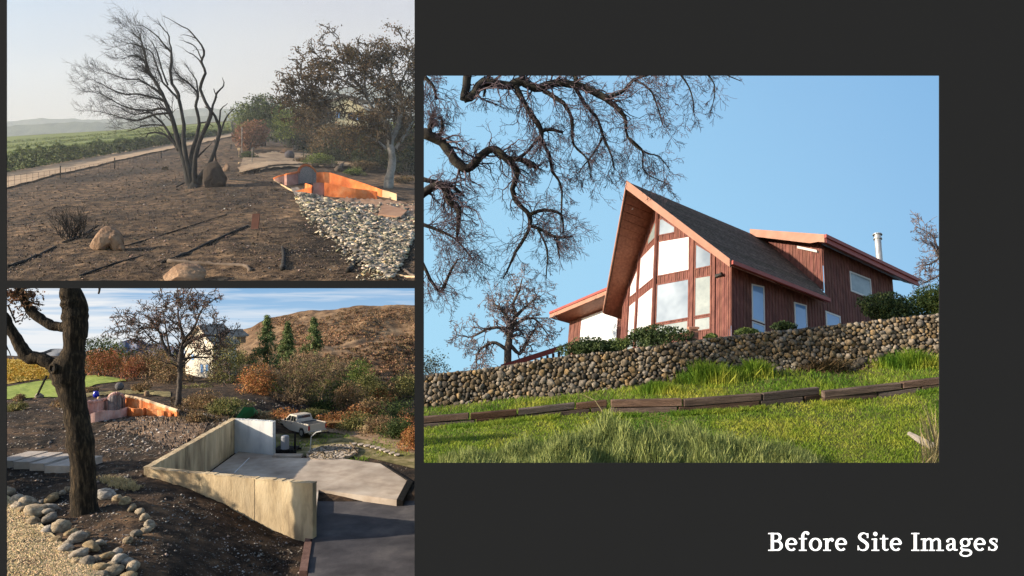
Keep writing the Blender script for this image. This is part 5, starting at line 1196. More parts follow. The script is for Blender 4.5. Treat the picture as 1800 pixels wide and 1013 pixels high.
trees2 = [('dense_tree', 'dark green rounded tree right behind the foreground trunk', 165, 668, 60, 64, 78, m_dgr, 2600, 1), ('dense_tree', 'taller olive green tree behind the rust red one', 198, 668, 56, 70, 80, m_ogr, 2600, 1),
          ('red_leaf_tree', 'rust red leaved low tree left of the stone ball', 182, 676, 74, 52, 72, m_rus, 3000, 1), ('round_bush', 'small bright green bush by the far mountain foot', 228, 655, 22, 34, 82, m_ogr, 700, 1),
          ('brown_tree', 'dull brown leafless looking tree in the thicket left of the oak trunk', 265, 684, 66, 76, 70, m_brn, 2400, 1), ('brown_tree', 'low rusty brown tree near the stone ball', 235, 680, 54, 46, 68, m_rus, 1600, 1),
          ('brown_tree', 'dark brown tree directly behind the oak trunk', 300, 700, 70, 70, 66, m_brn, 2600, 1), ('brown_tree', 'brown green tree below the white house wall', 352, 712, 66, 34, 63, m_mix, 2600, 1),
          ('brown_tree', 'dark thicket tree right of the white house', 398, 712, 70, 106, 66, m_mix, 4200, 1), ('orange_leaf_tree', 'orange brown leaved tree above the green tarp', 448, 722, 64, 74, 60, m_ora, 3200, 1),
          ('dense_tree', 'dark green tree between the orange tree and the spreading brown tree', 492, 732, 60, 66, 64, m_dgr, 2400, 1), ('dense_tree', 'broad olive tree behind the spreading bare branches', 548, 722, 110, 76, 66, m_mix, 4600, 1),
          ('dense_tree', 'deep green shrub under the spreading branches right of its trunk', 560, 738, 70, 40, 62, m_dgr, 2200, 0), ('brown_tree', 'brown thicket tree right of the spreading tree', 612, 738, 70, 62, 62, m_brn, 2600, 1),
          ('orange_leaf_tree', 'orange tinged bush between the pickup and the hillside', 640, 752, 64, 40, 60, m_ora, 1800, 0), ('dense_tree', 'bright olive tree left of the far white shed', 632, 700, 54, 62, 74, m_ogr, 2200, 1),
          ('orange_leaf_tree', 'small orange tree in front of the far white shed', 672, 712, 42, 30, 72, m_ora, 1100, 0), ('dense_tree', 'dark green thicket above the right end of the yard', 690, 768, 84, 64, 58, m_dgr, 3200, 0),
          ('brown_tree', 'brown scrub tree at the right edge above the track', 722, 782, 70, 60, 55, m_ora, 2000, 0), ('dense_tree', 'olive bush on the lower hill near the right edge', 706, 690, 40, 26, 80, m_ogr, 900, 0), ('dense_tree', 'small dark tree beside the far white shed', 655, 688, 24, 24, 80, m_dgr, 700, 1),
          ('brown_tree', 'brown tree behind the conifers on the slope', 590, 690, 70, 60, 80, m_brn, 2200, 1), ('orange_leaf_tree', 'orange brown shrub at the roadside below the spreading tree', 598, 752, 40, 26, 57, m_ora, 900, 0), ('orange_leaf_tree', 'tan orange shrub just left of the pickup cab', 476, 744, 46, 24, 56, m_ora, 1000, 0)]
more = [('brown tree', 420, 700, 60, 70, 88, m_mix, 'low on the hill foot right of the tan house'), ('brown tree', 448, 690, 54, 60, 90, m_brn, 'below the widest conifer'), ('green tree', 476, 692, 60, 56, 88, m_ogr, 'under the slim middle conifer'), ('brown tree', 520, 690, 70, 66, 90, m_brn, 'between the middle and the right conifer'),
        ('brown tree', 556, 690, 66, 56, 92, m_mix, 'under the lone right conifer'), ('tan tree', 610, 690, 60, 40, 90, m_brn, 'on the lower hill left of the olive tree'), ('green tree', 652, 720, 70, 56, 72, m_mix, 'in the hollow below the far white shed'), ('tan tree', 690, 718, 60, 44, 76, m_brn, 'below the long low white shed'),
        ('tan tree', 720, 722, 60, 60, 74, m_mix, 'at the right edge below the hill meadow'), ('dark tree', 600, 728, 60, 60, 66, m_dgr, 'behind the brown thicket right of the spreading tree'), ('dark tree', 655, 756, 60, 50, 60, m_brn, 'above the upright tan boulder'), ('tan tree', 430, 716, 44, 60, 68, m_brn, 'left of the orange brown tree'),
        ('brown tree', 322, 690, 34, 34, 74, m_mix, 'at the foot of the white house left corner'), ('brown tree', 384, 702, 40, 56, 69, m_brn, 'against the white house right corner'), ('green tree', 280, 672, 60, 50, 82, m_ogr, 'far behind the brown trees left of the oak')]
for nm, px, py, w, h, d, m, where in more: trees2.append((nm.replace(' ', '_'), nm + ' ' + where, px, py, w, h, d, m, int(w * h * .6), 1))
for nm, lab, px, py, w, h, d, m, n, tr in trees2:
    w, h = w * 1.12, h * 1.22
    bush(nm, lab, 'tree', px, py, w, h, d, m, R2, n=int(n * 1.5), leaf=3.0, group='trees beyond the foundation', trunk=bool(tr), m_wood=m_bark, clip=Clip(-300, 737, 500, 1100), nl=11)
m_br2 = mat('tan_bare_branch', [(.14, .1, .06), (.26, .19, .12)], scale=2, rough=1)
baretree('spreading_tree', 'wide vase shaped tree with thin tan branches behind the pickup', 'tree',
         [[(515, 742, 0, 3), (515, 720, 0, 2.8), (514, 705, 0, 2.6)], [(514, 708, 0, 2.4), (500, 685, 2, 1.8), (482, 662, 3, 1.3), (468, 648, 4, .8)], [(514, 706, 0, 2.4), (522, 690, -2, 2), (535, 668, -3, 1.4), (548, 640, -3, .8)], [(520, 695, 0, 1.8), (545, 670, 0, 1.4), (575, 650, 0, .8)], [(512, 705, 0, 2), (508, 675, 3, 1.4), (515, 645, 3, .8)], [(505, 695, 0, 1.4), (480, 680, 0, 1), (462, 672, 0, .6)]],
         60, m_br2, m_br2, 14, 14, 34, np.array([0, 0, .05]), Clip(-300, 737, 500, 1100), P(515, 742, 60), 3, 3, rmin=.016, leafspec=(LM('sparse_tan_leaf', (.14, .09, .04), (.26, .17, .08), (.3, .2, .1)), 3800, 3, 1.8), t0=.3, rfac=.45)
def conifer(px, py, w, h, d, lab, seed):
    rng = np.random.default_rng(seed); k = d / F; b = P(px, py, d); root = empty('conifer', b, lab, 'tree', 'conifers on the hillside')
    mb = MB(); mb.tube([b, b + [0, 0, h * k]], [.02 * h * k, .003 * h * k], 6); mb.build('trunk', m_bark, root)
    mb = MB(); wd = MB()
    for i in range(int(h * 1.5)):
        t = (i + rng.random()) / (h * 1.5); z = h * k * (.08 + .9 * t); R_ = .5 * w * k * (1 - t) ** .9 * (.45 + .8 * rng.random()) + .6 * k; a = rng.random() * 6.28
        dr = np.array([math.cos(a), math.sin(a), -.25]); p0 = b + [0, 0, z]; p1 = p0 + dr * R_ + [0, 0, .1 * R_]
        wd.tube([p0, p1], [.25 * k, .1 * k], 3, False); n = 60; tt = rng.random(n)[:, None] ** .7
        c = p0 + (p1 - p0) * tt + rng.normal(size=(n, 3)) * [1.8 * k, 1.8 * k, 1.6 * k] - [0, 0, .6 * k]; leaves(mb, c, 3.2 * k, rng, .45)
    wd.build('branches', m_bark, root); mb.build('crown', m_con, root)
m_con = LM('conifer_needle', (.05, .075, .025), (.12, .165, .06), (.2, .24, .1), .4)
conifer(470, 650, 74, 96, 76, 'widest green conifer at the left of the three on the hillside', 1); conifer(506, 640, 46, 74, 80, 'slim green conifer in the middle of the three', 2); conifer(552, 622, 42, 64, 84, 'lone green conifer furthest right and highest on the slope', 3)

# white house behind the oak
m_hw = mat('cream_house_wall', [(.55, .5, .4), (.68, .63, .52)], scale=.8, rough=.8); m_hr = mat('grey_house_roof', [(.2, .16, .13), (.34, .29, .24)], scale=2, rough=.9)
def smallhouse(lab, pts, d, dep, m_w, m_r, wins, name='house', rot=0.):
    """pts: left wall x, right wall x, eave y, base y, peak (x, y) of the gable facing us; dep metres deep"""
    x0, x1, ye, yb, xp, yp = pts; k = d / F; P0_ = globals()['P']
    P = lambda px, py, dd: P0_(px, py, dd * (1 + rot * (x1 - px) / (x1 - x0)))
    root = empty(name, P((x0 + x1) / 2, yb, d), lab, 'house'); ext = np.array([.3, 1, 0]) * dep
    mb = MB(); mb.prism([P(x0, yb, d), P(x1, yb, d), P(x1, ye, d), P(xp, yp, d), P(x0, ye, d)], ext); o = mb.build('wall', m_w, root); fixnormals(o)
    for a, b in (((x0 - 5, ye + 4), (xp, yp)), ((xp, yp), (x1 + 5, ye + 4))):
        mb = MB(); A, B = P(*a, d) - [0, .4, 0], P(*b, d) - [0, .4, 0]; mb.prism([A, B, B + [0, 0, 2.6 * k], A + [0, 0, 2.6 * k]], ext * 1.1); o = mb.build('roof', m_r, root); fixnormals(o)
    for a, b, c, e_ in wins:
        mb = MB(); mb.prism([P(a, e_, d) - [0, .04, 0], P(c, e_, d) - [0, .04, 0], P(c, b, d) - [0, .04, 0], P(a, b, d) - [0, .04, 0]], [0, .03, 0]); wn = mb.build('window', m_wfr, root); fixnormals(wn)
        mb = MB(); mb.prism([P(a + 1, e_ - 1, d) - [0, .07, 0], P(c - 1, e_ - 1, d) - [0, .07, 0], P(c - 1, b + 1, d) - [0, .07, 0], P(a + 1, b + 1, d) - [0, .07, 0]], [0, .03, 0]); pn = mb.build('pane', m_gdeep, wn); fixnormals(pn)
smallhouse('white gabled house half hidden behind the withered oak crown', (326, 374, 606, 668, 350, 574), 70, 3.4, m_hw, m_hr, [(352, 640, 358, 656), (336, 622, 342, 634), (361, 640, 367, 656)], rot=.05)
smallhouse('tan upper storey of a house peeping over the trees right of the oak', (384, 402, 590, 606, 393, 583), 84, 3, m_tan, m_hr, [(388, 594, 393, 600)])
smallhouse('tiny white shed far up the valley between the bushes', (655, 667, 685, 694, 661, 681), 82, 2, m_white, m_hw, [(659, 688, 662, 692)], 'shed')
smallhouse('long low white shed right of the tiny one', (681, 694, 686, 691, 688, 682), 84, 2, m_white, m_hr, [(684, 687, 687, 690)], 'shed')

for px, py, w, h, m, lab in [(452, 752, 56, 26, m_brn, 'low brown brush left of the pickup beside the green tarp'), (500, 742, 60, 22, m_ora, 'orange brown brush directly behind the pickup cab'), (545, 744, 60, 24, m_mix, 'brown green brush behind the pickup bed'), (588, 752, 56, 26, m_ora, 'golden brush behind the timber bench'),
        (622, 758, 56, 30, m_mix, 'brown green brush left of the upright tan boulder'), (668, 764, 60, 30, m_brn, 'brown brush right of the upright tan boulder'), (702, 774, 56, 34, m_dgr, 'dark brush between the track and the right edge'), (730, 792, 50, 40, m_ora, 'golden brush in the corner where the track meets the right edge'),
        (398, 728, 70, 26, m_mix, 'brush on the bank above the far end of the left foundation wall'), (360, 716, 70, 26, m_brn, 'brush below the white house on the burnt bank')]:
    bush('roadside_brush', lab, 'bush', px, py, w * 1.2, h * 1.25, min(62, G2(px, py)[1] + .5), m, R2, n=int(w * h * 2.4), leaf=2.8, group='brush along the far side of the yard', trunk=False, m_wood=m_char2, clip=Clip(-300, 737, 500, 1100))
# pickup truck
m_paint = mat('beige_truck_paint', [(.5, .44, .36), (.56, .5, .42)], scale=.5, rough=.3, spec=.6); m_tyre = flat('tyre_rubber', (.02, .02, .02), .9); m_rim = flat('wheel_alloy', (.45, .44, .42), .3, .6)
m_tint = flat('dark_tinted_glass', (.015, .018, .02), .06, 0, .8); m_chr = flat('bumper_chrome', (.5, .5, .5), .25, .8)
def truck():
    S_ = .8; g = zpl(531, 769, -10.36); yw = math.radians(42); X = np.array([-math.cos(yw), math.sin(yw), 0]); Yv = np.array([math.sin(yw), math.cos(yw), 0])   # forward, away from us
    org = g + X * -.95 * S_; T = lambda x, y, z: org + (X * x + Yv * y + np.array([0, 0, 1.]) * z) * S_
    root = empty('pickup_truck', T(2.7, .9, 0), 'beige extended cab pickup truck parked facing left behind the foundation', 'truck')
    def ex(name, prof, y0, y1, m, par=root, label=None):
        mb = MB(); mb.prism([T(x, y0, z) for x, z in prof], T(0, y1, 0) - T(0, y0, 0)); o = mb.build(name, m, par, label=label); fixnormals(o); return o
    wx = (1.05, 4.35); R_ = .37
    arch = lambda cx: [(cx + .47 * math.cos(t), .36 + .47 * math.sin(t)) for t in np.linspace(0, math.pi, 9)]
    prof = [(5.4, .45), (5.42, .75), (5.3, 1.0), (4.1, 1.12), (3.95, 1.14), (2.0, 1.16), (0.02, 1.16), (0, .5)] + [(0.55, .42)] + arch(wx[0])[::-1] + [(1.6, .36), (3.8, .36)] + arch(wx[1])[::-1]
    ex('body', prof, 0, 1.8, m_paint)
    mb = MB(); q = [(3.95, 1.13, .06, 1.74), (3.25, 1.72, .2, 1.6), (2.15, 1.74, .2, 1.6), (1.95, 1.14, .06, 1.74)]
    v = []; 
    for x, z, a, b in q: v += [T(x, a, z), T(x, b, z)]
    mb.add(v, [(0, 2, 4, 6), (1, 7, 5, 3), (0, 1, 3, 2), (2, 3, 5, 4), (4, 5, 7, 6), (0, 6, 7, 1)]); o = mb.build('cab', m_paint, root); fixnormals(o)
    for a, b, c_, d_ in (((3.72, 1.2), (3.22, 1.62), (2.98, 1.62), (2.98, 1.2)), ((2.9, 1.2), (2.9, 1.62), (2.55, 1.62), (2.55, 1.2)), ((2.48, 1.2), (2.48, 1.62), (2.22, 1.62), (2.08, 1.2))):
        mb = MB(); yy = lambda z: .06 + (z - 1.13) / .6 * .14 - .02; mb.add([T(x, yy(z), z) for x, z in (a, b, c_, d_)] + [T(x, yy(z) + .015, z) for x, z in (a, b, c_, d_)], [(0, 1, 2, 3), (4, 7, 6, 5), (0, 4, 5, 1), (1, 5, 6, 2), (2, 6, 7, 3), (3, 7, 4, 0)]); o = mb.build('window', m_tint, root); fixnormals(o)
    mb = MB(); mb.add([T(1.985, .2, 1.2), T(1.985, 1.6, 1.2), T(2.11, 1.5, 1.66), T(2.11, .3, 1.66)], [(0, 1, 2, 3)]); mb.build('rear_window', m_tint, root)
    ex('truck_bed', [(0.12, 1.165), (1.88, 1.165), (1.88, 1.18), (.12, 1.18)], .12, 1.68, m_tyre)
    for a, b in ((.0, .1), (1.7, 1.8)): ex('bed_rail', [(0.0, 1.16), (1.95, 1.16), (1.95, 1.22), (0, 1.22)], a, b, m_paint)
    ex('tailgate', [(-.05, .55), (-.003, .55), (-.003, 1.2), (-.05, 1.2)], .15, 1.65, m_paint)
    ex('bumper', [(-.2, .42), (-.01, .42), (-.01, .58), (-.2, .58)], 0, 1.8, m_chr); ex('bumper', [(5.43, .42), (5.55, .42), (5.55, .62), (5.43, .62)], 0, 1.8, m_chr)
    for a in (0.0, 1.66): ex('tail_light', [(-.06, .72), (-.01, .72), (-.01, 1.08), (-.06, 1.08)], a, a + .14, flat('red_lens', (.45, .02, .02), .3))
    ex('headlight', [(5.33, .8), (5.41, .8), (5.38, .95), (5.3, .95)], .02, .4, m_chr)
    mb = MB(); mb.box(T(3.5, -.16, 1.18), T(.12, 0, 0) - T(0, 0, 0), T(0, .14, 0) - T(0, 0, 0), T(0, 0, .16) - T(0, 0, 0)); o = mb.build('mirror', m_tyre, root); fixnormals(o)
    for x in (2.75, 3.75): mb = MB(); mb.box(T(x - .14, -.02, .98), T(.14, 0, 0) - T(0, 0, 0), T(0, .02, 0) - T(0, 0, 0), T(0, 0, .03) - T(0, 0, 0)); mb.build('door_handle', m_tyre, root)
    for x in wx:
        for y in (0.0, 1.58):
            c = T(x, y, R_); mb = MB(); an = np.linspace(0, 2 * math.pi, 20, endpoint=False)
            ring = [T(x + R_ * math.cos(t), y - .02, R_ + R_ * math.sin(t)) for t in an]; mb.prism(ring, T(0, .22, 0) - T(0, 0, 0)); w = mb.build('wheel', m_tyre, root); fixnormals(w)
            mb = MB(); ring = [T(x + .23 * math.cos(t), y - .04, R_ + .23 * math.sin(t)) for t in an]; mb.prism(ring, T(0, .03, 0) - T(0, 0, 0)); r_ = mb.build('rim', m_rim, w); fixnormals(r_)
truck()
# yard things
def cyl(name, lab, cat, px, py, w, h, m, z=-10.4, top=None, sides=16):
    g = zpl(px, py, z); k = g[1] / F; mb = MB(); mb.tube([g, g + [0, 0, h * k * .86], g + [0, 0, h * k * .96], g + [0, 0, h * k]], np.array([.5, .5, .42, .2]) * w * k, sides); return mb.build(name, m, None, False, lab, cat)
m_gtank = mat('grey_plastic_tank', [(.2, .21, .23), (.27, .28, .3)], scale=1, rough=.5)
cyl('water_tank', 'grey ribbed cylinder tank on a pallet beside the white end wall', 'tank', 501, 789, 14, 24, m_gtank, -10.0)
pl = empty('pallet', zpl(498, 796, -10.36), 'dark slatted pallet carrying the grey tank', 'pallet')
for i in range(7):
    a = zpl(480 + i * 5.4, 797, -10.36); mb = MB(); mb.box(a + [0, -.1, .12], [.15, 0, 0], [0, 1.3, 0], [0, 0, .1]); mb.build('slat', m_char2, pl)
mb = MB(); a = zpl(479, 797, -10.36); mb.box(a + [0, -.1, 0], [1.5, 0, 0], [0, .1, 0], [0, 0, .118]); mb.box(a + [0, 1.0, 0], [1.5, 0, 0], [0, .1, 0], [0, 0, .118]); mb.build('bearer', m_char2, pl)
post('fence_post', 'black post standing right of the grey tank', 'post', 518, 797, 519, 760, 2, m_char2)
post('fence_post', 'thin grey post behind the pickup tail in the roadside brush', 'post', 565, 746, 565, 728, 1.4, m_gtank)
mb = MB(); a = zpl(482, 792, -10.36); mb.tube([a, a + [0, 0, .65]], .1, 10); mb.build('gas_bottle', flat('blue_bottle_paint', (.05, .2, .45), .4), None, False, 'small blue cylinder squeezed between end wall and tank', 'cylinder')
g = zpl(520, 806, -10.36); mb = MB(); mb.box(zpl(478, 805, -10.3), [1.75, 0, 0], [0, .55, 0], [0, 0, .14]); mb.build('concrete_step', m_slab, None, label='pale concrete threshold block in front of the pallet', cat='block')
mb = MB(); c = zpl(585, 797, -10.36); ring = [c + [1.55 * math.cos(t) * 1, 2.1 * math.sin(t), 0] for t in np.linspace(0, 2 * math.pi, 28, endpoint=False)]; mb.prism(ring, [0, 0, .12]); pad = mb.build('round_pad', m_slab, None, label='round stone paved pad in the yard right of the tank', cat='paving'); fixnormals(pad)
mb = MB(); rr = R2.random((520, 2)); cc = np.stack([c[0] + 1.5 * np.sqrt(rr[:, 0]) * np.cos(6.28 * rr[:, 1]), c[1] + 2.0 * np.sqrt(rr[:, 0]) * np.sin(6.28 * rr[:, 1]), np.full(520, c[2] + .13)], 1); chips(mb, cc, .22, R2, .25); mb.build('paving_stones', m_rock, pad, kind='stuff')
mb = MB(); g = zpl(545, 793, -10.36); mb.tube([g, P(547, 768, g[1]), P(556, 760, g[1] - .1), P(565, 758, g[1] - .2)], .035, 6); mb.build('water_pipe', flat('pale_pipe', (.45, .45, .42), .5), None, label='pale bent pipe rising from the yard beside the round pad', cat='pipe')
mb = MB(); g = zpl(630, 799, -10.36); mb.tube([P(615, 778, g[1] + .3), P(624, 788, g[1]), g], .05, 5); mb.tube([P(622, 786, g[1]), P(618, 794, g[1] - .2)], .04, 5); mb.build('broken_stick', m_br2, None, label='broken pale sticks leaning at the right of the round pad', cat='stick')
mb = MB(); g = zpl(560, 752, -10.36); mb.box(g + [.3, 0, .35], [1.6, 0, 0], [0, .8, 0], [0, 0, .1]); mb.box(g + [.4, .1, 0], [.1, 0, 0], [0, .1, 0], [0, 0, .36]); mb.box(g + [1.7, .1, 0], [.1, 0, 0], [0, .1, 0], [0, 0, .36]); mb.build('work_bench', m_ora if False else mat('raw_timber', [(.3, .17, .07), (.42, .26, .12)], scale=2, rough=.8), None, label='low raw timber bench behind the pickup tail', cat='bench')
g = zpl(645, 762, -10.4); rock('boulder', RM[2], g + [0, 0, .25], (.3, .28, .4), R2, 'upright tan boulder at the edge of the dirt track', 'stone', tilt=.1)
mb = MB(); a, b, c_, d_ = [G2(x, y) for x, y in [(410, 740), (446, 738), (446, 730), (418, 728)]]
ap_ = P(428, 716, a[1]) ; ap2 = P(446, 716, a[1] + 1)
mb.add([a, b, c_ + [0, 1, 0], d_ + [0, .5, 0], ap_, ap2], [(0, 4, 3), (0, 1, 5, 4), (1, 2, 5), (3, 4, 5, 2)]); mb.build('tarp', flat('green_tarp_cloth', (.02, .2, .07), .7), None, label='bright green tarp tented over something above the white end wall', cat='tarp')
for x, y, w, h, m, lab in [(35, 705, 22, 14, m_brn, 'small burnt bush at the left edge of the lawn'), (30, 722, 44, 18, m_mix, 'low dark burnt bush below the lawn by the left edge'), (108, 716, 34, 18, m_brn, 'burnt bush hidden left of the foreground trunk'), (158, 690, 30, 12, m_brn, 'low dark burnt shrub right of the trunk below the red tree'), (250, 690, 36, 20, m_brn, 'brown tussock behind the panel of the orange wall'), (345, 742, 46, 22, m_brn, 'dry brown brush on the bank above the long left wall')]:
    bush('burnt_bush', lab, 'bush', x, y, w, h, G2(x, y)[1], m, R2, n=int(w * h * 2), leaf=2.6, group='burnt bushes in the lower left garden', trunk=False, m_wood=m_char2, clip=Clip(-300, 737, 500, 1100))
g = G2(70, 700); rock('boulder', RM[1], g + [0, 0, .15], (.35, .3, .28), R2, 'pale boulder at the foot of the leaning black post', 'stone')
# ================================================================== SCENE ONE: smoky burnt slope with the wind-bent burnt tree
R1 = np.random.default_rng(41)
def f_sky1(n, l, g):
    sp = n.new('ShaderNodeSeparateXYZ'); l.new(g, sp.inputs[0])
    nz = n.new('ShaderNodeTexNoise'); nz.inputs['Scale'].default_value = 2.2; nz.inputs['Detail'].default_value = 4; l.new(g, nz.inputs['Vector'])
    a = n.new('ShaderNodeMath'); a.operation = 'MULTIPLY_ADD'; a.inputs[1].default_value = .35; a.inputs[2].default_value = -.17; l.new(nz.outputs[0], a.inputs[0])
    b = n.new('ShaderNodeMath'); b.operation = 'ADD'; l.new(sp.outputs[2], b.inputs[0]); l.new(a.outputs[0], b.inputs[1])
    left = rampn(n, l, b.outputs[0], [(.42, (226, 222, 212)), (.6, (218, 226, 230)), (.82, (190, 215, 238))])
    c = n.new('ShaderNodeMath'); c.operation = 'ADD'; l.new(sp.outputs[2], c.inputs[0]); l.new(a.outputs[0], c.inputs[1])
    right = rampn(n, l, c.outputs[0], [(.42, (214, 210, 204)), (.62, (204, 206, 210)), (.85, (188, 196, 214))])
    d = n.new('ShaderNodeMath'); d.operation = 'ADD'; l.new(sp.outputs[0], d.inputs[0]); l.new(a.outputs[0], d.inputs[1])
    r = n.new('ShaderNodeValToRGB'); r.color_ramp.elements[0].position = .3; r.color_ramp.elements[1].position = .75; l.new(d.outputs[0], r.inputs[0])
    mx = n.new('ShaderNodeMixRGB'); l.new(r.outputs[0], mx.inputs[0]); l.new(left, mx.inputs[1]); l.new(right, mx.inputs[2]); return mx.outputs[0]
skypanel('sky', -300, 860, -120, 420, 3250, emis('smoky_pale_sky', f_sky1))
HOR = [(-300, 252), (12, 240), (200, 229), (400, 213), (470, 214), (560, 222), (740, 240)]
def G1(px, py, rough=1):
    h = interp(px, HOR); t = (496 - np.asarray(py, float)) / (496 - h); d = 1 / ((1 - t) / 130 + t / 740)
    p = PA(px, py, d); q = p * np.array([1, 1, 0]); b = fbm(q * .035 + 2, 4) * 3.2 * np.clip(1.25 - t, .15, 1) + fbm(q * .35, 3) * .8 * np.clip(1 - t, .05, 1)
    # low ridges and gullies left by old beds in the near ground
    b = b + np.clip(.7 - t, 0, 1) * 1.1 * (vnoise(np.stack([q[..., 0] * .06 + q[..., 1] * .1, q[..., 1] * .02 - q[..., 0] * .02, 0 * q[..., 0]], -1)) - .5)
    p = p.copy(); p[..., 2] += b * rough; return p
m_b1 = mat('charred_slope_soil', [(.01, .007, .005), (.038, .026, .017), (.12, .084, .053), (.3, .21, .13)], scale=.32, detail=10, rough=1, bump=4, bscale=.6, cols2=[(.35, .33, .32), (1.45, 1.3, 1.15)], scale2=.028, lo=.28, hi=.74)
sheet('ground', np.linspace(-330, 736.5, 330), np.linspace(-.03, 1, 190), lambda X, T: G1(X, 496 - T * (496 - interp(X, HOR))), m_b1)
m_vy = mat('green_vineyard_rows', [(.07, .1, .02), (.15, .18, .04), (.24, .26, .07)], scale=.12, stretch=(.35, 2.5, 1), rough=1, bump=.5, bscale=.6)
m_rd = mat('pale_dirt_road', [(.22, .15, .09), (.34, .24, .155), (.42, .31, .2)], scale=.15, rough=1, bump=.4, bscale=.8)
m_tn = mat('tan_dusty_ground', [(.12, .08, .05), (.24, .17, .11), (.34, .26, .17)], scale=.2, rough=1, bump=.6, bscale=.8)
G1a = lambda a, b: G1(a, b)
band('vineyard', [(-300, 254), (12, 242), (200, 231), (405, 215)], [(-300, 345), (12, 304), (200, 268), (408, 232)], G1a, 1.0, m_vy, nu=80, nv=24)
band('dirt_road', [(-300, 360), (12, 303), (120, 283), (200, 268), (300, 252), (404, 234)], [(-300, 400), (12, 331), (120, 306), (200, 286), (300, 264), (408, 241)], G1a, .7, m_rd, nu=90, nv=8, wob=1.5)
band('tan_clearing', [(428, 276), (480, 270), (560, 268), (610, 272)], [(420, 306), (470, 300), (560, 294), (640, 298)], G1a, 1.0, m_tn, nu=60, nv=10, wob=3)
band('garden_path', [(418, 300), (470, 291), (540, 286), (620, 288)], [(424, 308), (474, 298), (540, 292), (622, 296)], G1a, 1.5, m_rd, nu=60, nv=5, wob=1.5)
band('bare_bank', [(540, 352), (600, 350), (660, 352), (735, 366)], [(600, 380), (650, 384), (690, 390), (735, 404)], G1a, .6, mat('reddish_bank_earth', [(.14, .08, .05), (.28, .17, .11), (.38, .25, .17)], scale=.25, rough=1, bump=.8, bscale=.8), nu=50, nv=10, wob=5)
m_ash = mat('white_ash_ground', [(.05, .042, .035), (.2, .17, .14), (.45, .4, .34)], scale=.5, detail=9, rough=1, bump=.8, bscale=1.2)
band('ash_strip', [(512, 332), (560, 346), (620, 372), (680, 388), (736, 398)], [(512, 338), (540, 372), (585, 410), (640, 462), (684, 496)], G1a, .7, m_ash, nu=70, nv=24, wob=5)
# far ridges
def ridge1(name, top, d, m, base, x0=-300, x1=860, seed=1, n=200, amp=3):
    def f(X, T):
        r = interp(X, top) + fbm(np.stack([X * .07, 0 * X + seed, 0 * X], -1), 4) * amp; py = base + (r - base) * T; dd = d + T * 110; p = PA(X, py, dd)
        p[..., 1] += fbm(np.stack([X * .05, T * 5 + seed, 0 * X], -1), 3) * 40 * T * (1 - T) * 2; return p
    sheet(name, np.linspace(x0, x1, n), np.linspace(0, 1, 12), f, m)
m_rg = mat('wooded_ridge', [(.05, .065, .05), (.1, .12, .085), (.14, .15, .11)], scale=.03, detail=9, rough=1, bump=.5, bscale=.3)
ridge1('hills', [(-300, 226), (12, 222), (60, 219), (130, 214), (200, 216), (260, 212), (330, 206), (400, 202), (460, 205), (560, 200), (740, 205)], 2000, m_rg, 262, seed=2, amp=5)
ridge1('hills', [(-300, 218), (12, 214), (70, 208), (120, 209), (180, 211), (240, 206), (290, 196), (350, 190), (400, 192), (440, 196), (560, 196), (740, 196)], 2900, m_rg, 258, seed=9, amp=4)
ridge1('mountain', [(440, 206), (470, 194), (500, 180), (530, 171), (560, 164), (600, 154), (660, 146), (740, 150)], 2600, m_rg, 262, 440, 860, seed=4, n=90)

# vines along the road and rows behind
m_vn = LM('vine_leaf', (.025, .045, .01), (.06, .09, .02), (.12, .14, .04)); m_vn2 = LM('vine_leaf_far', (.07, .1, .02), (.14, .18, .04), (.2, .24, .07), .3)
def vrow(name, n, ya, yb, h, m, sz, wx=(-60, 404)):
    px = wx[0] + (wx[1] - wx[0]) * R1.random(n); u = (px - 12) / 390; hh = h[0] + (h[1] - h[0]) * u; py = ya + (yb - ya) * u - hh * R1.random(n) * (.75 + .5 * vnoise(np.stack([px * .12, 0 * px, 0 * px], -1)))
    base = G1(px, ya + (yb - ya) * u + 2); k = base[:, 1] / F; c = PA(px, py, base[:, 1] + R1.normal(size=n) * 1.5); mb = MB(); leaves(mb, c, sz * k, R1, .8); mb.build(name, m, None, kind='stuff')
vrow('vine_rows', 9000, 303, 234, (37, 7), m_vn, 4.4)
vrow('vine_rows', 3500, 276, 226, (11, 3), m_vn2, 3)
vrow('vine_rows', 2500, 262, 222, (7, 2), m_vn2, 2.4)
vrow('vine_rows', 2000, 252, 219, (4, 2), m_vn2, 2)
# wire fence
m_wire = flat('rusty_wire', (.06, .045, .035), .8); fn = empty('wire_fence', G1(12, 331), 'thin rusty wire mesh fence running beside the dirt road from the left edge', 'fence')
mb = MB(); xs_ = []; x = -20.
while x < 300: xs_.append(x); x += 11.5 - 7 * max(0, x) / 300
fb = lambda x: interp(x, [(-20, 338), (12, 332), (130, 312), (300, 276)]); fh_ = lambda x: 23 - 13 * x / 300
fp = {}
for x in xs_:
    g = G1(x, fb(x)); k = g[1] / F; t = PA(x, fb(x) - fh_(x), g[1]); fp[x] = (g, t)
    mb.tube([g, t], .32 * k, 3, False)
mb.build('wire_uprights', m_wire, fn, kind='stuff')
for f_ in (.3, .62, 1.0):
    mb = MB(); pts = [fp[x][0] * (1 - f_) + fp[x][1] * f_ for x in xs_]; mb.tube(pts, .25 * pts[0][1] / F, 3, False); mb.build('wire', m_wire, fn)
for x in (xs_[1], xs_[12], xs_[24], xs_[38] if len(xs_) > 38 else xs_[-1]):
    g, t = fp[x]; mb = MB(); mb.tube([g, g + (t - g) * 1.35], .9 * g[1] / F, 5); mb.build('post', m_char2, fn)

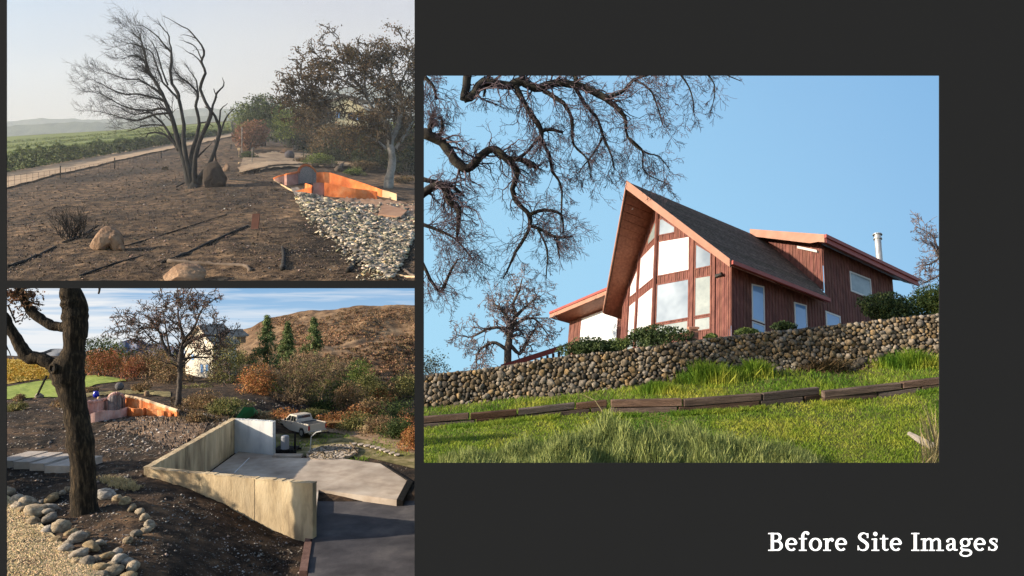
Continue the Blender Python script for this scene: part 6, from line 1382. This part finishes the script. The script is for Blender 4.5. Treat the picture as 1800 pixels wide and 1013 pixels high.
# burnt tree bent by the wind
m_bt = mat('burnt_grey_bark', [(.004, .004, .004), (.016, .015, .014), (.07, .065, .06)], scale=.45, stretch=(1, 1, .4), detail=8, rough=.9, bump=.6, bscale=1.2)
def burnt():
    d = float(G1(345, 331)[1]); k = d / F; cl = Clip(-200, 736.5, -100, 495); rng = np.random.default_rng(77); root = empty('burnt_tree', PA(345, 331, d), 'tall burnt leafless tree with several stems swept to the left by wind', 'tree')
    mb, tw = MB(), MB(); wl = np.array([-.2, 0, .16])
    def Lb(pts, n=14, ln=38, lev=2, kids=4, t0=.35, w=.1, bias=wl, rf=.32, side=np.array([-.45, 0, .15])):
        L = limb(mb, [(x, y, z, r * .82) for x, y, z, r in pts], d, rng, 8, 3, .5, cl)
        if n: twigs(tw, L, n, ln * 1.3 * k, rng, bias, lev, kids, None, cl, t0=t0, rfac=rf, rmin=.15 * k, wander=w * 2.1, ang=.8, shrink=.62, side=side)
    mb.tube([PA(342, 338, d), PA(342, 328, d), PA(342, 318, d)], [14 * k, 10 * k, 5 * k], 10)
    U = lambda z, *q: [(180 + u / 3.167, 30 + v / 3.167, z, r) for u, v, r in q]
    Lb(U(0, (500, 950, 9), (480, 900, 7.5), (450, 780, 6), (420, 680, 5.4), (385, 560, 4.8), (345, 450, 4), (300, 370, 3.4), (245, 290, 2.8), (235, 190, 1.8), (190, 60, .5)), 30, 30, 2, 4, .4)
    Lb(U(-1, (500, 940, 7), (470, 800, 5), (450, 680, 4.4), (455, 600, 4), (430, 480, 3.6), (420, 420, 3.4), (380, 340, 3), (385, 220, 2.6), (375, 190, 2.4), (310, 110, 1.6), (220, 50, .8), (180, 45, .4)), 16, 20, 1, 3, .6)
    Lb(U(-1, (384, 200, 2), (370, 110, 1.5), (335, 60, 1), (295, 25, .4)), 8, 16, 1, 3)
    Lb(U(0, (418, 455, 2.8), (375, 405, 2.4), (335, 360, 2.2), (300, 260, 1.8), (265, 190, 1.4), (170, 150, .9), (110, 160, .4)), 26, 24, 2, 4, .25)
    Lb(U(1, (300, 370, 2.6), (262, 300, 2.2), (225, 240, 1.8), (170, 215, 1.2), (110, 235, .5)), 24, 22, 2, 4, .1)
    Lb(U(1, (275, 330, 2.4), (240, 240, 1.8), (215, 130, 1.2), (150, 80, .5)), 22, 22, 2, 4, .1)
    Lb(U(0, (365, 380, 2), (330, 290, 1.6), (300, 180, 1.1), (250, 110, .5)), 14, 20, 2, 3, .2)
    Lb(U(0, (350, 470, 3), (290, 450, 2.4), (200, 430, 1.9), (100, 425, 1.4), (0, 380, .9), (-70, 330, .4)), 26, 22, 2, 4, .15)
    Lb(U(1, (372, 525, 3), (330, 510, 2.6), (250, 520, 2.1), (150, 510, 1.6), (50, 460, 1.2), (-10, 430, .8), (-75, 415, .4)), 28, 22, 2, 4, .15)
    Lb(U(-1, (330, 430, 2.4), (270, 390, 2), (200, 350, 1.5), (130, 345, 1.1), (40, 315, .8), (-10, 290, .4)), 22, 20, 2, 4, .15)
    Lb(U(-2, (375, 540, 2.6), (300, 540, 2.2), (200, 575, 1.7), (100, 560, 1.2), (10, 530, .8), (-50, 525, .4)), 24, 20, 2, 4, .15)
    Lb(U(0, (425, 745, 3.6), (395, 700, 3.2), (350, 610, 2.6), (300, 560, 2.2), (260, 530, 1.6), (180, 545, 1.1), (90, 500, .8), (20, 490, .4)), 22, 20, 2, 3, .3)
    Lb(U(0, (400, 705, 2.6), (340, 650, 2.2), (270, 645, 1.6), (235, 670, .8)), 10, 16, 2, 3, .2); Lb(U(0, (350, 610, 2), (290, 600, 1.6), (220, 610, 1.2), (130, 640, .5)), 16, 18, 2, 4, .1)
    Lb(U(2, (515, 945, 7), (520, 890, 6), (490, 810, 4.4), (510, 720, 4), (540, 600, 3.4), (520, 500, 3), (530, 430, 2.6), (480, 370, 2.2), (430, 330, 1.6), (395, 285, .6)), 26, 18, 2, 4, .6)
    Lb(U(2, (530, 440, 2), (525, 370, 1.6), (500, 320, 1.2), (460, 260, .5)), 8, 14, 1, 3)
    Lb(U(-2, (520, 930, 7), (512, 830, 5.4), (540, 700, 4.6), (602, 550, 4), (590, 500, 3.6), (545, 400, 3.2), (575, 310, 2.8), (550, 250, 2.6), (565, 190, 2.2), (500, 90, 1.6), (450, 55, 1.1), (335, -5, .4)), 8, 14, 1, 2, .65)
    Lb(U(-2, (552, 262, 1.8), (525, 225, 1.3), (460, 185, .5)), 4, 12, 1, 3); Lb(U(-2, (556, 240, 1.8), (530, 190, 1.3), (490, 145, .9), (428, 128, .4)), 3, 10, 1, 3); Lb(U(-2, (530, 125, 1.4), (490, 105, .9), (440, 100, .4)), 1, 8, 1, 2)
    Lb(U(1, (535, 935, 8), (545, 890, 6), (600, 810, 4.6), (650, 660, 4), (640, 580, 3.4), (600, 510, 3)), 0)
    Lb(U(1, (610, 520, 2.8), (635, 430, 2.2), (650, 410, 1.9), (675, 380, 1.5), (668, 338, .5)), 0); Lb(U(1, (636, 450, 1.7), (620, 400, .9)), 0); Lb(U(1, (600, 515, 1.6), (570, 500, 1)), 0)
    Lb(U(1, (652, 610, 2), (660, 520, 1.5), (697, 480, .5)), 0); Lb(U(1, (660, 640, 2), (690, 560, 1.6), (725, 515, 1), (755, 525, .4)), 1, 6, 1, 2)
    Lb(U(-1, (520, 785, 2.4), (560, 750, 1.8), (610, 700, .7)), 0); Lb(U(8, (640, 830, 1.8), (628, 760, 1.4), (625, 680, 1)), 0); Lb(U(-1, (548, 590, 1.8), (580, 585, 1.1), (615, 610, .5)), 1, 8, 1, 2)
    Lb(U(0, (455, 925, 2), (430, 935, 2.4), (410, 948, 2)), 0)
    mb.build('trunk', m_bt, root, True); tw.build('branches', m_bt, root)
burnt()
# pale trunked oak at the right
m_pb = mat('pale_lichen_bark', [(.1, .09, .08), (.24, .22, .19), (.38, .35, .31)], scale=.35, detail=8, rough=.95, bump=.5, bscale=1)
dk = float(G1(686, 331)[1]); CO = Clip(-200, 736.5, -100, 600)
m_obr = mat('brown_oak_twig', [(.05, .038, .026), (.12, .092, .065)], scale=.4, rough=1)
m_ol = mat('dry_oak_leaf', [(.045, .03, .012), (.13, .085, .035), (.24, .165, .07)], scale=.15, rough=.8, island=.45, trans=.2, cols2=[(.7, .7, .7), (1.1, 1.1, 1)], scale2=.06)
baretree('oak_tree', 'wide oak with pale grey trunk and dry brown crown at the right edge', 'tree',
         [[(682, 333, 0, 9), (686, 305, 0, 7.5), (690, 280, 0, 7), (686, 255, 0, 7), (688, 238, 0, 8)], [(688, 240, 0, 6), (678, 222, 3, 5), (662, 205, 6, 4), (648, 180, 8, 3.4), (640, 160, 8, 2.6), (618, 140, 10, 2)], [(690, 240, 0, 6), (700, 222, -3, 5), (704, 190, -4, 4.4), (700, 160, -4, 3.6), (688, 130, -4, 2.6), (690, 95, -4, 1.6)],
          [(700, 200, -4, 4), (715, 180, -6, 3.4), (732, 172, -8, 2.6), (750, 150, -8, 2)], [(648, 182, 8, 3), (620, 172, 12, 2.4), (590, 165, 14, 1.8), (560, 158, 16, 1), (538, 150, 16, .6)], [(644, 170, 8, 2.6), (640, 140, 6, 2), (645, 115, 4, 1.4), (655, 95, 4, .8)], [(703, 175, -4, 3), (670, 150, -6, 2.4), (650, 130, -8, 1.6), (610, 120, -8, .8)],
          [(690, 250, 0, 3.6), (672, 222, 8, 3), (668, 210, 8, 2)], [(640, 165, 8, 2.4), (600, 140, 10, 1.8), (565, 132, 12, 1.2), (532, 150, 12, .6)], [(650, 130, -8, 2), (615, 112, -8, 1.6), (585, 108, -8, .8)], [(590, 168, 12, 1.8), (560, 178, 12, 1.2), (535, 172, 12, .6)], [(696, 262, 2, 4), (712, 236, 4, 3), (725, 212, 4, 2.4)], [(680, 262, 0, 2.6), (662, 248, -4, 2), (640, 235, -6, 1.4)], [(702, 150, -4, 2.4), (715, 125, -4, 1.6), (722, 95, -4, .8)]],
         dk, m_pb, m_obr, 23, 12, 44, np.array([0, 0, .02]), CO, PA(682, 333, dk), 3, 3, rmin=.16, leafspec=(m_ol, 20000, 5, 3.2), rfac=.35, t0=.3)
m_rs1 = LM('scorched_rust_leaf', (.1, .05, .03), (.2, .11, .06), (.28, .17, .1)); m_dk1 = LM('near_black_evergreen_leaf', (.006, .01, .004), (.02, .03, .01), (.05, .065, .02)); m_br1 = LM('scorched_brown_leaf', (.03, .024, .01), (.09, .065, .028), (.17, .125, .06))  # leaf colours for the trees; the evergreen one is nearly black green
for nm, lab, px, py, w, h, m, n, tr in [
        ('dense_tree', 'dark green bushy tree right of the burnt tree, above the tan clearing', 462, 262, 96, 84, m_dgr, 5200, 1), ('dense_tree', 'olive green round tree behind the left side of the dark green one', 432, 256, 60, 68, m_ogr, 2400, 1),
        ('red_leaf_tree', 'small scorched reddish brown tree in front of the dark green trees', 436, 272, 56, 58, m_rs1, 2800, 1), ('dense_tree', 'bright green tree in the middle of the tree belt', 520, 268, 70, 76, m_ogr, 3400, 1), ('dense_tree', 'deep green tree right behind the stone ball', 530, 274, 70, 66, m_dgr, 3200, 1),
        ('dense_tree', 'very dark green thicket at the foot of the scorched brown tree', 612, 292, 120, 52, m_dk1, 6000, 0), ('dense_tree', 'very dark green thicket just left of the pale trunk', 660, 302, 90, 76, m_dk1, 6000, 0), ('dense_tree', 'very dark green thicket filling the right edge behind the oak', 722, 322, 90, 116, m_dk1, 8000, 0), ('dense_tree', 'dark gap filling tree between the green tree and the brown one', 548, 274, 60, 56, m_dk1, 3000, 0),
        ('brown_tree', 'brown hazy tree below the left tip of the oak crown', 560, 276, 80, 100, m_br1, 5200, 1), ('brown_tree', 'scorched brown bushy tree below the pale house', 596, 288, 110, 60, m_br1, 7000, 1), ('brown_tree', 'scorched brown tree just left of the pale oak trunk', 645, 296, 80, 66, m_br1, 4200, 1),
        ('dense_tree', 'dark green thicket behind the pale oak trunk', 672, 304, 90, 92, m_dgr, 5200, 0), ('dense_tree', 'green leafy tree right of the pale oak trunk', 716, 306, 70, 106, m_ogr, 3400, 0), ('dense_tree', 'darkest shrub at the right edge below the oak', 716, 306, 60, 60, m_dgr, 3000, 0)]:
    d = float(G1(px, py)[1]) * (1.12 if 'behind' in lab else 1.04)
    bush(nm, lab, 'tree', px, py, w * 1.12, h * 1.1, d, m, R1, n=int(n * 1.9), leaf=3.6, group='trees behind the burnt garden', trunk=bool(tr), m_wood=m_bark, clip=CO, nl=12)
for lab, px, py, w, h, m in [('dry grey green shrub behind the orange wall', 562, 292, 56, 24, m_ogr), ('brown tussock left of the grey slab', 530, 288, 30, 12, m_br1), ('dry shrub uphill of the pale oak trunk', 640, 302, 60, 22, m_br1), ('small dark shrub beside the leaning post', 438, 280, 32, 16, m_dgr),
        ('dry low shrub on the bank right of the grey slab', 625, 308, 40, 16, m_ogr), ('brown low shrub right of the oak trunk', 712, 322, 40, 16, m_br1), ('tiny burnt weed tuft on the slope left of the burnt tree', 290, 300, 12, 8, m_br1)]:
    bush('low_shrub', lab, 'shrub', px, py, w, h, float(G1(px, py)[1]), m, R1, n=int(w * h * 2.2) + 60, leaf=2.6, group='low shrubs on the burnt slope', trunk=False, m_wood=m_char2, clip=CO)
# pale house behind the oak
k_ = 430 / F; hs = empty('house', PA(600, 216, 430), 'pale yellow house glimpsed through the crown of the pale trunked oak', 'house')
m_hy = mat('cream_yellow_wall', [(.5, .42, .24), (.68, .6, .38)], scale=.1, rough=.8)
mb = MB(); mb.prism([PA(566, 218, 430), PA(640, 222, 430), PA(640, 190, 430), PA(604, 170, 430), PA(566, 188, 430)], [6, 24, 0]); o = mb.build('wall', m_hy, hs); fixnormals(o)
for a, b in (((560, 191), (604, 168)), ((604, 168), (646, 192))):
    mb = MB(); A, B = PA(*a, 429), PA(*b, 429); mb.prism([A, B, B + [0, 0, 1.2], A + [0, 0, 1.2]], [6, 26, 0]); o = mb.build('roof', m_hr, hs); fixnormals(o)
for a, b in ((574, 196), (590, 196), (612, 198), (626, 200)):
    mb = MB(); mb.prism([PA(a, b + 12, 429.6), PA(a + 8, b + 12, 429.6), PA(a + 8, b, 429.6), PA(a, b, 429.6)], [0, .3, 0]); wn = mb.build('window', m_hr, hs); fixnormals(wn)
    mb = MB(); mb.prism([PA(a + 1, b + 11, 429.3), PA(a + 7, b + 11, 429.3), PA(a + 7, b + 1, 429.3), PA(a + 1, b + 1, 429.3)], [0, .3, 0]); pn = mb.build('pane', m_gdeep, wn); fixnormals(pn)

# orange garden wall seen from above
ow = empty('garden_wall', G1(560, 345), 'bright orange curved garden wall with round topped grey panel, right of the burnt tree', 'wall')
m_or1 = mat('bright_orange_stucco', [(.55, .13, .03), (.8, .22, .05), (.82, .36, .15)], scale=.22, detail=9, rough=.85, bump=2, bscale=.8, lo=.3, hi=.75, cols2=[(.6, .52, .5), (1.05, 1.05, 1.05)], scale2=.12); m_pk1 = mat('dusty_pink_stucco', [(.25, .12, .1), (.38, .2, .16), (.5, .3, .25)], scale=.3, rough=.9); m_cr1 = mat('cream_stucco_end', [(.45, .3, .16), (.65, .48, .3)], scale=.2, rough=.9)
lowwall(ow, 'wall_section', [(481, 314, 318), (490, 310, 323), (504, 307, 328), (524, 302, 326)], m_pk1, G1, 3, 'shaded pink left section', 5, m_or1)
lowwall(ow, 'panel', [(524, 303, 326), (526, 296, 325), (533, 291, 324), (541, 291, 323), (549, 296, 322), (554, 303, 322)], m_panel, G1, 4, 'grey round topped panel', 4, m_or1)
lowwall(ow, 'wall_section', [(556, 303, 326), (575, 303, 329), (592, 307, 331), (620, 316, 334), (650, 326, 340), (672, 334, 346)], m_or1, G1, 4, 'bright orange right section', 5)
lowwall(ow, 'wall_section', [(672, 334, 346), (685, 337, 349), (697, 341, 352)], m_cr1, G1, 4, 'bleached cream end', 3)
lowwall(ow, 'basin_wall', [(481, 316, 319), (495, 324, 328), (512, 333, 337), (530, 342, 345), (552, 350, 352)], m_cr1, G1, 3, 'low rim curving along the front', 5)
lowwall(ow, 'basin_wall', [(518, 336, 341), (535, 332, 342), (549, 327, 344), (536, 322, 334)], m_or1, G1, 3, 'orange inner ledge', 4)
lowwall(ow, 'basin_wall', [(550, 322, 344), (560, 321, 344), (569, 322, 344)], m_pk1, G1, 4, 'pinkish tiled basin front', 3)
lowwall(ow, 'basin_wall', [(570, 321, 345), (585, 324, 346), (600, 328, 347), (625, 332, 348), (645, 334, 348), (662, 337, 349)], m_or1, G1, 4, 'orange lower basin wall', 4)

# boulders
m_rk1 = mat('tan_boulder', [(.09, .05, .03), (.24, .15, .095), (.38, .26, .17)], scale=.5, detail=10, rough=.95, bump=6, bscale=.6); m_rkd = mat('dark_standing_stone', [(.02, .015, .012), (.06, .045, .035)], scale=.4, rough=1, bump=5, bscale=.8)
RB = [rockmesh('boulder', R1, m_rk1, 4, .35, 6, False) for _ in range(5)]; RD = rockmesh('boulder', R1, m_rkd, 4, .35, 6, False)
def brock(me, px, py, w, h, lab, rz=0., tl=0., dep=.8):
    g = G1(px, py); k = g[1] / F; o = rock('boulder', me, g + [0, 0, h * .36 * k], (w * .55 * k, w * .5 * dep * k, h * .62 * k), R1, lab, 'stone', None, None, rz, 0); o.rotation_euler = (0, tl, rz)
brock(RB[0], 187, 439, 46, 40, 'large pointed tan boulder on the burnt slope beside the burnt shrub', 0, .35); brock(RB[3], 201, 440, 22, 30, 'upright slab of tan rock leaning on the large boulder', .4, -.2)
brock(RB[1], 213, 440, 11, 12, 'small round tan stone touching the right of the large boulder'); brock(RB[2], 328, 496, 66, 36, 'broad tan boulder cut by the lower edge below the charred log', 0, .1)
brock(RB[4], 398, 301, 11, 13, 'small upright tan stone right of the dark standing stone'); brock(RD, 377, 331, 34, 44, 'dark standing stone right beside the burnt tree base', 0, .1)
# charred logs and beams
m_cl = mat('charcoal_log', [(.006, .006, .006), (.02, .018, .016), (.05, .045, .04)], scale=.6, stretch=(1, 1, 1), rough=.9, bump=.7, bscale=1.2); m_gl = mat('grey_brown_beam', [(.08, .06, .045), (.17, .13, .1)], scale=.4, rough=1, bump=.5, bscale=1.2)
def log(pts, r, m, lab, cat='log', G=G1, lift=.5, name='charred_log'):
    gp = [G(x, y) for x, y in pts]; k = gp[0][1] / F; rr = np.linspace(r[0], r[1], len(pts)) * k; t = np.linspace(0, len(pts) - 1, len(pts) * 4); g2 = np.array([[np.interp(u, range(len(pts)), [q[i] for q in gp]) for i in range(3)] for u in t]); g2[:, 2] += lift * r[0] * k + R1.normal(size=len(t)) * .15 * r[0] * k
    r2 = np.interp(t, range(len(pts)), rr) * (1 + .18 * R1.normal(size=len(t))); mb = MB(); mb.tube(g2, np.abs(r2), 7); mb.build(name, m, None, True, lab, cat)
log([(284, 466), (330, 446), (380, 423), (436, 398)], (3, 2), m_cl, 'long thin charred beam sloping up from the log towards the red panel')
log([(296, 464), (340, 466), (380, 468), (430, 474), (441, 480)], (3.4, 3), m_gl, 'brown log lying across the broad boulder at the bottom')
log([(14, 472), (45, 460), (75, 445), (98, 434)], (3.2, 2.4), m_cl, 'charred beam half sunk at the left edge'); log([(110, 425), (150, 410), (172, 396)], (1.4, 1), m_cl, 'thin charred stick beyond the burnt shrub')
log([(215, 432), (280, 412), (345, 392), (400, 376)], (1.3, 1), m_cl, 'very thin charred line of edging right of the large boulder'); log([(140, 492), (200, 470), (250, 452)], (2, 1.4), m_cl, 'charred edging piece below the large boulder')
log([(497, 480), (499, 455), (496, 436)], (5, 3), m_cl, 'thick black charred trunk piece running away from the bottom centre'); log([(612, 482), (622, 465), (632, 446)], (5, 4), m_cl, 'short black charred stump piece at the edge of the ash')
log([(706, 470), (722, 480), (736, 492)], (3, 2), m_gl, 'grey broken beam in the lower right corner', 'beam', name='broken_beam'); log([(690, 482), (712, 488), (734, 491)], (2.6, 2), m_cr1, 'pale splintered beam in the lower right corner', 'beam', name='broken_beam')
log([(640, 362), (655, 352)], (2, 1.4), m_cl, 'short charred stick on the reddish bank'); log([(594, 302), (602, 292), (610, 284)], (5, 4), m_gl, 'leaning grey slab behind the orange wall', 'slab', name='stone_slab'); log([(702, 378), (720, 371), (736, 364)], (1.6, 1.4), m_gl, 'grey pole on the bank at the right edge', 'pole', name='fallen_pole')
log([(500, 310), (480, 318)], (1, 1), m_cl, 'short dark stick by the left tip of the orange wall'); log([(404, 316), (440, 320), (478, 324)], (1.6, 1.2), m_cl, 'low dark edging line left of the orange wall')
def panel1(px, py, w, h, m, lab, cat, lean=.3, name='metal_sheet'):
    g = G1(px, py); k = g[1] / F; mb = MB(); mb.box(g + [-w / 2 * k, 0, -.3], [w * k, 0, 0], [0, h * k * lean, h * k], [0, .4, 0]); o = mb.build(name, m, None, label=lab, cat=cat); fixnormals(o)
m_rust = mat('rust_sheet', [(.06, .022, .014), (.13, .05, .03)], scale=.4, rough=.8); panel1(447, 404, 13, 30, m_rust, 'dull red sheet standing in the burnt ground near the centre', 'sheet')
m_rb = mat('pale_rust_sheet', [(.24, .12, .07), (.4, .24, .15)], scale=.25, rough=.8); 
mb = MB(); q = [G1(x, y) + [0, 0, .8] for x, y in [(664, 384), (704, 388), (716, 376), (676, 366)]]; mb.prism(q, [0, 0, .5]); o = mb.build('metal_sheet', m_rb, None, label='pale rust coloured sheet lying on the bank above the ash', cat='sheet'); fixnormals(o)
# debris over the burnt ground, ash fragments
def scat1(n, fn, size, m, name, fz=.5):
    px, py = fn(n); p = G1(px, py); s = size * p[:, 1] / F * (.4 + 1.3 * R1.random(len(px)) ** 3); p[:, 2] += s * .2 + (.5 if 'ash' in name else 0); mb = MB(); (shards(mb, p, s, R1, .22) if 'ash' in name else chips(mb, p, s, R1, fz)); mb.build(name, m, None, kind='stuff')
m_d1 = mat('burnt_debris', [(.03, .024, .02), (.12, .09, .07), (.32, .26, .2)], scale=.12, rough=1, island=.7); m_a1 = mat('ash_fragment', [(.03, .027, .024), (.2, .17, .13), (.44, .39, .29), (.5, .38, .16)], scale=.35, rough=1, island=.6)
m_w1 = mat('white_fragment', [(.5, .48, .45), (.7, .68, .65)], scale=.3, rough=1, island=.3)
uni = lambda n: (-60 + 796 * R1.random(n), 250 + 246 * R1.random(n) ** .8)
def below(n):
    x, y = uni(n); kp = y > np.interp(x, [12, 400, 480, 560, 600, 736], [334, 262, 318, 352, 352, 360]); return x[kp], y[kp]
scat1(15000, below, 3.2, m_d1, 'debris'); scat1(160, below, 2.4, m_w1, 'white_debris')
def ashr(n):
    u = R1.random(n); v = np.clip(R1.normal(size=n) * .33 + .5, -.35, 1.45); tx = np.interp(u, np.linspace(0, 1, 5), [528, 572, 625, 680, 736]); ty = np.interp(u, np.linspace(0, 1, 5), [346, 358, 376, 390, 400]); bx = np.interp(u, np.linspace(0, 1, 5), [524, 548, 590, 645, 690]); by = np.interp(u, np.linspace(0, 1, 5), [352, 378, 412, 462, 496])
    x, y = tx * (1 - v) + bx * v, ty * (1 - v) + by * v; kp = (x < 736) & (y < 500); return x[kp], y[kp]
scat1(16000, ashr, 5.6, m_a1, 'ash_rubble', .25)
x, y = ashr(420); p = G1(x, y) + [0, 0, .9]; mb = MB(); splinters(mb, p, 15 * p[:, 1] / F, R1, .2); mb.build('broken_boards', m_gl, None, kind='stuff')
x, y = ashr(260); p = G1(x, y) + [0, 0, 1.0]; mb = MB(); splinters(mb, p, 12 * p[:, 1] / F, R1, .2); mb.build('charred_boards', m_cl, None, kind='stuff')
x = 480 + 256 * R1.random(260); y = 350 + 140 * R1.random(260); p = G1(x, y) + [0, 0, .3]; mb = MB(); splinters(mb, p, 11 * p[:, 1] / F, R1, .1); mb.build('scattered_boards', m_gl, None, kind='stuff')
x, y = below(4500); p = G1(x, y); mb = MB(); blades(mb, p, 3.4 * p[:, 1] / F, 1.1 * p[:, 1] / F, R1, 1.0); mb.build('dead_grass', mat('dead_brown_grass', [(.12, .09, .055), (.24, .18, .11)], scale=.2, rough=1, island=.5), None, kind='stuff')
# burnt shrub by the boulder
d = float(G1(130, 418)[1]); k = d / F; rt = empty('burnt_shrub', G1(130, 418), 'burnt leafless shrub of thin dark stems left of the large boulder', 'shrub'); mb = MB()
for i in range(46):
    b = PA(130 + 24 * R1.normal() * .6, 418 + 5 * R1.normal() * .6, d); dr = np.array([R1.normal() * .4 + (.012 * (900 + F * b[0] / b[1] - 130)), R1.normal() * .3, 1.]); grow(mb, b, dr, (34 + 26 * R1.random()) * k * .8, .8 * k, 2, R1, np.array([0, 0, .1]), .18, 3, None, CO, .5, .55, .22 * k)
mb.build('branches', m_char2, rt)
# ball, chairs, posts
def ball(px, py, r, lab):
    g = G1(px, py); k = g[1] / F; b = bmesh.new(); bmesh.ops.create_icosphere(b, subdivisions=3, radius=r * k); me = bpy.data.meshes.new('stone_ball'); b.to_mesh(me); b.free(); me.materials.append(m_ball1); me.polygons.foreach_set('use_smooth', [True] * len(me.polygons))
    o = bpy.data.objects.new('stone_ball', me); C.objects.link(o); o.location = Vector(g + [0, 0, r * .9 * k]); tag(o, lab, 'ball')
m_ball1 = mat('dark_stone_ball', [(.05, .045, .05), (.12, .11, .12)], scale=.4, rough=.95, bump=.6, bscale=1); ball(509, 281, 8.6, 'dark stone ball on the tan clearing above the orange wall, in the upper left scene')
m_tw = mat('brown_chair_wood', [(.15, .09, .05), (.26, .16, .1)], scale=.4, rough=.9)
def chair(px, py, w, h, m, lab):
    g = G1(px, py); k = g[1] / F; rt = empty('garden_chair', g, lab, 'chair'); q = lambda a, b, c, da, db, dc, nm: (lambda mb: (mb.box(g + np.array([a, b, c]) * k, [da * k, 0, 0], [0, db * k, 0], [0, 0, dc * k]), fixnormals(mb.build(nm, m, rt))))(MB())
    for a in (-w / 2, w / 2 - 1):
        for b in (0, w * .8): q(a, b, 0, 1, 1, h * .45, 'leg')
    q(-w / 2, 0, h * .45, w, w, .9, 'seat'); q(-w / 2, w * .9, h * .5, w, .9, h * .5, 'backrest')
chair(496, 273, 7, 12, m_tw, 'small brown garden chair left of the dark stone ball'); chair(518, 269, 7, 15, m_pb, 'pale grey garden chair behind the dark stone ball')
def post1(px, py, top, r, m, lab, cat='post', name='thin_post'):
    g = G1(px, py); k = g[1] / F; mb = MB(); mb.tube([g, PA(px + .3, top, g[1])], r * k, 6); return mb.build(name, m, None, label=lab, cat=cat)
post1(425, 273, 224, .9, m_pb, 'tall thin pale post in front of the scorched reddish tree'); post1(443, 290, 260, .9, m_pb, 'short pale post on the tan clearing'); post1(406, 262, 254, 1, m_cl, 'stubby dark post by the road end')
g = G1(420, 277); k = g[1] / F; mb = MB(); mb.tube([g, g + [0, 0, 12 * k]], .6 * k, 5); mb.box(g + np.array([-2.2, -1.5, 12]) * k, [4.4 * k, 0, 0], [0, 3 * k, 0], [0, 0, 4.4 * k]); mb.build('bird_box', m_cr1, None, label='little pale box on a stick beside the tall thin post', cat='box')
log([(419, 288), (440, 287), (461, 289)], (1.8, 1.8), m_cr1, 'flat pale stone edging lying across the tan clearing', 'edging', name='stone_edging')

# ---- smoke haze over the burnt valley
mb = MB(); mb.box([-3000, 127, -12], [3070, 0, 0], [0, 3000, 0], [0, 0, 960]); hz = mb.build('haze', None, None, kind='stuff')
hm = bpy.data.materials.new('pale_smoke'); hm.use_nodes = True; n = hm.node_tree.nodes; n.remove(n['Principled BSDF']); v = n.new('ShaderNodeVolumePrincipled'); v.inputs['Color'].default_value = (.86, .92, 1, 1); v.inputs['Density'].default_value = .0002; v.inputs['Anisotropy'].default_value = 0
hm.node_tree.links.new(v.outputs[0], n['Material Output'].inputs['Volume']); hz.data.materials.append(hm); fixnormals(hz)
